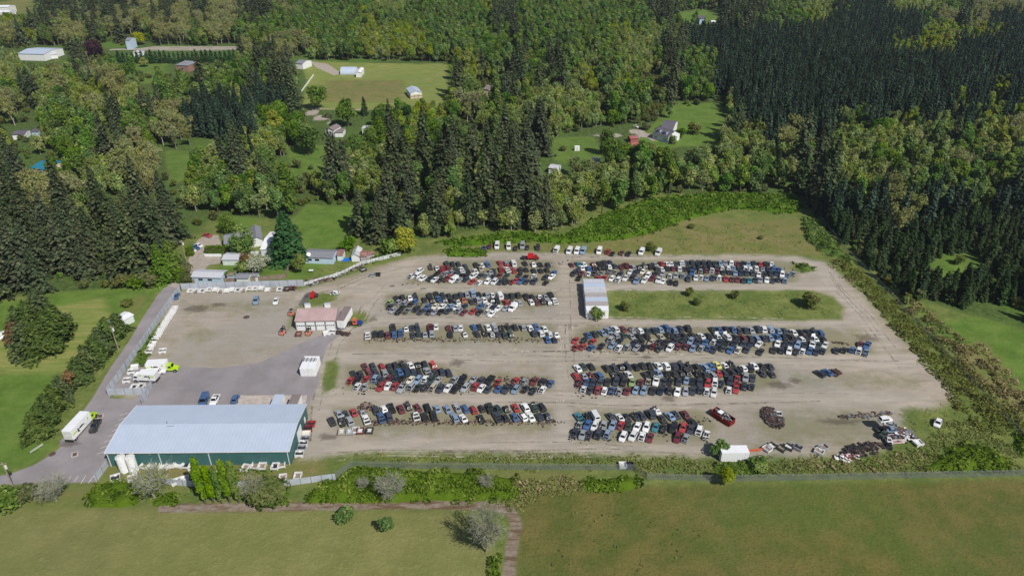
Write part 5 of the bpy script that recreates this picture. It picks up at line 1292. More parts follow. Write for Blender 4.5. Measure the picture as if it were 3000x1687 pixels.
mob = [((1738, 846), 'white', 'roof_pale'), ((1740, 859), 'white', 'roof_blue'), ((1742, 873), 'white', 'roof_pale'), ((1744, 888), 'white', 'roof_dusty'), ((1746, 901), 'white', 'roof_blue'), ((1747, 914), 'white', 'roof_dusty'), ((1748, 927), 'white', 'roof_white')]
for i, (px, w_, r_) in enumerate(mob):
    container('storage_container', '%s box from the far end in the tight row of white containers' % ('first pale roofed', 'second blue-grey roofed', 'third pale roofed', 'fourth brown roofed', 'fifth blue-grey roofed', 'sixth brown roofed', 'last white roofed')[i], 'container', px, 7.1 + .1 * (i % 3), 2.55, 3.1 + .12 * (i % 2), 0, w_, r_, group='row of white containers in the yard')
# trailers docked behind the warehouse
for (u, rf, lab) in ((818, 'roof_blue', 'white trailer with light roof docked behind the warehouse'), (868, 'roof_brown', 'white trailer with brown roof docked behind the warehouse')):
    a = G(u, 1158, 3.8); yb = G(394, 1188, 4.3).y
    o = thing('semi_trailer', (a.x, yb + .4, 0), math.radians(90), lab, 'trailer'); L = a.y - yb
    m = MB(); m.box(0, L, -1.2, 1.2, 1.1, 3.8); m.build('body', M['white'], o)
    m = MB(); m.box(-.02, L + .02, -1.23, 1.23, 3.8, 3.86); m.build('roof', M[rf], o)
    for x in (1, 2.2):
        for s in (-1, 1): m = MB(); m.tube((x, s * .8, .5), (x, s * 1.15, .5), .5, .5, 12); m.build('wheel', M['rubber'], o)
# white gable-topped trailer lying at the south fence with an orange boom
o = container('old_trailer', 'long white trailer standing at the south edge of the yard', 'trailer', (2146, 1342), 6.6, 2.6, 2.9, 1, 'white', 'roof_white', False)
a = G(2183, 1324); o = thing('orange_boom', (a.x, a.y, 0), math.radians(8), 'orange steel boom lying behind the white trailer', 'boom')
m = MB(); m.box(0, 4.2, -.25, -.1, .2, .5); m.box(0, 4.2, .15, .3, .2, .5)
for k in range(7): m.box(.2 + k * .6, .32 + k * .6, -.1, .15, .25, .45)
m.build('boom_frame', M['orange'], o)
# red roll-off bin full of scrap
a = G(2116, 1228); o = thing('scrap_bin', (a.x, a.y, 0), math.radians(-52), 'dark red open bin heaped with scrap car parts', 'scrap bin')
L, w_, h = 6.0, 2.3, 1.7
m = MB()
for s in (-1, 1): m.box(-L / 2, L / 2, s * w_ / 2 - .05, s * w_ / 2 + .05, .15, h)
for s in (-1, 1): m.box(s * L / 2 - .05, s * L / 2 + .05, -w_ / 2 + .053, w_ / 2 - .053, .15, h)
m.box(-L / 2, L / 2, -w_ / 2 + .053, w_ / 2 - .053, .12, .3)
for k in range(9):
    for s in (-1, 1): m.box(-L / 2 + .3 + k * .65, -L / 2 + .42 + k * .65, s * (w_ / 2 + .11) - .055, s * (w_ / 2 + .11) + .055, .2, h)
for k in range(3): m.box(L / 2 + .053, L / 2 + .14, -.8 + k * .7, -.6 + k * .7, .2, h)
m.build('bin', M['redc'], o)

def junk(n, sx, sy, hz, seed, mats=('dark', 'rust', 'steel'), size=(.15, .7), mound=True):
    r = random.Random(seed); m = MB()
    for i in range(n):
        x, y = r.gauss(0, .45) * sx, r.gauss(0, .45) * sy
        f = max(0, 1 - (x / sx) ** 2 - (y / sy) ** 2) if mound else 1
        if f <= 0: continue
        z = hz * f * r.uniform(.5, 1)
        a = r.uniform(0, 6.28); L = r.uniform(*size); b = L * r.uniform(.2, .7); hh = r.uniform(.05, .25)
        ca, sa = math.cos(a), math.sin(a); tl = r.uniform(-.25, .25)
        P = [(x + ca * p - sa * q, y + sa * p + ca * q, max(.02, z + p * tl)) for p, q in ((-L, -b), (L, -b), (L, b), (-L, b))]
        m.hexa(P, [(p[0], p[1], p[2] + hh) for p in P], r.randrange(len(mats)))
    return m.mesh('pieces', [M[k] for k in mats])
link('scrap_load', junk(150, 2.6, 1.0, .4, 3, ('dark', 'steel', 'dark', 'offwhite', 'dark'), (.2, .7)), o, (0, 0, 1.35))
m = MB(); m.box(-1.4, -.2, -.7, .7, 0, .12); m.build('white_panel', M['white'], o, loc=(0, 0, 1.9))
a = G(2262, 1224); o = thing('scrap_heap', (a.x, a.y, 0), 0, 'big heap of rusty scrap wheels and engine parts on the gravel', 'scrap heap')
M['rustred'] = simple('rust_red_metal', C(98, 68, 66), .9, var=.4, scale=4)
link('pieces', junk(1300, 3.0, 4.6, 1.0, 5, ('rust', 'rustred', 'dark', 'rust', 'dark', 'steel'), (.10, .3)), o)
def junkpile(u, v, sx, sy, hz, n, label, mats=('dark', 'steel', 'rust'), size=(.15, .6), seed=1, name='scrap_pile', rz=0, cat='scrap pile'):
    a = G(u, v); o = thing(name, (a.x, a.y, 0), rz, label, cat); link('pieces', junk(n, sx, sy, hz, seed, mats, size), o); return o
junkpile(2524, 1316, 6.5, 2.2, .8, 260, 'long low pile of black scrap near the crushed cars', ('dark', 'dark', 'dark', 'dark', 'rust'), (.2, .6), 6, rz=.25)
junkpile(2482, 1340, 3.8, 1.5, .6, 110, 'mixed pile of white and red panels at the grass edge', ('white', 'redc', 'steel', 'offwhite', 'dark'), (.2, .55), 7)
junkpile(2446, 1094, 2.0, 1.8, 1.0, 110, 'small brown scrap pile right of the two lone dark cars', ('rust', 'dark', 'rustred'), (.15, .5), 8)
junkpile(1074, 1194, 2.2, 2.0, .9, 130, 'brown heap of axles between cars in the front left block', ('rust', 'wood', 'dark'), (.15, .6), 9)
junkpile(915, 868, 2.5, 1.6, .9, 110, 'heap of rusty machinery beside the red engine block', ('rust', 'dark'), (.2, .8), 10)
junkpile(990, 805, 13, 1.4, .6, 300, 'long line of scrap iron below the leaning white fence', ('rust', 'wood', 'dark', 'steel', 'offwhite'), (.2, .7), 11, rz=math.radians(42))
junkpile(920, 826, 9, 1.2, .9, 160, 'stack of brown steel racks at the end of the sheet fence', ('rust', 'wood', 'dark'), (.3, 1.0), 12, rz=.3)
junkpile(983, 860, 1.6, 1.2, .8, 60, 'small dark scrap heap on the grass near the workshop', ('dark', 'steel', 'white'), (.15, .5), 13)
junkpile(992, 975, 1.6, 1.2, .6, 50, 'brown springs and bars right of the workshop doors', ('rust', 'dark'), (.15, .5), 14)
junkpile(1011, 979, 1.8, 1.0, .4, 60, 'tangle of dark hoses on the gravel right of the workshop', ('rust', 'dark'), (.15, .6), 15)
def scatter_line(px, n, wd, label, seed, mats, size=(.1, .3)):
    r = random.Random(seed); P = [G(u, v) for u, v in px]; ms = MB()
    for i in range(n):
        t = r.random() * (len(P) - 1); k = int(t); c = P[k].lerp(P[k + 1], t - k); x, y = c.x + r.gauss(0, wd), c.y + r.gauss(0, wd)
        L = r.uniform(*size); a = r.uniform(0, 3.14); ca, sa = math.cos(a), math.sin(a); b = L * r.uniform(.3, .9)
        Q = [(x + ca * p - sa * q, y + sa * p + ca * q, .02) for p, q in ((-L, -b), (L, -b), (L, b), (-L, b))]
        ms.hexa(Q, [(q[0], q[1], q[2] + r.uniform(.06, .25)) for q in Q], r.randrange(len(mats)))
    tag(link('loose_car_parts', ms.mesh('loose_car_parts', [M[k] for k in mats])), label, None, None, 'stuff')
pm = ('rust', 'dark', 'rust', 'dark', 'rustred', 'wood')
scatter_line([(1080, 1238), (1180, 1236), (1400, 1238), (1640, 1237)], 520, .6, 'row of loose car parts below the front left cars', 1, pm)
scatter_line([(1080, 993), (1300, 996), (1640, 996)], 330, .7, 'row of loose car parts below the middle left cars', 2, pm)
scatter_line([(1440, 1112), (1560, 1112), (1620, 1118)], 110, .5, 'loose brown parts behind the cars of the fourth left block', 3, pm)
scatter_line([(2440, 1003), (2480, 1006)], 40, .4, 'few loose dark parts on weeds at the middle right block', 4, pm)
for (P_, s_) in (([(1190, 830), (1640, 770)], 21), ([(1130, 905), (1480, 870)], 22), ([(1010, 1140), (1620, 1120)], 23), ([(1680, 1025), (2300, 1000)], 24), ([(1680, 1150), (2200, 1110)], 25), ([(1680, 1290), (2080, 1230)], 26), ([(1690, 815), (2330, 790)], 27)):
    scatter_line(P_, 170, 1.5, 'loose scrap parts lying between the parked wrecks', s_, ('dark', 'steel', 'rust', 'dark', 'dark'), (.1, .34))
scatter_line([(2460, 1222), (2520, 1218), (2560, 1217), (2608, 1208)], 90, .5, 'trail of dark debris above the crushed cars', 28, ('dark', 'rust', 'steel'), (.15, .5))

# parking bay lines, manholes
def stripe(name, P, w_, mat='line', z=.064):
    ms = MB()
    for (a, b) in P:
        p, q = G(*a), G(*b); d = (q - p); d.z = 0; n = Vector((-d.y, d.x, 0)).normalized() * w_ / 2
        ms.hexa([(p + n * s)[:2] + (z,) for s in ()] or [tuple((p - n)[:2]) + (z - .002,), tuple((q - n)[:2]) + (z - .002,), tuple((q + n)[:2]) + (z - .002,), tuple((p + n)[:2]) + (z - .002,)],
                [tuple((p - n)[:2]) + (z,), tuple((q - n)[:2]) + (z,), tuple((q + n)[:2]) + (z,), tuple((p + n)[:2]) + (z,)])
    o = ms.build(name, M[mat]); tag(o, kind='structure')
stripe('parking_lines', [((351, 1217), (376, 1209)), ((346, 1231), (368, 1224)), ((336, 1247), (352, 1241)), ((328, 1263), (342, 1257)), ((318, 1278), (336, 1272)), ((305, 1295), (325, 1289)), ((294, 1313), (315, 1306)), ((283, 1330), (305, 1323)),
                         ((201, 1405), (208, 1394)), ((218, 1411), (230, 1393)), ((237, 1416), (252, 1392)), ((259, 1415), (275, 1393))], .14)
for (u, v) in ((294, 1219), (219, 1331)):
    a = G(u, v); o = thing('drain_cover', (a.x, a.y, 0), .45, ('upper' if v < 1300 else 'lower') + ' square drain cover in the parking lot', 'drain cover')
    m = MB(); m.box(-.75, .75, -.95, .95, .0, .075); m.build('frame', M['concrete'], o); m = MB(); m.box(-.45, .45, -.65, .65, .078, .09); m.build('grate', M['iron'], o)
for (u, v, r_, lab) in ((153, 1330, .8, 'round manhole cover in the parking lot'), (722, 929, 1.0, 'round brown manhole on the gravel yard')):
    a = G(u, v); m = MB(); m.tube((0, 0, 0), (0, 0, .09), r_, r_, 20); tag(m.build('manhole_cover', M['iron'], loc=(a.x, a.y, 0)), lab, 'manhole')
m = MB(); a, b, c, d = G(700, 1158), G(900, 1158), G(895, 1186), G(690, 1186)
m.hexa([tuple(p) for p in (d, c, b, a)], [(p.x, p.y, .08) for p in (d, c, b, a)]); tag(m.build('concrete_slab', M['concrete']), kind='structure')
# small white guard rail on the lawn
a, b = G(91, 1330), G(128, 1306); o = thing('guard_rail', tuple(a), math.atan2(b.y - a.y, b.x - a.x), 'short grey guard rail at the lawn edge by the road', 'guard rail'); L = (b - a).length
m = MB(); m.box(0, L, -.04, .04, .45, .55); m.box(0, L, -.04, .04, .75, .85); m.build('rail', M['offwhite'], o)
for k in range(4): m = MB(); m.box(k * L / 3 - .06, k * L / 3 + .06, .05, .15, 0, .9); m.build('post', M['steel'], o)

# ------------------------------------------------------------------ vehicles
def paint_material():
    t = NT('car_paint')
    c = t.n('ObjectInfo').outputs['Color']; rn = t.n('ObjectInfo').outputs['Random']
    nz = t.noise(2.2, 4, 0.65); dirt = t.math('MULTIPLY', t.ramp(nz, 0.45, 0.8), 0.28)
    col = t.mix(dirt, c, (0.20, 0.17, 0.13))
    col = t.mix(t.math('MULTIPLY', rn, 0.12), col, (0.24, 0.22, 0.19))
    t.bsdf(col, 0.28, 0.0, 0.5, 0.8)
    return t.mat
M['paint'] = paint_material()
PC = {'W': (.74, .75, .76), 'K': (.012, .013, .017), 'D': (.022, .032, .055), 'G': (.30, .32, .35), 'B': (.035, .11, .28), 'L': (.20, .29, .42), 'R': (.37, .03, .035),
      'M': (.14, .018, .03), 'N': (.26, .38, .14), 'A': (.022, .045, .042), 'T': (.40, .36, .29), 'E': (.03, .20, .26), 'O': (.45, .14, .06), 'Y': (.70, .64, .20), 'C': (.72, .68, .58)}
PN = {'W': 'white', 'K': 'black', 'D': 'dark navy', 'G': 'silver grey', 'B': 'blue', 'L': 'light blue', 'R': 'red', 'M': 'maroon', 'N': 'light green', 'A': 'dark green', 'T': 'tan', 'E': 'teal', 'O': 'orange', 'Y': 'yellow', 'C': 'cream'}

def loft(m, S, mat=0):
    """S: stations (x, [(y,z)...]) of half sections from sill to centre; mirrored"""
    rings = []
    for x, h in S:
        ring = [(x, -y, z) for y, z in h] + [(x, y, z) for y, z in reversed(h) if y > 1e-6]
        rings.append(ring)
    n = len(rings[0])
    i0 = len(m.v)
    for r_ in rings: m.v += r_
    for k in range(len(rings) - 1):
        for j in range(n - 1):
            a = i0 + k * n + j
            m.f.append((a, a + 1, a + n + 1, a + n)); m.m.append(mat)
    m.f.append(tuple(i0 + j for j in range(n - 1, -1, -1))); m.m.append(mat)
    m.f.append(tuple(i0 + (len(rings) - 1) * n + j for j in range(n))); m.m.append(mat)

VS = 0.86
SPEC = {  # length, width, height, belt, hood z, windshield base x, roof front x, roof rear x, rear glass base x, deck z, roof half width
    's': (4.65, 1.80, 1.42, .92, .86, .95, .25, -.95, -1.65, .93, .60),
    'h': (4.0, 1.72, 1.48, .94, .88, 1.0, .35, -1.35, -1.85, .94, .60),
    'u': (4.7, 1.88, 1.76, 1.08, 1.05, 1.05, .5, -1.9, -2.22, 1.08, .68),
    'w': (4.7, 1.80, 1.46, .93, .87, .95, .25, -1.95, -2.22, .93, .62),
    'c': (4.3, 1.74, 1.30, .86, .80, .75, .05, -.95, -1.7, .87, .56),
    'v': (5.5, 2.0, 2.15, 1.25, 1.1, 1.75, 1.25, -2.62, -2.70, 1.25, .82),
    'p': (5.4, 1.92, 1.74, 1.08, 1.05, .95, .4, -.55, -.75, 1.06, .66)}
def car_meshes(k, stripped=False, hoodup=False):
    L, w, H, bz, hz, wx, rf, rr, rg, dz, rw = SPEC[k]
    w2, x1, x0 = w / 2, L / 2, -L / 2
    zb = 0.24
    out = {}
    m = MB()
    def sec(y, top, in_=0.9, mid=None): return [(y * .93, zb), (y, zb + .2), (y, top - .16), (y * in_, top - .02), (0, top + .03)]
    S = [(x0, sec(w2 * .84, dz - .1)), (x0 + .18, sec(w2 * .96, dz)), (x0 + L * .3, sec(w2, bz)), (0, sec(w2, bz)), (wx, sec(w2, bz - .01)),
         (wx + (x1 - wx) * .5, sec(w2 * .99, hz)), (x1 - .28, sec(w2 * .94, hz - .1)), (x1, sec(w2 * .78, hz - .26))]
    if stripped:
        S = S[:5] + [(wx + .02, sec(w2, bz - .02)), (wx + .05, [(w2 * .93, zb), (w2, zb + .2), (w2, zb + .35), (w2 * .9, zb + .36), (0, zb + .36)]), (x1 - .5, [(w2 * .85, zb), (w2 * .88, zb + .15), (w2 * .88, zb + .3), (w2 * .8, zb + .3), (0, zb + .3)])]
    if k == 'p':
        S = [(rg - .02, sec(w2, bz)), (0, sec(w2, bz))] + S[4:]
        zf = .68
        m.box(x0, rg - .06, -w2, -w2 + .12, zb + .2, dz); m.box(x0, rg - .06, w2 - .12, w2, zb + .2, dz)
        m.box(x0, x0 + .08, -w2 + .123, w2 - .123, zb + .25, dz - .03); m.box(rg - .16, rg - .06, -w2 + .123, w2 - .123, zb + .25, dz)
        m.box(x0 + .083, rg - .163, -w2 + .123, w2 - .123, zf - .1, zf, 1)
    loft(m, S)
    # cabin
    b = [(rg, -w2 * .88, bz), (wx, -w2 * .88, bz - .02), (wx, w2 * .88, bz - .02), (rg, w2 * .88, bz)]
    t = [(rr, -rw, H - .05), (rf, -rw, H - .05), (rf, rw, H - .05), (rr, rw, H - .05)]
    if k == 'v': b = [(rg, -w2 * .95, bz), (wx, -w2 * .93, bz - .02), (wx, w2 * .93, bz - .02), (rg, w2 * .95, bz)]
    m.hexa(b, t)
    m.hexa([(p[0] + (.0 if i in (1, 2) else 0), p[1], p[2] + .003) for i, p in enumerate(t)], [(t[0][0] + .18, -rw * .82, H), (t[1][0] - .18, -rw * .82, H), (t[2][0] - .18, rw * .82, H), (t[3][0] + .18, rw * .82, H)])
    out['body'] = m.mesh('body', [M['paint'], M['dark']])
    def quad(name, A, B, Cc, Dd, f, off):
        P = [Vector(q) for q in (A, B, Cc, Dd)]; c = sum(P, Vector()) / 4
        n = (P[1] - P[0]).cross(P[3] - P[0]).normalized()
        mm = MB(); q = [c + (p - c) * f + n * off for p in P]; mm.hexa([tuple(a - n * .01) for a in q], [tuple(a) for a in q]); return mm.mesh(name, M['glassdark'])
    out['windshield'] = quad('windshield', b[1], b[2], t[2], t[1], .88, .02)
    out['rear_window'] = quad('rear_window', b[3], b[0], t[0], t[3], .84 if k != 'v' else .7, .02)
    mm = MB()
    def side(s):
        i, j = ((0, 1) if s < 0 else (2, 3))
        return quad('side_windows', b[i], b[j], t[j], t[i], .86, .02)
    if k != 'v': out['side_windows'] = [side(-1), side(1)]
    else:
        z0, z1 = bz + .05, bz + .6
        mm.hexa([(rf - .75, -w2 * .95 - .004, z0), (rf + .15, -w2 * .95 - .004, z0), (rf - .0, -rw - .1, z1), (rf - .7, -rw - .1, z1)], [(rf - .75, -w2 * .95 - .02, z0), (rf + .15, -w2 * .95 - .02, z0), (rf, -rw - .12, z1), (rf - .7, -rw - .12, z1)])
        mm2 = MB(); mm2.v = [(x, -y, z) for x, y, z in mm.v]; mm2.f = [tuple(reversed(f)) for f in mm.f]; mm2.m = mm.m
        out['side_windows'] = [mm.mesh('side_windows', M['glassdark']), mm2.mesh('side_windows', M['glassdark'])]
    wh = []
    for x in (x0 + L * .19, x1 - L * .19 - (.1 if stripped else 0)):
        for s in (-1, 1):
            q = MB(); q.tube((x, s * (w2 - .2), .32), (x, s * (w2 + .015), .32), .33, .33, 10); q.tube((x, s * (w2 + .016), .32), (x, s * (w2 + .03), .32), .19, .16, 8, 1)
            wh.append(q.mesh('wheel', [M['rubber'], M['steel']]))
    out['wheel'] = wh[:2] if stripped else wh
    if stripped or hoodup:
        r = random.Random(hash(k) % 97); q = MB(); zz = zb + .38 if stripped else hz + .06
        q.box(wx + .08, x1 - (.55 if stripped else .3), -w2 * .75, w2 * .75, zz - .04, zz)
        for i in range(16):
            cx, cy = r.uniform(wx + .2, x1 - .65), r.uniform(-w2 * .6, w2 * .6); a, c = r.uniform(.07, .22), r.uniform(.07, .2)
            q.box(cx - a, cx + a, cy - c, cy + c, zz, zz + r.uniform(.05, .32 if stripped else .06), r.choice((0, 0, 1)))
        out['engine_bay'] = q.mesh('engine_bay', [M['dark'], M['steel']])
    if hoodup:
        q = MB(); a = w2 * .8
        q.hexa([(wx + .05, -a, hz + .05), (wx + .05, a, hz + .05), (wx + .10, a, hz + .05), (wx + .10, -a, hz + .05)], [(wx + .45, -a * .86, hz + 1.0), (wx + .45, a * .86, hz + 1.0), (wx + .5, a * .86, hz + 1.0), (wx + .5, -a * .86, hz + 1.0)])
        out['hood'] = q.mesh('raised_hood', [M['paint']])
    return out
def wreck_meshes(seed):
    """a stripped shell: no doors, no glass, parts hanging out"""
    r = random.Random(seed); out = {}
    m = MB(); w2 = .86
    S = [(-2.1, [(w2 * .8, .2), (w2 * .9, .4), (w2 * .9, .75), (w2 * .8, .85), (0, .88)]), (-1.3, [(w2, .2), (w2, .4), (w2, .8), (w2 * .9, .9), (0, .9)]), (-1.25, [(w2, .2), (w2, .4), (w2, .5), (w2 * .9, .52), (0, .52)]),
         (.85, [(w2, .2), (w2, .4), (w2, .5), (w2 * .9, .52), (0, .52)]), (.9, [(w2, .2), (w2, .4), (w2, .8), (w2 * .9, .86), (0, .88)]), (1.1, [(w2, .2), (w2, .4), (w2, .6), (w2 * .9, .62), (0, .62)]), (1.9, [(w2 * .8, .2), (w2 * .85, .35), (w2 * .85, .5), (w2 * .7, .5), (0, .5)])]
    loft(m, S)
    for s in (-1, 1):
        m.tube((.9, s * .74, .86), (.3, s * .58, 1.33), .05, n=4); m.tube((-1.45, s * .74, .9), (-.95, s * .58, 1.33), .06, n=4); m.tube((-.2, s * .82, .5), (-.25, s * .6, 1.33), .05, n=4)
    if seed % 2: m.box(-1.0, .32, -.6, .6, 1.33, 1.39)
    else: m.box(-1.0, -.3, -.6, .6, 1.33, 1.39)
    out['body'] = m.mesh('body', M['paint'])
    q = MB()
    for i in range(46):
        cx, cy = r.uniform(-2.2, 2.3), r.uniform(-.8, .8); a, c = r.uniform(.06, .3), r.uniform(.05, .22); z = r.uniform(.3, .75)
        if abs(cx) > 1.95: z = .1
        q.box(cx - a, cx + a, cy - c, cy + c, z, z + r.uniform(.08, .35), r.choice((0, 0, 0, 1, 2)))
    q.box(-1.9, 1.9, -.5, .5, .3, .36)
    out['loose_parts'] = q.mesh('loose_parts', [M['dark'], M['steel'], M['rust']])
    q = MB()
    for x, y in ((.1, .35), (.1, -.35)): q.box(x - .25, x + .25, y - .22, y + .22, .52, .68); q.box(x - .35, x - .2, y - .22, y + .22, .6, 1.15)
    out['seats'] = q.mesh('seats', M['dark'])
    return out
CAR = {}
for k in SPEC:
    CAR[k] = [car_meshes(k)]; CAR[k + 'x'] = [car_meshes(k, True)]; CAR[k + '+'] = [car_meshes(k, False, True)]
CAR['x'] = [wreck_meshes(i) for i in range(4)]
NAMES = {'w': ('station_wagon', 'station wagon'), 'c': ('coupe', 'coupe'), 's': ('sedan', 'sedan'), 'h': ('hatchback', 'hatchback'), 'u': ('sport_utility_vehicle', 'SUV'), 'v': ('van', 'van'), 'p': ('pickup_truck', 'pickup truck'), 'x': ('stripped_car', 'stripped car')}

def put_car(x, y, ang, col, typ, label, group=None, scale=1.0, z=0.0, tilt=(0, 0), detail=True):
    V = random.choice(CAR[typ if typ in CAR else typ[0]])
    nm, cat = NAMES[typ[0]]
    c = PC[col]; f = random.uniform(.85, 1.12); c = tuple(min(1, a * f) for a in c) + (1,)
    o = thing(nm, (x, y, z), ang, label, cat, group)
    o.rotation_euler = (tilt[0], tilt[1], ang); s = VS * scale * random.uniform(.96, 1.04); o.scale = (s * .88, s * 1.02, s)
    for part, me in V.items():
        for q in (me if isinstance(me, list) else [me]):
            link(part, q, o, color=c)
    return o
ORD = ['first', 'second', 'third', 'fourth', 'fifth', 'sixth', 'seventh', 'eighth', 'ninth', 'tenth', '11th', '12th', '13th', '14th', '15th', '16th', '17th', '18th', '19th', '20th', '21st', '22nd', '23rd', '24th', '25th', '26th', '27th', '28th', '29th',
       '30th', '31st', '32nd', '33rd', '34th', '35th', '36th', '37th', '38th', '39th', '40th', '41st', '42nd', '43rd', '44th', '45th', '46th', '47th', '48th', '49th', '50th']
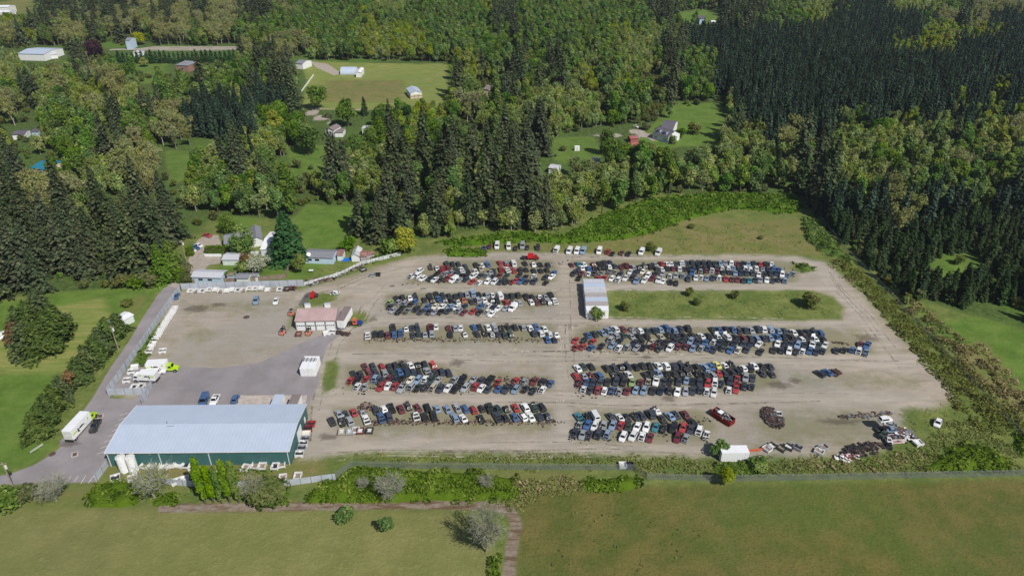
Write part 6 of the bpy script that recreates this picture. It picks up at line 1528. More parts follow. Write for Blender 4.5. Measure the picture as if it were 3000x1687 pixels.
# rows read off the photo: block, row, [(origin u, v, px per unit, heading dx, dy, 'x,y,Ct ...')]; C colour, t type, x stripped, + hood up
ROWS = [
 ('first left block', 'back row', [(1170, 740, 1.0304, -4, -9, '94,43,Ks+ 113,44,Wsx 132,47,Rp 143,32,Au 148,45,Mu 160,33,Ku 178,32,Ds 172,52,Ap 188,51,Wp 199,39,Ds 207,54,Ks 229,54,Ws 231,35,Ks 249,36,Ws 245,46,Ts'),
   (1400, 740, 1.0304, -7, -10, '30,34,Bs 66,29,Rs 83,29,Gs 107,32,Wv 141,30,Ksx 167,33,Wsx 188,34,Ks 212,35,Ds')]),
 ('first left block', 'second row', [(1400, 740, 1.0304, -7, -10, '38,57,Gx 46,53,Ks 70,49,Rp 90,40,Rs 88,50,Wp 107,52,Rsx 126,50,Ksx 144,49,Ksx 168,52,Ksx 189,52,Ksx 208,50,Ksx')]),
 ('first left block', 'third row', [(1170, 740, 1.0304, -20, 14, '60,55,Wu 121,55,Mx 112,63,Kx 134,64,Gx 142,61,Gx 156,59,Gsx 170,62,Dsx 188,68,Kx 200,70,Kx 222,70,Wu 244,68,Dsx'), (1400, 740, 1.0304, -16, 17, '26,68,Gs 45,70,Ds 65,68,Mx 86,69,As 125,66,Kx 144,72,Kx 168,70,Wx 204,73,Ks 223,71,Ws 229,60,Bh')]),
 ('first left block', 'front row', [(1170, 740, 1.0304, -20, 15, '35,71,Wpx 53,70,Wux 70,77,Wu 92,78,Ds 107,80,Ws 123,81,Kx 140,79,Kx 150,76,Ru 164,81,Wv 178,82,Gsx 200,80,Dsx 220,86,Rs 239,90,Wsx'), (1400, 740, 1.0304, -16, 17, '29,86,Wu 50,87,Wu 68,87,Ds 85,87,Kx 102,87,Mx 114,83,Rs 130,84,Bp 146,87,Dsx 170,86,Du 204,90,Ks')]),
 ('second left block', 'back row', [(1110, 840, .9541, -5, -10, '48,30,Ks 66,29,Ku 86,28,Wsx 102,26,Ks+ 127,34,Ks 142,24,Ku 161,20,Kp 177,22,Aux 196,24,Ks 214,23,Ksx 228,20,Dsx 245,21,Gu'), (1370, 840, .92, -6, -10, '13,17,Lu+ 30,19,Ks 51,20,Gu 67,20,Ws 87,23,Wv 102,24,Ks 118,23,Ku 136,21,Ku 159,26,Kp 174,25,Ks 193,25,Ws 209,25,Gsx 223,20,Ku')]),
 ('second left block', 'second row', [(1110, 840, .9541, -5, -10, '148,37,Kh 167,33,Bp 183,36,Ds 203,38,Ks 220,39,Wsx 236,34,Osx'), (1370, 840, .92, -6, -10, '11,38,Ds 27,34,Gu 44,33,Ws 65,35,Dh 79,36,Ku 103,40,Rs 119,40,Ks 139,41,Gs 171,39,Ws 187,40,Ms 203,39,Kh 219,40,Gs 235,37,Wp')]),
 ('second left block', 'third row', [(1110, 840, .9541, -17, 15, '29,43,Ns 53,43,Gs 70,47,Gsx 88,48,Kx 99,41,Bh 135,55,Bs 157,53,Cs 176,54,Ws 199,54,Ls 217,56,Ws 237,55,Ds'), (1370, 840, .92, -15, 15, '34,51,Bs 54,50,Wsx 69,54,Dsx 83,56,Ws 102,56,Gs 122,56,Wv')]),
 ('second left block', 'front row', [(1110, 840, .9541, -17, 15, '30,54,Dx 39,64,Gs 64,58,Ax 56,68,Kx 80,66,Gx 103,62,Ku 118,68,Ds 140,68,Dx 155,69,Gs 172,68,Kx 194,66,Ds 222,67,Gux 237,70,Ms'), (1370, 840, .92, -15, 15, '14,65,Rs 31,68,Ks 52,67,Wsx 65,71,Ws')]),
 ('middle left block', 'back row', [(1060, 935, .8883, -2, -10, '81,20,Kp 115,22,Wsx 130,20,Ds 144,19,Ds+ 178,20,Mp 193,17,Ws 225,20,Msx 243,21,Gs 257,20,Ws'), (1350, 935, .8587, -5, -10, '32,18,Bs 47,17,Ks 68,18,Ws 85,19,Gs 102,21,Kx 119,19,Ks 136,18,Ks 156,18,Gs 175,21,Ws 189,17,Bs 211,22,Ws')]),
 ('middle left block', 'front row', [(1060, 935, .8883, -1, -10, '15,41,Wp 34,36,Ks 50,36,Ku 67,39,Ms 83,37,Bs 101,34,Bp 132,38,Ds 148,36,Ah 164,37,Gsx 182,36,Gu 231,37,Ku'), (1350, 935, .8587, -5, -10, '9,35,Wsx 40,35,Ks 60,33,Kx 78,36,Gh 93,35,Dsx 110,38,As 126,37,As 184,33,Du 202,33,Ws 224,36,Ws 240,36,Wsx')]),
 ('middle left block', 'last pair', [(1350, 935, .8587, -5, -10, '218,49,Bs 235,49,Dsx')]),
 ('fourth left block', 'back row', [(1000, 1040, .805, -5, -10, '55,25,Ms 74,24,Ds 95,25,Rsx 113,26,Ks 127,24,Ku 145,24,Ks+ 163,22,Ws 180,22,Ks 195,20,Ku 217,23,Rh')]),
 ('fourth left block', 'second row', [(1000, 1040, .805, -5, -10, '28,42,Ks 45,42,Ks 65,40,Ms+ 81,40,Ds 102,41,Gu 122,42,As 137,38,Bs 154,39,Du 168,38,Du 183,40,Ks 203,38,Gp 220,39,Ks 236,38,Du 252,40,Du')]),
 ('fourth left block', 'third row', [(1000, 1040, .805, -12, 17, '20,59,Rsx 37,58,Ks 57,56,Rsx 78,57,Lux 90,59,Dx 112,54,Ms 127,56,Ds 143,55,Kx 163,57,Cs 180,57,Ls 196,57,Ws 210,57,As 228,57,Gs'), (1310, 1040, .7806, -12, 16, '16,56,Gs 36,54,Ku 60,54,Gs 77,58,Ds 98,56,Kp 115,62,Rx 156,58,Rs 175,60,Gsx 199,58,Ms 218,61,Ksx 236,64,Bs')]),
 ('fourth left block', 'front row', [(1000, 1040, .805, -12, 17, '36,74,Wsx 54,73,Gx 93,73,Rs 109,71,Ws 125,73,Rs 142,76,Gp 163,75,Gsx 180,76,Ax 197,74,Dx 214,77,Ts 233,77,Ds 251,76,Ws'), (1310, 1040, .7806, -12, 16, '19,76,Ku 41,73,Gs 63,72,Rs 78,74,Ws 93,77,Ds 117,76,Bs 136,76,Dp 156,77,Ls 179,76,Dx 196,80,Dx 217,78,Ws')]),
 ('front left block', 'back row', [(950, 1160, .736, -5, -10, '31,36,Gs 45,37,Dx 63,33,Rs 82,34,Gx 111,29,Du 128,26,Wh 144,25,Kp 165,26,Ms 181,21,Ks+ 201,23,Ms 222,23,Ks 243,25,Ls'), (1290, 1160, .736, -6, -10, '15,26,Ls 36,24,Gs+ 53,25,Bs 71,27,Rsx 89,24,Ksx 107,24,Kp 124,26,As 142,25,Ksx 162,23,Rs 183,23,Wu 202,23,Au 219,22,Ks')]),
 ('front left block', 'front row', [(950, 1160, .736, -4, -10, '16,53,Ku 37,54,Kx 55,52,Gu 90,49,Wp 123,45,Bp 139,42,Du 197,40,Wpx 216,41,Kpx 236,42,Ku'), (1290, 1160, .736, -6, -10, '31,44,Ls 49,45,Ws 87,46,Kx 123,44,Dp 139,44,Ksx 160,43,Bs 178,42,Ws 195,43,Ws 213,42,Du 231,42,Ds')]),
 ('first right block', 'back row', [(1660, 750, .8587, -7, -9, '12,20,Ms 28,18,Es 44,19,Ws 66,19,Msx 83,17,Ks 95,14,Ks 109,14,Ds 107,25,Ws 121,24,Ds 137,26,Mx 151,23,Mp 167,26,Gs 181,27,Dh 195,25,Dh 210,25,Kp 222,18,Gs 239,17,Rs 252,18,Ws'),
   (1950, 750, .644, -2, -9, '11,13,Ws 20,13,Ds 31,13,Wp 40,12,Ds 50,11,Du 61,12,Ku 72,11,Du 82,12,Ku 93,12,As 103,12,Ls 112,11,Gs 124,12,Wu 135,13,Ms 146,14,Kp 156,13,Ls 167,12,Ds 179,14,Rs 189,13,Ks 200,13,Ws')]),
 ('first right block', 'second row', [(1660, 750, .8587, -6, -9, '38,28,Ws 55,30,Bs 70,30,Kx 85,29,Kx 95,27,Kx 225,30,Ks 239,31,Ws'), (1950, 750, .644, -2, -9, '4,22,Ks 14,22,Ms 26,23,Wu 35,23,Ks 44,22,Ks 53,21,Ds 64,20,Ds 75,20,Ds 85,19,Ks 95,20,Du 107,22,Ws 118,21,Ws 128,21,Ls 140,22,Ks 150,22,Wu 160,23,Ws 171,22,Wu 183,23,Gx 193,23,Ds 204,23,Bs 215,24,Bs')]),
 ('first right block', 'third row', [(1660, 750, .8587, -10, 14, '18,42,Ks 26,36,Ds 37,42,Mx 31,54,Kx 54,44,Wx 69,42,Dx 86,42,Gx 108,38,Gx 122,39,Ts 135,44,Ds 160,38,Ws 174,41,Dp 192,38,Cs 224,43,Kh 242,43,Gh'), (1950, 750, .644, -1, 9, '8,37,Ws 19,36,Gs 32,37,Lsx 50,30,Bp 66,28,Gsx 77,27,Ms 88,27,Wpx 98,28,Mx 110,30,As 121,30,Ds 132,31,Ls 143,31,Ds 153,31,Ds 165,31,Ds 176,34,Ws 187,34,Ks 199,32,Ds 210,31,Ds 220,34,Wu 231,35,Ls 241,33,Gs')]),
 ('first right block', 'front row', [(1660, 750, .8587, -10, 14, '78,55,Rs 95,54,Rx 114,55,Ws 129,60,Wu 149,54,Wp 164,54,Kx 176,61,Lp 196,60,Wp 205,48,Wu 215,54,Ms 232,59,Wp 243,62,Ws'), (1950, 750, .644, -1, 9, '9,48,Ks 20,50,Kx 43,42,Du 57,40,Ws 67,40,Ws 78,41,Ls 89,40,Ds 101,41,Ws 114,42,Rs 125,43,Mx 136,43,Ms 148,45,Ds 159,45,Es 170,44,Dx 179,44,Gs 191,44,Ws 202,45,Ds 213,44,Ds 225,46,Ls')]),
 ('middle right block', 'back row', [(1660, 940, .805, -10, -10, '50,31,Bsx 66,29,Ks 84,26,Ls 98,20,Ls 114,18,Wu 133,17,Ms 154,21,Gx 171,20,Wsx 189,22,As 205,21,Ds 219,18,Ls 234,15,Bu'), (1960, 940, .805, -6, -10, '13,20,Ls 27,16,Ds 45,16,Ku 103,19,As 119,19,Bs 133,19,Ku 151,18,Bs 166,21,Ds 180,20,Ds 194,20,Gs 210,18,Du 223,18,Wu 241,20,Ls+'), (2260, 940, .805, -8, -10, '17,22,Ls 31,22,Ds 52,25,Ws 69,26,Ks 84,25,Ks 100,24,Ds 116,27,Bs')]),
 ('middle right block', 'second row', [(1660, 940, .805, -10, -10, '115,33,Gu 133,31,As 152,34,Gs 171,34,Ks 189,34,Ks 221,34,Ts 240,32,Ks'), (1960, 940, .805, -9, -9, '2,32,Ks 18,34,Ds 34,33,Ks 56,33,Ks 76,33,Ws 93,34,Ks 115,35,Ws 136,36,Wu 155,37,Ks 174,38,Ms 190,38,Dsx 206,39,Ls 222,39,Ds 238,37,Ls'), (2260, 940, .805, -9, -9, '13,35,Bs 29,36,Ks 50,38,Ks 69,40,Wsx 82,39,Ks 102,40,Ws 119,40,Ks')]),
 ('middle right block', 'third row', [(1660, 940, .805, -13, 15, '21,44,Rs 42,44,Dx 61,48,Rs 82,58,Dx 103,45,Gu 125,46,Ds 161,50,Ds 176,49,Kx 200,48,Ts 217,48,Dx 234,49,Ks'), (1960, 940, .805, -9, 14, '15,47,Dp 34,45,Ax 51,46,Ls 68,48,Ds 85,49,Bs 104,49,Ws 119,50,Ds 136,51,Ax 155,51,Ds 176,53,Ds 194,52,Ds 212,53,Ws'), (2260, 940, .805, -4, 12, '15,52,Ws 32,54,Dx 46,53,Ds 62,55,Ls 79,55,Ds 97,55,Wp 111,56,As 127,55,Ws 210,54,Ms 226,57,Bp')]),
 ('middle right block', 'front row', [(1660, 940, .805, -13, 15, '21,61,Rx 37,60,Rs 57,63,Bs 108,56,Ls 122,63,Wsx 142,62,Gs 165,62,Gs 181,62,Dx 202,60,Ms 218,65,Dsx 244,63,Wu'), (1960, 940, .805, -9, 14, '21,60,Msx 40,60,Msx 56,63,Ls 75,64,Gsx 92,64,Bsx 106,66,Ds 126,64,As 145,67,Bs 163,67,Cs+ 184,67,Ds 216,71,Ks'), (2260, 940, .805, -4, 12, '6,67,Ks 24,69,Ds 42,69,Ws 58,71,Dx 73,71,Wsx 91,69,Bs 106,71,Ds 121,71,Ds 153,69,Ds 171,68,Ksx 190,68,Bs 206,71,Wu 223,73,Lx')]),
 ('fourth right block', 'back row', [(1660, 1045, .805, -8, -11, '26,25,Ws 39,21,As 58,21,Ks 94,25,Ks 113,25,Ds+ 128,22,Ks 143,22,Du 163,22,Ks 180,19,Ks 196,19,Ks 216,19,Ws 234,20,Wu'), (1970, 1045, .805, -9, -11, '4,21,Du 20,20,Du 38,21,Ks 58,22,Ks 77,23,Ls 91,21,Bs 105,17,Ys 123,18,Ws 138,15,Kx 167,25,Ws 183,26,Ks 193,19,Ws 211,21,Ks 230,20,Dsx')]),
 ('fourth right block', 'second row', [(1660, 1045, .805, -8, -11, '21,43,Rsx 40,43,Gsx 57,43,Mx 77,43,Bu 111,41,Ax 128,43,Ks 146,40,Ws 186,41,Ks 200,38,Ks 216,36,Ls 235,38,Kx'), (1970, 1045, .805, -9, -11, '5,38,Ks 20,37,Ks 35,36,Ks 58,38,Kx 77,41,Ks 95,41,Gs 108,36,Rx 122,36,Ds 140,34,Ks 152,31,Ks 211,37,Dx 234,38,Ds')]),
 ('fourth right block', 'third row', [(1660, 1045, .805, -4, 12, '29,60,Mx 46,59,Bx 62,59,Ds 78,60,Ds 97,58,Ks 117,57,Du 135,58,Ku 155,58,Ns 174,59,Ms 192,59,Tx 211,56,Wp 230,57,Dx 244,57,Ks'), (1970, 1045, .805, -2, 12, '15,57,Ds 33,54,Ls 47,56,Ks 65,58,Ds 84,61,Rs 100,61,Wu 115,62,Dx 136,56,Du 153,52,Rx 173,48,Gu 190,48,Ds')]),
 ('fourth right block', 'front row', [(1660, 1045, .805, -4, 12, '39,76,Wsx 54,77,Dx 73,78,Rsx 89,79,Ws+ 107,78,Bx 123,80,Gx 143,79,Ms 163,77,Ls 182,78,Ls 204,78,Ks 223,78,Ds 242,79,Ksx'), (1970, 1045, .805, -2, 12, '12,81,Ws 31,80,Gs 48,78,Ds 65,78,Dsx 81,81,Ws 98,83,Ws 133,78,Ws 150,73,Rp 169,69,Dsx 187,70,Ds')]),
 ('front right block', 'back row', [(1660, 1180, .5855, -8, -10, '22,24,Ep 35,22,Kx 48,21,Wv 75,22,Ds 91,23,Ws 103,24,Ks 117,22,Dx 128,20,Ds 144,18,Du 154,12,Wx 164,26,Ks 177,21,Ls 187,19,Ds 204,19,Ms 216,32,Ks')]),
 ('front right block', 'middle row', [(1660, 1180, .5855, -4, 10, '21,38,Gx 36,36,Bs 48,38,Ws 63,37,Gx 79,37,Ls 92,38,Rs 105,40,As 121,40,Ws 137,40,Ws 153,40,Es 166,43,Kx 183,42,Ku 200,41,Rs 213,44,Ds 227,48,Wu 240,54,Wx')]),
 ('front right block', 'front row', [(1660, 1180, .5855, -4, 10, '13,51,Dx 27,53,Gs 38,54,Dx 54,54,Du 69,54,Lsx 97,57,Wu 114,56,Wu 129,57,Wsx 143,58,Ms 190,58,Ms 204,60,Gsx')]),
 ('row of vans at the top', 'left half', [(1400, 690, .4441, -2, 11, '8,16,Bx 15,14,Ms 25,13,Wv 40,14,Wv 49,16,Kx 58,13,Gv 64,15,Ks 78,15,Ku')]),
 ('row of vans at the top', 'right half', [(1400, 690, .4441, -7, 11, '102,19,Wvx 119,20,Wv 129,20,Wv 137,20,Lv 158,20,Wv 169,21,Rpx 175,23,Kx 187,22,Mx 196,23,Ks 213,21,Wv 235,22,Wv')]),
 ('pair of lone cars right of the fourth right block', 'pair', [(1660, 1045, 1, -9, -6, '742,47,Ds 765,43,Bs')]),
]
ncar = 0
for blk, row, segs in ROWS:
    cars = []
    for (u0, v0, s, dx, dy, txt) in segs:
        if s != 1: s = 1.0 / (s if s > 5 else s)
        for q in txt.split():
            a, b, ct = q.split(',')
            u, v = u0 + float(a) * s, v0 + float(b) * s
            cars.append((u, v, dx, dy, ct))
    cars.sort()
    for i, (u, v, dx, dy, ct) in enumerate(cars):
        col, typ = ct[0], ct[1:]
        p = G(u, v, .75); q = G(u + dx * .5, v + dy * .5, .75); d = q - p
        ang = math.atan2(d.y, d.x) + random.gauss(0, .05)
        if typ[0] == 's': typ = random.choice('ssssssswwwcch'[:13]) + typ[1:]  # cars entered as sedans get made-up wagon
        if dy > 0 and len(typ) == 1 and typ in 'shuwc' and random.random() < .25: typ += 'x'
        if dy < 0 and len(typ) == 1 and typ in 'shuwc' and random.random() < .10: typ += random.choice('x+')
        kindn = {'w': 'wagon', 'c': 'coupe', 's': 'sedan', 'h': 'hatchback', 'u': 'SUV', 'v': 'van', 'p': 'pickup', 'x': 'stripped car shell'}[typ[0]]
        st = 'stripped ' if typ.endswith('x') and typ != 'x' else ''
        tail = {'+': ' with raised hood'}.get(typ[-1], '')
        if blk.startswith('row of vans'): lab = '%s%s %s%s, %s from left in the %s of the van row' % (st, PN[col], kindn, tail, ORD[i], row)
        elif blk.startswith('pair'): lab = '%s %s, %s of the lone pair on open gravel' % (PN[col], kindn, ('left', 'right')[i])
        else: lab = '%s%s %s%s, %s from left, %s, %s' % (st, PN[col], kindn, tail, ORD[i], row, blk)
        put_car(p.x, p.y, ang, col, typ, lab, 'junked cars in the ' + blk)
        ncar += 1
print('CARS', ncar)
for (u, v, dx, dy, ct, lab) in (
    (750, 880, -4, 12, 'Lu', 'light blue SUV parked alone on the open gravel'), (808, 880, -4, 12, 'Ws', 'white sedan parked alone right of the light blue SUV'),
    (580, 717, -14, -6, 'Ws', 'white sedan at the firs beside the driveway, rightmost of three'), (570, 724, -14, -6, 'Bp', 'blue and white pickup between the two white cars at the firs'), (561, 731, -14, -6, 'Ws', 'white sedan leftmost of three at the firs'),
    (598, 1171, -5, 12, 'Bv', 'blue van behind the warehouse'), (628, 1171, -6, 12, 'Wp', 'white pickup behind the warehouse'), (689, 1166, 3, -8, 'Bh', 'small dark blue car behind the warehouse'),
    (278, 1246, -7, 14, 'Kp', 'black pickup beside the long box truck in the parking lot'), (741, 709, 0, 10, 'Ks', 'dark car parked under the house carport'),
    (2748, 1237, -3, 8, 'Wh', 'small white car alone at the right edge of the yard'), (8, 985, -10, 3, 'Wv', 'white camper van at the left edge of the photo'), (607, 688, 10, 2, 'Rs', 'old red car at the edge of the bushes behind the driveway'),
    (851, 347, 0, 8, 'Wv', 'white camper van under the big maples'), (1862, 401, 10, 2, 'Lp', 'light blue pickup beside the small red gazebo'), (1864, 370, 10, 3, 'Ws', 'white car on the gravel left of the dormer house'),
    (1092, 946, 10, 1, 'Bp', '') , (423, 153, 8, 0, 'Rs', 'red car on the far road'), (966, 399, 2, 8, 'Ks', 'dark car in front of the small white house'), (516, 865, 4, -8, 'Bs', 'blue car beside the sheet fence on the access road')):
    if not lab: continue
    p = G(u, v, .75); q = G(u + dx * .5, v + dy * .5, .75); d = q - p
    put_car(p.x, p.y, math.atan2(d.y, d.x), ct[0], ct[1:], lab, scale=1.12)

# crushed cars heaped at the right of the yard
cr = [(2588, 1245, 0, 10, 'Wu', 2.6, 'white SUV on top of the crushed car heap'), (2580, 1262, 0, 10, 'Kx', 0, 'black shell at the bottom back of the crushed car heap'), (2600, 1260, 0, 25, 'Ksx', 1.2, 'crushed black car below the white SUV in the heap'),
      (2606, 1256, 0, -20, 'Gsx', 2.0, 'crushed grey car in the middle of the heap'), (2604, 1270, 0, 15, 'Gs', 0, 'silver car at the bottom middle of the heap'), (2612, 1268, 0, 5, 'Lsx', 1.3, 'crushed pale blue car lying on the silver car in the heap'),
      (2618, 1286, 0, -35, 'Dx', 0, 'dark blue shell at the bottom right of the heap'), (2600, 1292, 0, 80, 'Wsx', 0.2, 'white stripped cab at the front of the heap'), (2604, 1306, 0, 70, 'Kx', 0, 'upright engine and black shell at the very front of the heap'),
      (2592, 1278, 0, 30, 'Ax', .9, 'dark green shell in the shade of the heap')]
for (u, v, _, a, ct, z, lab) in cr:
    p = G(u, v, z * .5); put_car(p.x, p.y, math.radians(a), ct[0], ct[1:], lab, 'crushed cars heaped at the right', z=z, tilt=(random.uniform(-.15, .15), random.uniform(-.15, .15)))
junkpile(2640, 1278, 3.6, 2.2, 1.8, 160, 'heap of mangled metal behind the pinkish truck box', ('dark', 'steel', 'white', 'rust'), (.3, 1.0), 31)
p = G(2628, 1300); o = thing('truck_box', (p.x, p.y, 0), .06, 'pinkish white open truck box with faded purple and orange stripes', 'truck box')
m = MB(); m.box(-1.9, 1.9, -.05, .05, .2, 1.5); m.box(-1.9, 1.9, 1.9, 2.0, .2, 1.5); m.box(-1.9, -1.8, .053, 1.897, .2, 1.5); m.box(1.8, 1.9, .053, 1.897, .2, 1.5); m.box(-1.9, 1.9, .053, 1.897, .15, .3)
m.build('box_walls', simple('pinkish_paint', C(212, 196, 194), .6), o)
m = MB(); r = random.Random(2)
for k in range(9): m.box(-1.4 + k * .26, -1.25 + k * .26, -.075, -.053, .65 + .1 * r.random(), 1.0 + .15 * r.random())
m.build('faded_mark', simple('faded_purple', C(120, 90, 140), .7), o)
m = MB(); m.box(-1.3, 1.0, -.075, -.053, .5, .6); m.build('faded_stripe', M['orange'], o)
link('scrap_load', junk(60, 1.6, .8, .6, 33, ('dark', 'steel', 'rust'), (.2, .6)), o, (0, 1, 1.0))

# ------------------------------------------------------------------ truck beds, canopies and frames lying about
def bed_mesh():
    m = MB(); L, w = 2.35, 1.9
    for s in (-1, 1):
        m.box(-L / 2, L / 2, s * w / 2 - .1, s * w / 2 + .1, .35, 1.0); m.box(-L / 2, -L / 2 + .7, s * w / 2 - .1, s * w / 2 + .1, .1, .348); m.box(L / 2 - .75, L / 2, s * w / 2 - .1, s * w / 2 + .1, .1, .348)
        m.box(-.35, .45, s * (w / 2 - .22) - .12, s * (w / 2 - .22) + .115, .45, .72)
    m.box(L / 2 - .08, L / 2, -w / 2 + .103, w / 2 - .103, .4, 1.0)
    return m.mesh('side_walls', M['paint'])
def gate_mesh(): m = MB(); m.box(-1.175, -1.1, -.84, .84, .35, .95); return m.mesh('tailgate', M['paint'])
def floor_mesh(mat): m = MB(); m.box(-1.08, 1.08, -.84, .84, .36, .44); return m.mesh('bed_floor', M[mat])
BW, BG, BF, BF2, BF3 = bed_mesh(), gate_mesh(), floor_mesh('wood'), floor_mesh('dark'), floor_mesh('offwhite')
def bed(u, v, ang, col, label, group, floor=None, gate=True, z=0, tilt=0.0):
    p = G(u, v, .5); o = thing('truck_bed', (p.x, p.y, z), ang, label, 'truck bed', group); o.rotation_euler = (tilt, random.uniform(-.03, .06), ang); o.scale = (.88, .86, .88)
    c = PC[col] + (1,)
    link('side_walls', BW, o, color=c); link('bed_floor', floor or random.choice((BF, BF2, BF3)), o)
    if gate: link('tailgate', BG, o, color=c)
    return o
for i, x in enumerate((363, 475, 583, 710, 830, 922, 1035, 1130, 1238, 1350, 1450, 1555, 1670, 1790, 1900, 2010, 2145, 2260)):
    col = 'WWWWWWWWWWWWWWTWKM'[i]
    y = (1335, 1332, 1335, 1312, 1310, 1335, 1330, 1310, 1320, 1315, 1290, 1288, 1285, 1315, 1305, 1305, 1300, 1290)[i]
    bed(500 + x / 6.3, 640 + y / 6.3, math.radians(90 + random.uniform(-6, 6)), col, '%s pickup bed, %s from left in the row below the sheet fence' % ({'W': 'white', 'T': 'brown', 'K': 'black', 'M': 'maroon'}[col], ORD[i]), 'truck beds below the sheet fence', gate=i % 4 != 1)
for i in range(16):
    t = i / 15
    bed(300 + (990 - 255 * t) / 4.673, 860 + (195 + 405 * t) / 4.673, math.radians(12 + random.uniform(-6, 6)), 'W', 'white pickup bed, %s from the top in the slanting stack by the road fence' % ORD[i], 'truck beds slanting along the road fence', gate=i % 3 != 0, tilt=-.12)
for i, (x, y, a, lab) in enumerate(((690, 682, 10, 'upper of three white pickup beds in the grass by the fence'), (665, 730, 8, 'middle of three white pickup beds in the grass by the fence'), (640, 785, 8, 'lower of three white pickup beds in the grass by the fence'),
    (825, 780, 15, 'white pickup bed lying alone right of the three beds'), (440, 1000, 20, 'upper white pickup bed in the box truck corner'), (400, 1060, 15, 'lower white pickup bed in the box truck corner'), (335, 1180, 12, 'white pickup bed nearest the road fence corner'),
    (435, 1275, 95, 'left of two white pickup beds at the bottom fence'), (527, 1265, 85, 'right of two white pickup beds at the bottom fence'))):
    bed(300 + x / 4.673, 860 + y / 4.673, math.radians(a), 'W', lab, 'truck beds in the box truck corner')
sb = [(1090, 615), (1150, 612), (1230, 612), (1290, 611), (1345, 606), (1405, 610), (1455, 622), (870, 706), (1000, 708), (1390, 716), (1330, 735), (1700, 700), (1600, 690)]
for i, (x, y) in enumerate(sb):
    bed(x / 2.574, 1124 + y / 2.574, math.radians(90 + random.uniform(-12, 12)) if i < 7 else math.radians(25), 'W', 'white pickup bed, %s' % (ORD[i] + ' from the tanks along the warehouse front' if i < 7 else ORD[i - 7] + ' of those by the lower sheet fence'), 'truck beds in front of the warehouse', tilt=random.uniform(-.2, .2))
for i, (x, y, lab) in enumerate(((940, 1102, 'white bed frame in ivy against the warehouse'), (1035, 1110, 'white broken bed frame in ivy against the warehouse'), (1205, 1112, 'grey-white pickup bed near the right end of the warehouse'), (1290, 1085, 'tall white pickup bed near the right end of the warehouse'),
    (1305, 1262, 'small grey bed frame left of the white box on the grass'), (1505, 1238, 'white pickup bed on the grass above the low sheet fence'), (810, 1130, 'thin white frame leaning in the ivy'))):
    bed(540 + x / 4.528, 1120 + y / 4.528, math.radians(90 + random.uniform(-15, 15)), 'W', lab, None)
for i, (x, y, c_, lab) in enumerate(((1685, 548, 'R', 'red pickup bed right of the warehouse wall'), (1645, 612, 'M', 'maroon pickup bed right of the warehouse wall'), (1618, 680, 'C', 'cream pickup bed right of the warehouse wall'), (1605, 745, 'G', 'grey bed frame right of the warehouse wall'),
    (1580, 805, 'W', 'white pickup bed full of parts right of the warehouse wall'), (1555, 868, 'G', 'grey pickup bed right of the warehouse wall'), (1525, 945, 'W', 'white pickup bed nearest the lower right warehouse corner'))):
    bed(540 + x / 4.528, 1120 + y / 4.528, math.radians(5 + random.uniform(-5, 5)), c_, lab, 'truck beds beside the warehouse end wall')
for (u, v, c_, a, lab) in ((866, 1264, 'K', 95, 'leftmost dark empty pickup bed on the bare strip'), (887, 1264, 'G', 92, ''), (1025, 1264, 'G', 95, 'grey pickup bed second from left on the bare strip'), (1042, 1260, 'W', 92, 'white pickup bed in the middle of the bare strip'),
    (1056, 1262, 'M', 95, 'rusty pink pickup bed on the bare strip'), (1083, 1261, 'K', 90, 'small black frame at the right end of the bare strip'), (1002, 1264, 'T', 95, 'tan bed with yellow boards at the left end of the bare strip'),
    (1064, 790, 'K', 40, 'black pickup bed on grass below the white leaning fence'), (1092, 806, 'G', 5, 'grey pickup bed left one of two on the upper gravel'), (1106, 804, 'K', 5, 'black frame right one of two on the upper gravel'),
    (1825, 1363, 'W', 90, 'white tub left one of two at the wire fence'), (1846, 1364, 'K', 90, 'dark pickup bed with white sides at the wire fence'), (2248, 1314, 'W', -55, 'white pickup canopy lying in the grass'), (2262, 1306, 'K', -55, 'black pickup canopy beside the white one'),
    (2291, 1313, 'A', -50, 'dark green canopy left one of three in the grass line'), (2312, 1309, 'D', -40, 'navy blue canopy in the middle of the grass line'), (2338, 1310, 'G', -40, 'grey canopy at the right of the grass line'), (2400, 1322, 'W', -40, 'white and black canopy near the black scrap pile'),
    (2412, 1310, 'G', 20, 'grey canopy above the white and black one'), (2690, 1297, 'W', 15, 'white panel frame alone on the grass right of the heap'), (2278, 1212, 'W', -15, 'white stripped bed right of the big scrap heap'), (875, 978, 'M', 95, 'maroon pickup bed in front of the workshop doors'), (957, 975, 'W', 20, 'white curved canopy in front of the workshop'), (974, 971, 'W', 0, 'small white tub in front of the workshop')):
    if lab: bed(u, v, math.radians(a), c_, lab, None)

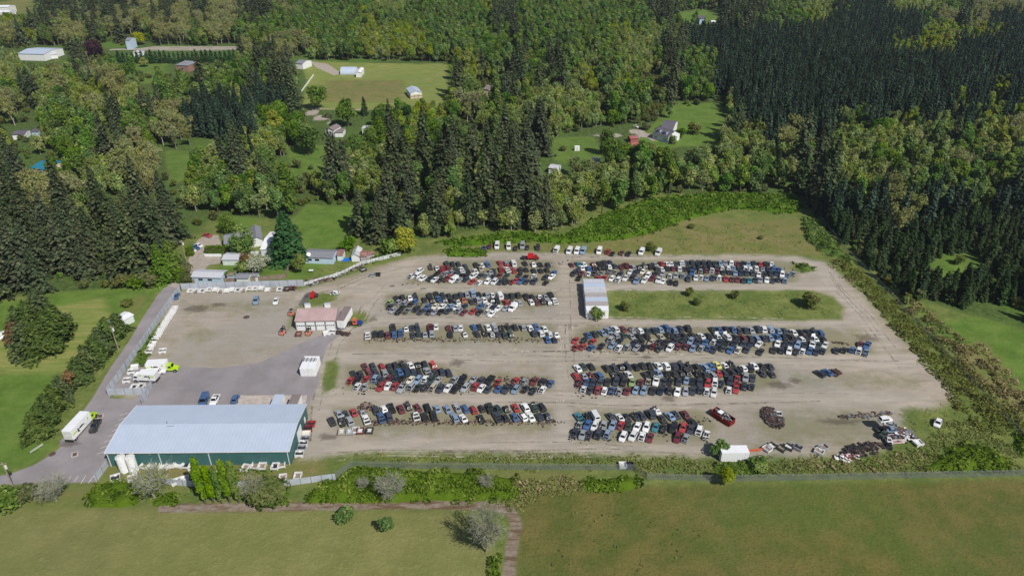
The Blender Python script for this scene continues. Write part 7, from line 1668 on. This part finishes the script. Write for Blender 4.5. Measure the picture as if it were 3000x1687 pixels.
# ------------------------------------------------------------------ trucks, forklifts and machines
def wheel(o, x, y, r=.5, w=.28):
    s = 1 if y > 0 else -1; m = MB(); m.tube((x, y - s * w, r), (x, y, r), r, r, 14); m.tube((x, y + s * .004, r), (x, y + s * .02, r), r * .5, r * .5, 10, 1); m.build('wheel', [M['rubber'], M['steel']], o)
def box_truck(u, v, ang, L, cab, label, hood=True, mark=True, deflector=False, H=3.4):
    p = G(u, v); o = thing('box_truck', (p.x, p.y, 0), ang, label, 'box truck')
    w = 1.22; x0 = -L / 2
    m = MB(); m.box(x0, x0 + L, -w, w, .95, H)
    for k in range(int(L / .8)): m.box(x0 + .3 + k * .8, x0 + .34 + k * .8, -w - .012, -w - .002, 1.0, H - .1)
    m.build('cargo_box', M['white'], o)
    m = MB(); m.box(x0 - .01, x0 + L + .01, -w - .01, w + .01, H, H + .05); m.build('box_roof', M['roof_white'] if not deflector else M['offwhite'], o)
    m = MB(); m.box(x0 - .05, x0 - .003, -w + .1, w - .1, 1.05, H - .12); m.build('rear_door', M['offwhite'], o)
    m = MB(); m.box(x0 + .2, x0 + L + 2.2, -.45, .45, .6, .92); m.box(x0 - .25, x0 - .05, -w + .1, w - .1, .55, .75); m.build('chassis', M['dark'], o)
    c0 = x0 + L + .12
    m = MB()
    if hood:
        m.hexa([(c0, -1.0, .7), (c0 + 1.5, -1.0, .7), (c0 + 1.5, 1.0, .7), (c0, 1.0, .7)], [(c0, -.95, 1.5), (c0 + 1.5, -.95, 1.5), (c0 + 1.5, .95, 1.5), (c0, .95, 1.5)])
        m.hexa([(c0, -.95, 1.503), (c0 + 1.45, -.95, 1.503), (c0 + 1.45, .95, 1.503), (c0, .95, 1.503)], [(c0, -.85, 2.3), (c0 + 1.0, -.85, 2.3), (c0 + 1.0, .85, 2.3), (c0, .85, 2.3)])
        m.hexa([(c0 + 1.503, -.95, .6), (c0 + 2.8, -.8, .6), (c0 + 2.8, .8, .6), (c0 + 1.503, .95, .6)], [(c0 + 1.503, -.8, 1.5), (c0 + 2.7, -.62, 1.2), (c0 + 2.7, .62, 1.2), (c0 + 1.503, .8, 1.5)])
        fx = c0 + 2.0
    else:
        m.hexa([(c0, -1.05, .6), (c0 + 1.75, -1.0, .6), (c0 + 1.75, 1.0, .6), (c0, 1.05, .6)], [(c0, -.98, 2.35), (c0 + 1.3, -.92, 2.35), (c0 + 1.3, .92, 2.35), (c0, .98, 2.35)])
        fx = c0 + .95
    cb = m.build('cab', M[cab], o)
    m = MB()
    if hood: m.hexa([(c0 + 1.40, -.8, 1.6), (c0 + 1.44, -.8, 1.6), (c0 + 1.44, .8, 1.6), (c0 + 1.40, .8, 1.6)], [(c0 + 1.04, -.72, 2.2), (c0 + 1.08, -.72, 2.2), (c0 + 1.08, .72, 2.2), (c0 + 1.04, .72, 2.2)])
    else: m.hexa([(c0 + 1.62, -.85, 1.3), (c0 + 1.66, -.85, 1.3), (c0 + 1.66, .85, 1.3), (c0 + 1.62, .85, 1.3)], [(c0 + 1.36, -.8, 2.2), (c0 + 1.40, -.8, 2.2), (c0 + 1.40, .8, 2.2), (c0 + 1.36, .8, 2.2)])
    m.build('windshield', M['glassdark'], cb)
    for s in (-1, 1): m = MB(); m.box(c0 + .35, c0 + (1.1 if hood else 1.25), s * .965 - .04 if hood else s * 1.02 - .04, s * .965 + .02 if hood else s * 1.02 + .04, 1.55, 2.1); m.build('side_window', M['glassdark'], cb)
    if deflector: m = MB(); m.hexa([(c0 - .1, -.9, 2.38), (c0 + 1.2, -.8, 2.38), (c0 + 1.2, .8, 2.38), (c0 - .1, .9, 2.38)], [(c0 - .1, -.8, 3.3), (c0 + .1, -.7, 3.3), (c0 + .1, .7, 3.3), (c0 - .1, .8, 3.3)]); m.build('wind_deflector', M['white'], cb)
    if mark:
        for s in (-1, 1):
            y = s * (w + .018); f = lambda a, b, c, d, mb: mb.box(x0 + a, x0 + b, y - .006, y + .006, c, d)
            m = MB(); f(L * .28, L * .34, 1.7, 2.7, m); f(L * .36, L * .62, 2.15, 2.45, m); f(L * .40, L * .56, 2.45, 2.62, m); f(L * .30, L * .37, 1.6, 1.9, m); m.build('dark_lettering', M['dark'], o)
            m = MB(); f(L * .03, L * .26, 2.1, 2.5, m); f(L * .62, L * .70, 1.75, 1.9, m); m.build('green_swoosh', M['lime'], o)
            m = MB(); m.tube((x0 + L * .84, y - s * .004, 2.6), (x0 + L * .84, y + s * .006, 2.6), .3, .3, 16); m.build('round_emblem', M['lime'], o)
    for x in (x0 + 1.0, fx):
        for s in (-1, 1): wheel(o, x, s * 1.12)
    return o
d = G(512, 1084) - G(437, 1088)
box_truck(466, 1087, math.atan2(d.y, d.x), 5.4, 'lime', 'white box truck with lime green cab facing right', H=3.3)
box_truck(440, 1115, math.radians(176), 4.7, 'white', 'white box truck facing left with open loading side, below the lime cab truck', hood=False, deflector=False, H=3.0)
p = G(456, 1096); o = thing('white_van', (p.x, p.y, 0), math.radians(25), 'white van partly hidden between the two box trucks', 'van')
for part, me in CAR['v'][0].items():
    for q in (me if isinstance(me, list) else [me]): link(part, q, o, color=PC['W'] + (1,))
a, b = G(213, 1284), G(266, 1226); d = b - a
box_truck(234, 1266, math.atan2(d.y, d.x), 7.6, 'lime', 'long white box truck with lime cab in the parking lot', H=3.7)
# red flatbed truck above the yard
p = G(1556, 760); o = thing('flatbed_truck', (p.x, p.y, 0), math.radians(-4), 'red flatbed truck with red tank body on the top lane', 'truck')
m = MB(); m.box(-3.6, 3.0, -.5, .5, .55, .8); m.box(-3.6, -.6, -1.0, 1.0, .8, .92); m.build('chassis', M['dark'], o)
m = MB(); m.hexa([(-1.4, -1, .93), (1.0, -1, .93), (1.0, 1, .93), (-1.4, 1, .93)], [(-1.2, -.8, 2.3), (.8, -.8, 2.3), (.8, .8, 2.3), (-1.2, .8, 2.3)]); m.build('box', M['redp'], o)
m = MB(); m.hexa([(1.1, -.95, .6), (2.9, -.9, .6), (2.9, .9, .6), (1.1, .95, .6)], [(1.1, -.85, 1.9), (1.9, -.8, 1.7), (1.9, .8, 1.7), (1.1, .85, 1.9)]); m.build('cab', M['redc'], o)
for x in (-2.3, 2.0):
    for s in (-1, 1): wheel(o, x, s * 1.0, .45)
# orange and blue truck right of the workshop
p = G(1040, 952); o = thing('tow_truck', (p.x, p.y, 0), math.radians(2), 'truck with orange cab and blue hood on the grass patch', 'truck')
m = MB(); m.box(-2.6, 2.2, -.45, .45, .5, .8); m.tube((-2.2, .3, .8), (-.6, .2, 1.3), .12); m.build('chassis', M['dark'], o)
m = MB(); m.hexa([(-.5, -.95, .81), (.9, -.95, .81), (.9, .95, .81), (-.5, .95, .81)], [(-.4, -.8, 2.2), (.6, -.8, 2.2), (.6, .8, 2.2), (-.4, .8, 2.2)]); m.build('cab', M['orange'], o)
m = MB(); m.hexa([(.93, -.9, .6), (2.5, -.75, .6), (2.5, .75, .6), (.93, .9, .6)], [(.93, -.8, 1.5), (2.3, -.6, 1.2), (2.3, .6, 1.2), (.93, .8, 1.5)]); m.build('hood', M['bluep'], o)
m = MB(); m.box(-.1, .5, -.96, -.9, 1.4, 2.0); m.build('side_window', M['glassdark'], o)
for x in (-1.8, 1.7):
    for s in (-1, 1): wheel(o, x, s * 1.0, .48)
def forklift(u, v, ang, label, mast=True):
    p = G(u, v); o = thing('forklift', (p.x, p.y, 0), ang, label, 'forklift')
    m = MB(); m.box(-1.2, .7, -.6, .6, .3, .95, 0, .05, .05); m.box(-1.25, -.7, -.62, .62, .35, 1.25, 0, .1, .1); m.build('body', M['salmon'], o)
    m = MB()
    for x, y in ((-.8, -.5), (-.8, .5), (.5, -.5), (.5, .5)): m.tube((x, y, .95), (x * .8, y * .9, 2.05), .04, n=5)
    m.box(-.7, .45, -.5, .5, 2.05, 2.12); m.build('overhead_guard', M['dark'], o)
    if mast:
        m = MB(); m.box(.8, .95, -.45, -.3, .1, 2.5); m.box(.8, .95, .3, .45, .1, 2.5); m.box(.8, .95, -.297, .297, 1.2, 1.35); m.box(.8, .95, -.297, .297, 2.3, 2.45); m.build('mast', M['dark'], o)
        m = MB(); m.box(.96, 2.1, -.35, -.22, .12, .2); m.box(.96, 2.1, .22, .35, .12, .2); m.build('fork', M['steel'], o)
    m = MB(); m.box(-.5, -.1, -.25, .25, .95, 1.15); m.build('seat', M['dark'], o)
    for x in (-.75, .5):
        for s in (-1, 1): wheel(o, x, s * .7, .32, .2)
forklift(830, 978, math.radians(75), 'salmon orange forklift left of the workshop doors')
forklift(906, 979, math.radians(82), 'pale orange forklift in front of the second garage door')
forklift(856, 922, math.radians(70), 'red-orange machine at the left wall of the workshop', False)
p = G(915, 872); o = thing('yard_crane', (p.x, p.y, 0), 0, 'bright red engine with stand among rusty machinery', 'machine')
m = MB(); m.box(-.7, .7, -.9, .9, .2, 1.2, 0, .1, .1); m.box(-.35, .35, .9, 1.9, .4, 1.5); m.tube((0, 1.4, 1.5), (0, 1.4, 1.9), .15); m.build('housing', M['redp'], o)
m = MB(); m.box(-1.0, 1.0, -.3, .3, .05, .2); m.box(-.2, .2, -1.2, -.9, .3, .7); m.build('stand', M['dark'], o)
p = G(897, 885); o = thing('steel_rack', (p.x, p.y, 0), math.radians(86), 'tall grey lattice steel rack behind the workshop', 'rack')
m = MB()
for k in range(9):
    x = -3 + k * .75
    for s in (-1, 1): m.box(x, x + .1, s * .7 - .05, s * .7 + .05, 0, 1.8)
    m.box(x, x + .1, -.647, .647, 1.7, 1.8); m.tube((x, -.7, .2), (x + .7, .7, 1.7), .05, n=4)
m.box(-3, 3.2, -.8, -.76, 1.75, 1.85); m.box(-3, 3.2, .76, .8, 1.75, 1.85); m.build('lattice', M['steel'], o)
for (u, v, lab) in ((902, 900, 'white tank box behind the workshop, left one'), (960, 899, 'white boxes behind the workshop, right one')):
    p = G(u, v); o = thing('white_box', (p.x, p.y, 0), 0, lab, 'box'); m = MB(); m.box(-.9, .9, -.4, .4, 0, 1.3, 0, .05, .05); m.build('box', M['white'], o); m = MB(); m.box(-.92, .92, -.42, .42, 1.3, 1.38); m.build('lid', M['roof_blue'], o)
p = G(995, 963); o = thing('blue_drum', (p.x, p.y, 0), .4, 'blue machine at the front of the box trailer', 'machine'); m = MB(); m.box(-.6, .6, -.4, .4, .2, 1.0, 0, .1, .1); m.tube((-.3, 0, 1), (-.3, 0, 1.4), .2, .2, 10); m.build('housing', M['bluep'], o); m = MB(); m.box(-.7, .7, -.1, .1, 0, .2); m.build('stand', M['dark'], o)
p = G(1690, 441); o = thing('white_crate', (p.x, p.y, 0), .1, 'white box standing alone on the lawn at centre right', 'box'); m = MB(); m.box(-1.3, 1.3, -.8, .8, 0, 2.3); m.build('box', M['white'], o); m = MB(); m.box(-.5, .5, -.83, -.8, .1, 2.0); m.build('door', M['offwhite'], o)
p = G(912, 797); o = thing('garden_table', (p.x, p.y, 0), .1, 'small white garden table on the lawn beside the shrubs', 'table'); m = MB(); m.box(-.8, .8, -.5, .5, .72, .78); m.build('tabletop', M['white'], o)
for x in (-.7, .7):
    for y in (-.4, .4): m = MB(); m.box(x - .04, x + .04, y - .04, y + .04, 0, .72); m.build('leg', M['steel'], o)
p = G(1016, 762); m = MB(); r = random.Random(4)
for k in range(12): x, y = r.uniform(-1.6, 1.6), r.uniform(-.9, .9); m.box(x - .6, x + .6, y - .4, y + .4, .05 + k * .02, .25 + k * .03, 0, .15, .1)
tag(m.build('blue_tarpaulin', simple('blue_tarp', C(30, 110, 200), .5), loc=(p.x, p.y, 0)), 'crumpled bright blue tarpaulin left of the white gable shed', 'tarpaulin')
# satellite dish
p = G(905, 748, 3.2); o = thing('satellite_dish', (p.x, p.y, 0), 0, 'white satellite dish on the grey roof of the blue house', 'satellite dish'); m = MB(); m.tube((0, 0, 2.7), (0, -.1, 3.6), .05); m.build('mast', M['steel'], o); m = MB(); m.tube((0, -.2, 3.6), (.05, -.35, 3.75), .15, .75, 16); m.build('dish', M['white'], o)

# ------------------------------------------------------------------ thin air haze over the whole valley
hz = MB(); hz.box(-2800, 2800, -1000, 4000, -2, 130)
t = NT('haze'); pv = t.n('VolumePrincipled'); pv.inputs['Density'].default_value = 0.00007; pv.inputs['Color'].default_value = (0.78, 0.87, 1.0, 1); pv.inputs['Anisotropy'].default_value = 0.2
t.l(pv.outputs[0], t.out.inputs['Volume'])
ho = hz.build('haze', t.mat); tag(ho, kind='stuff')
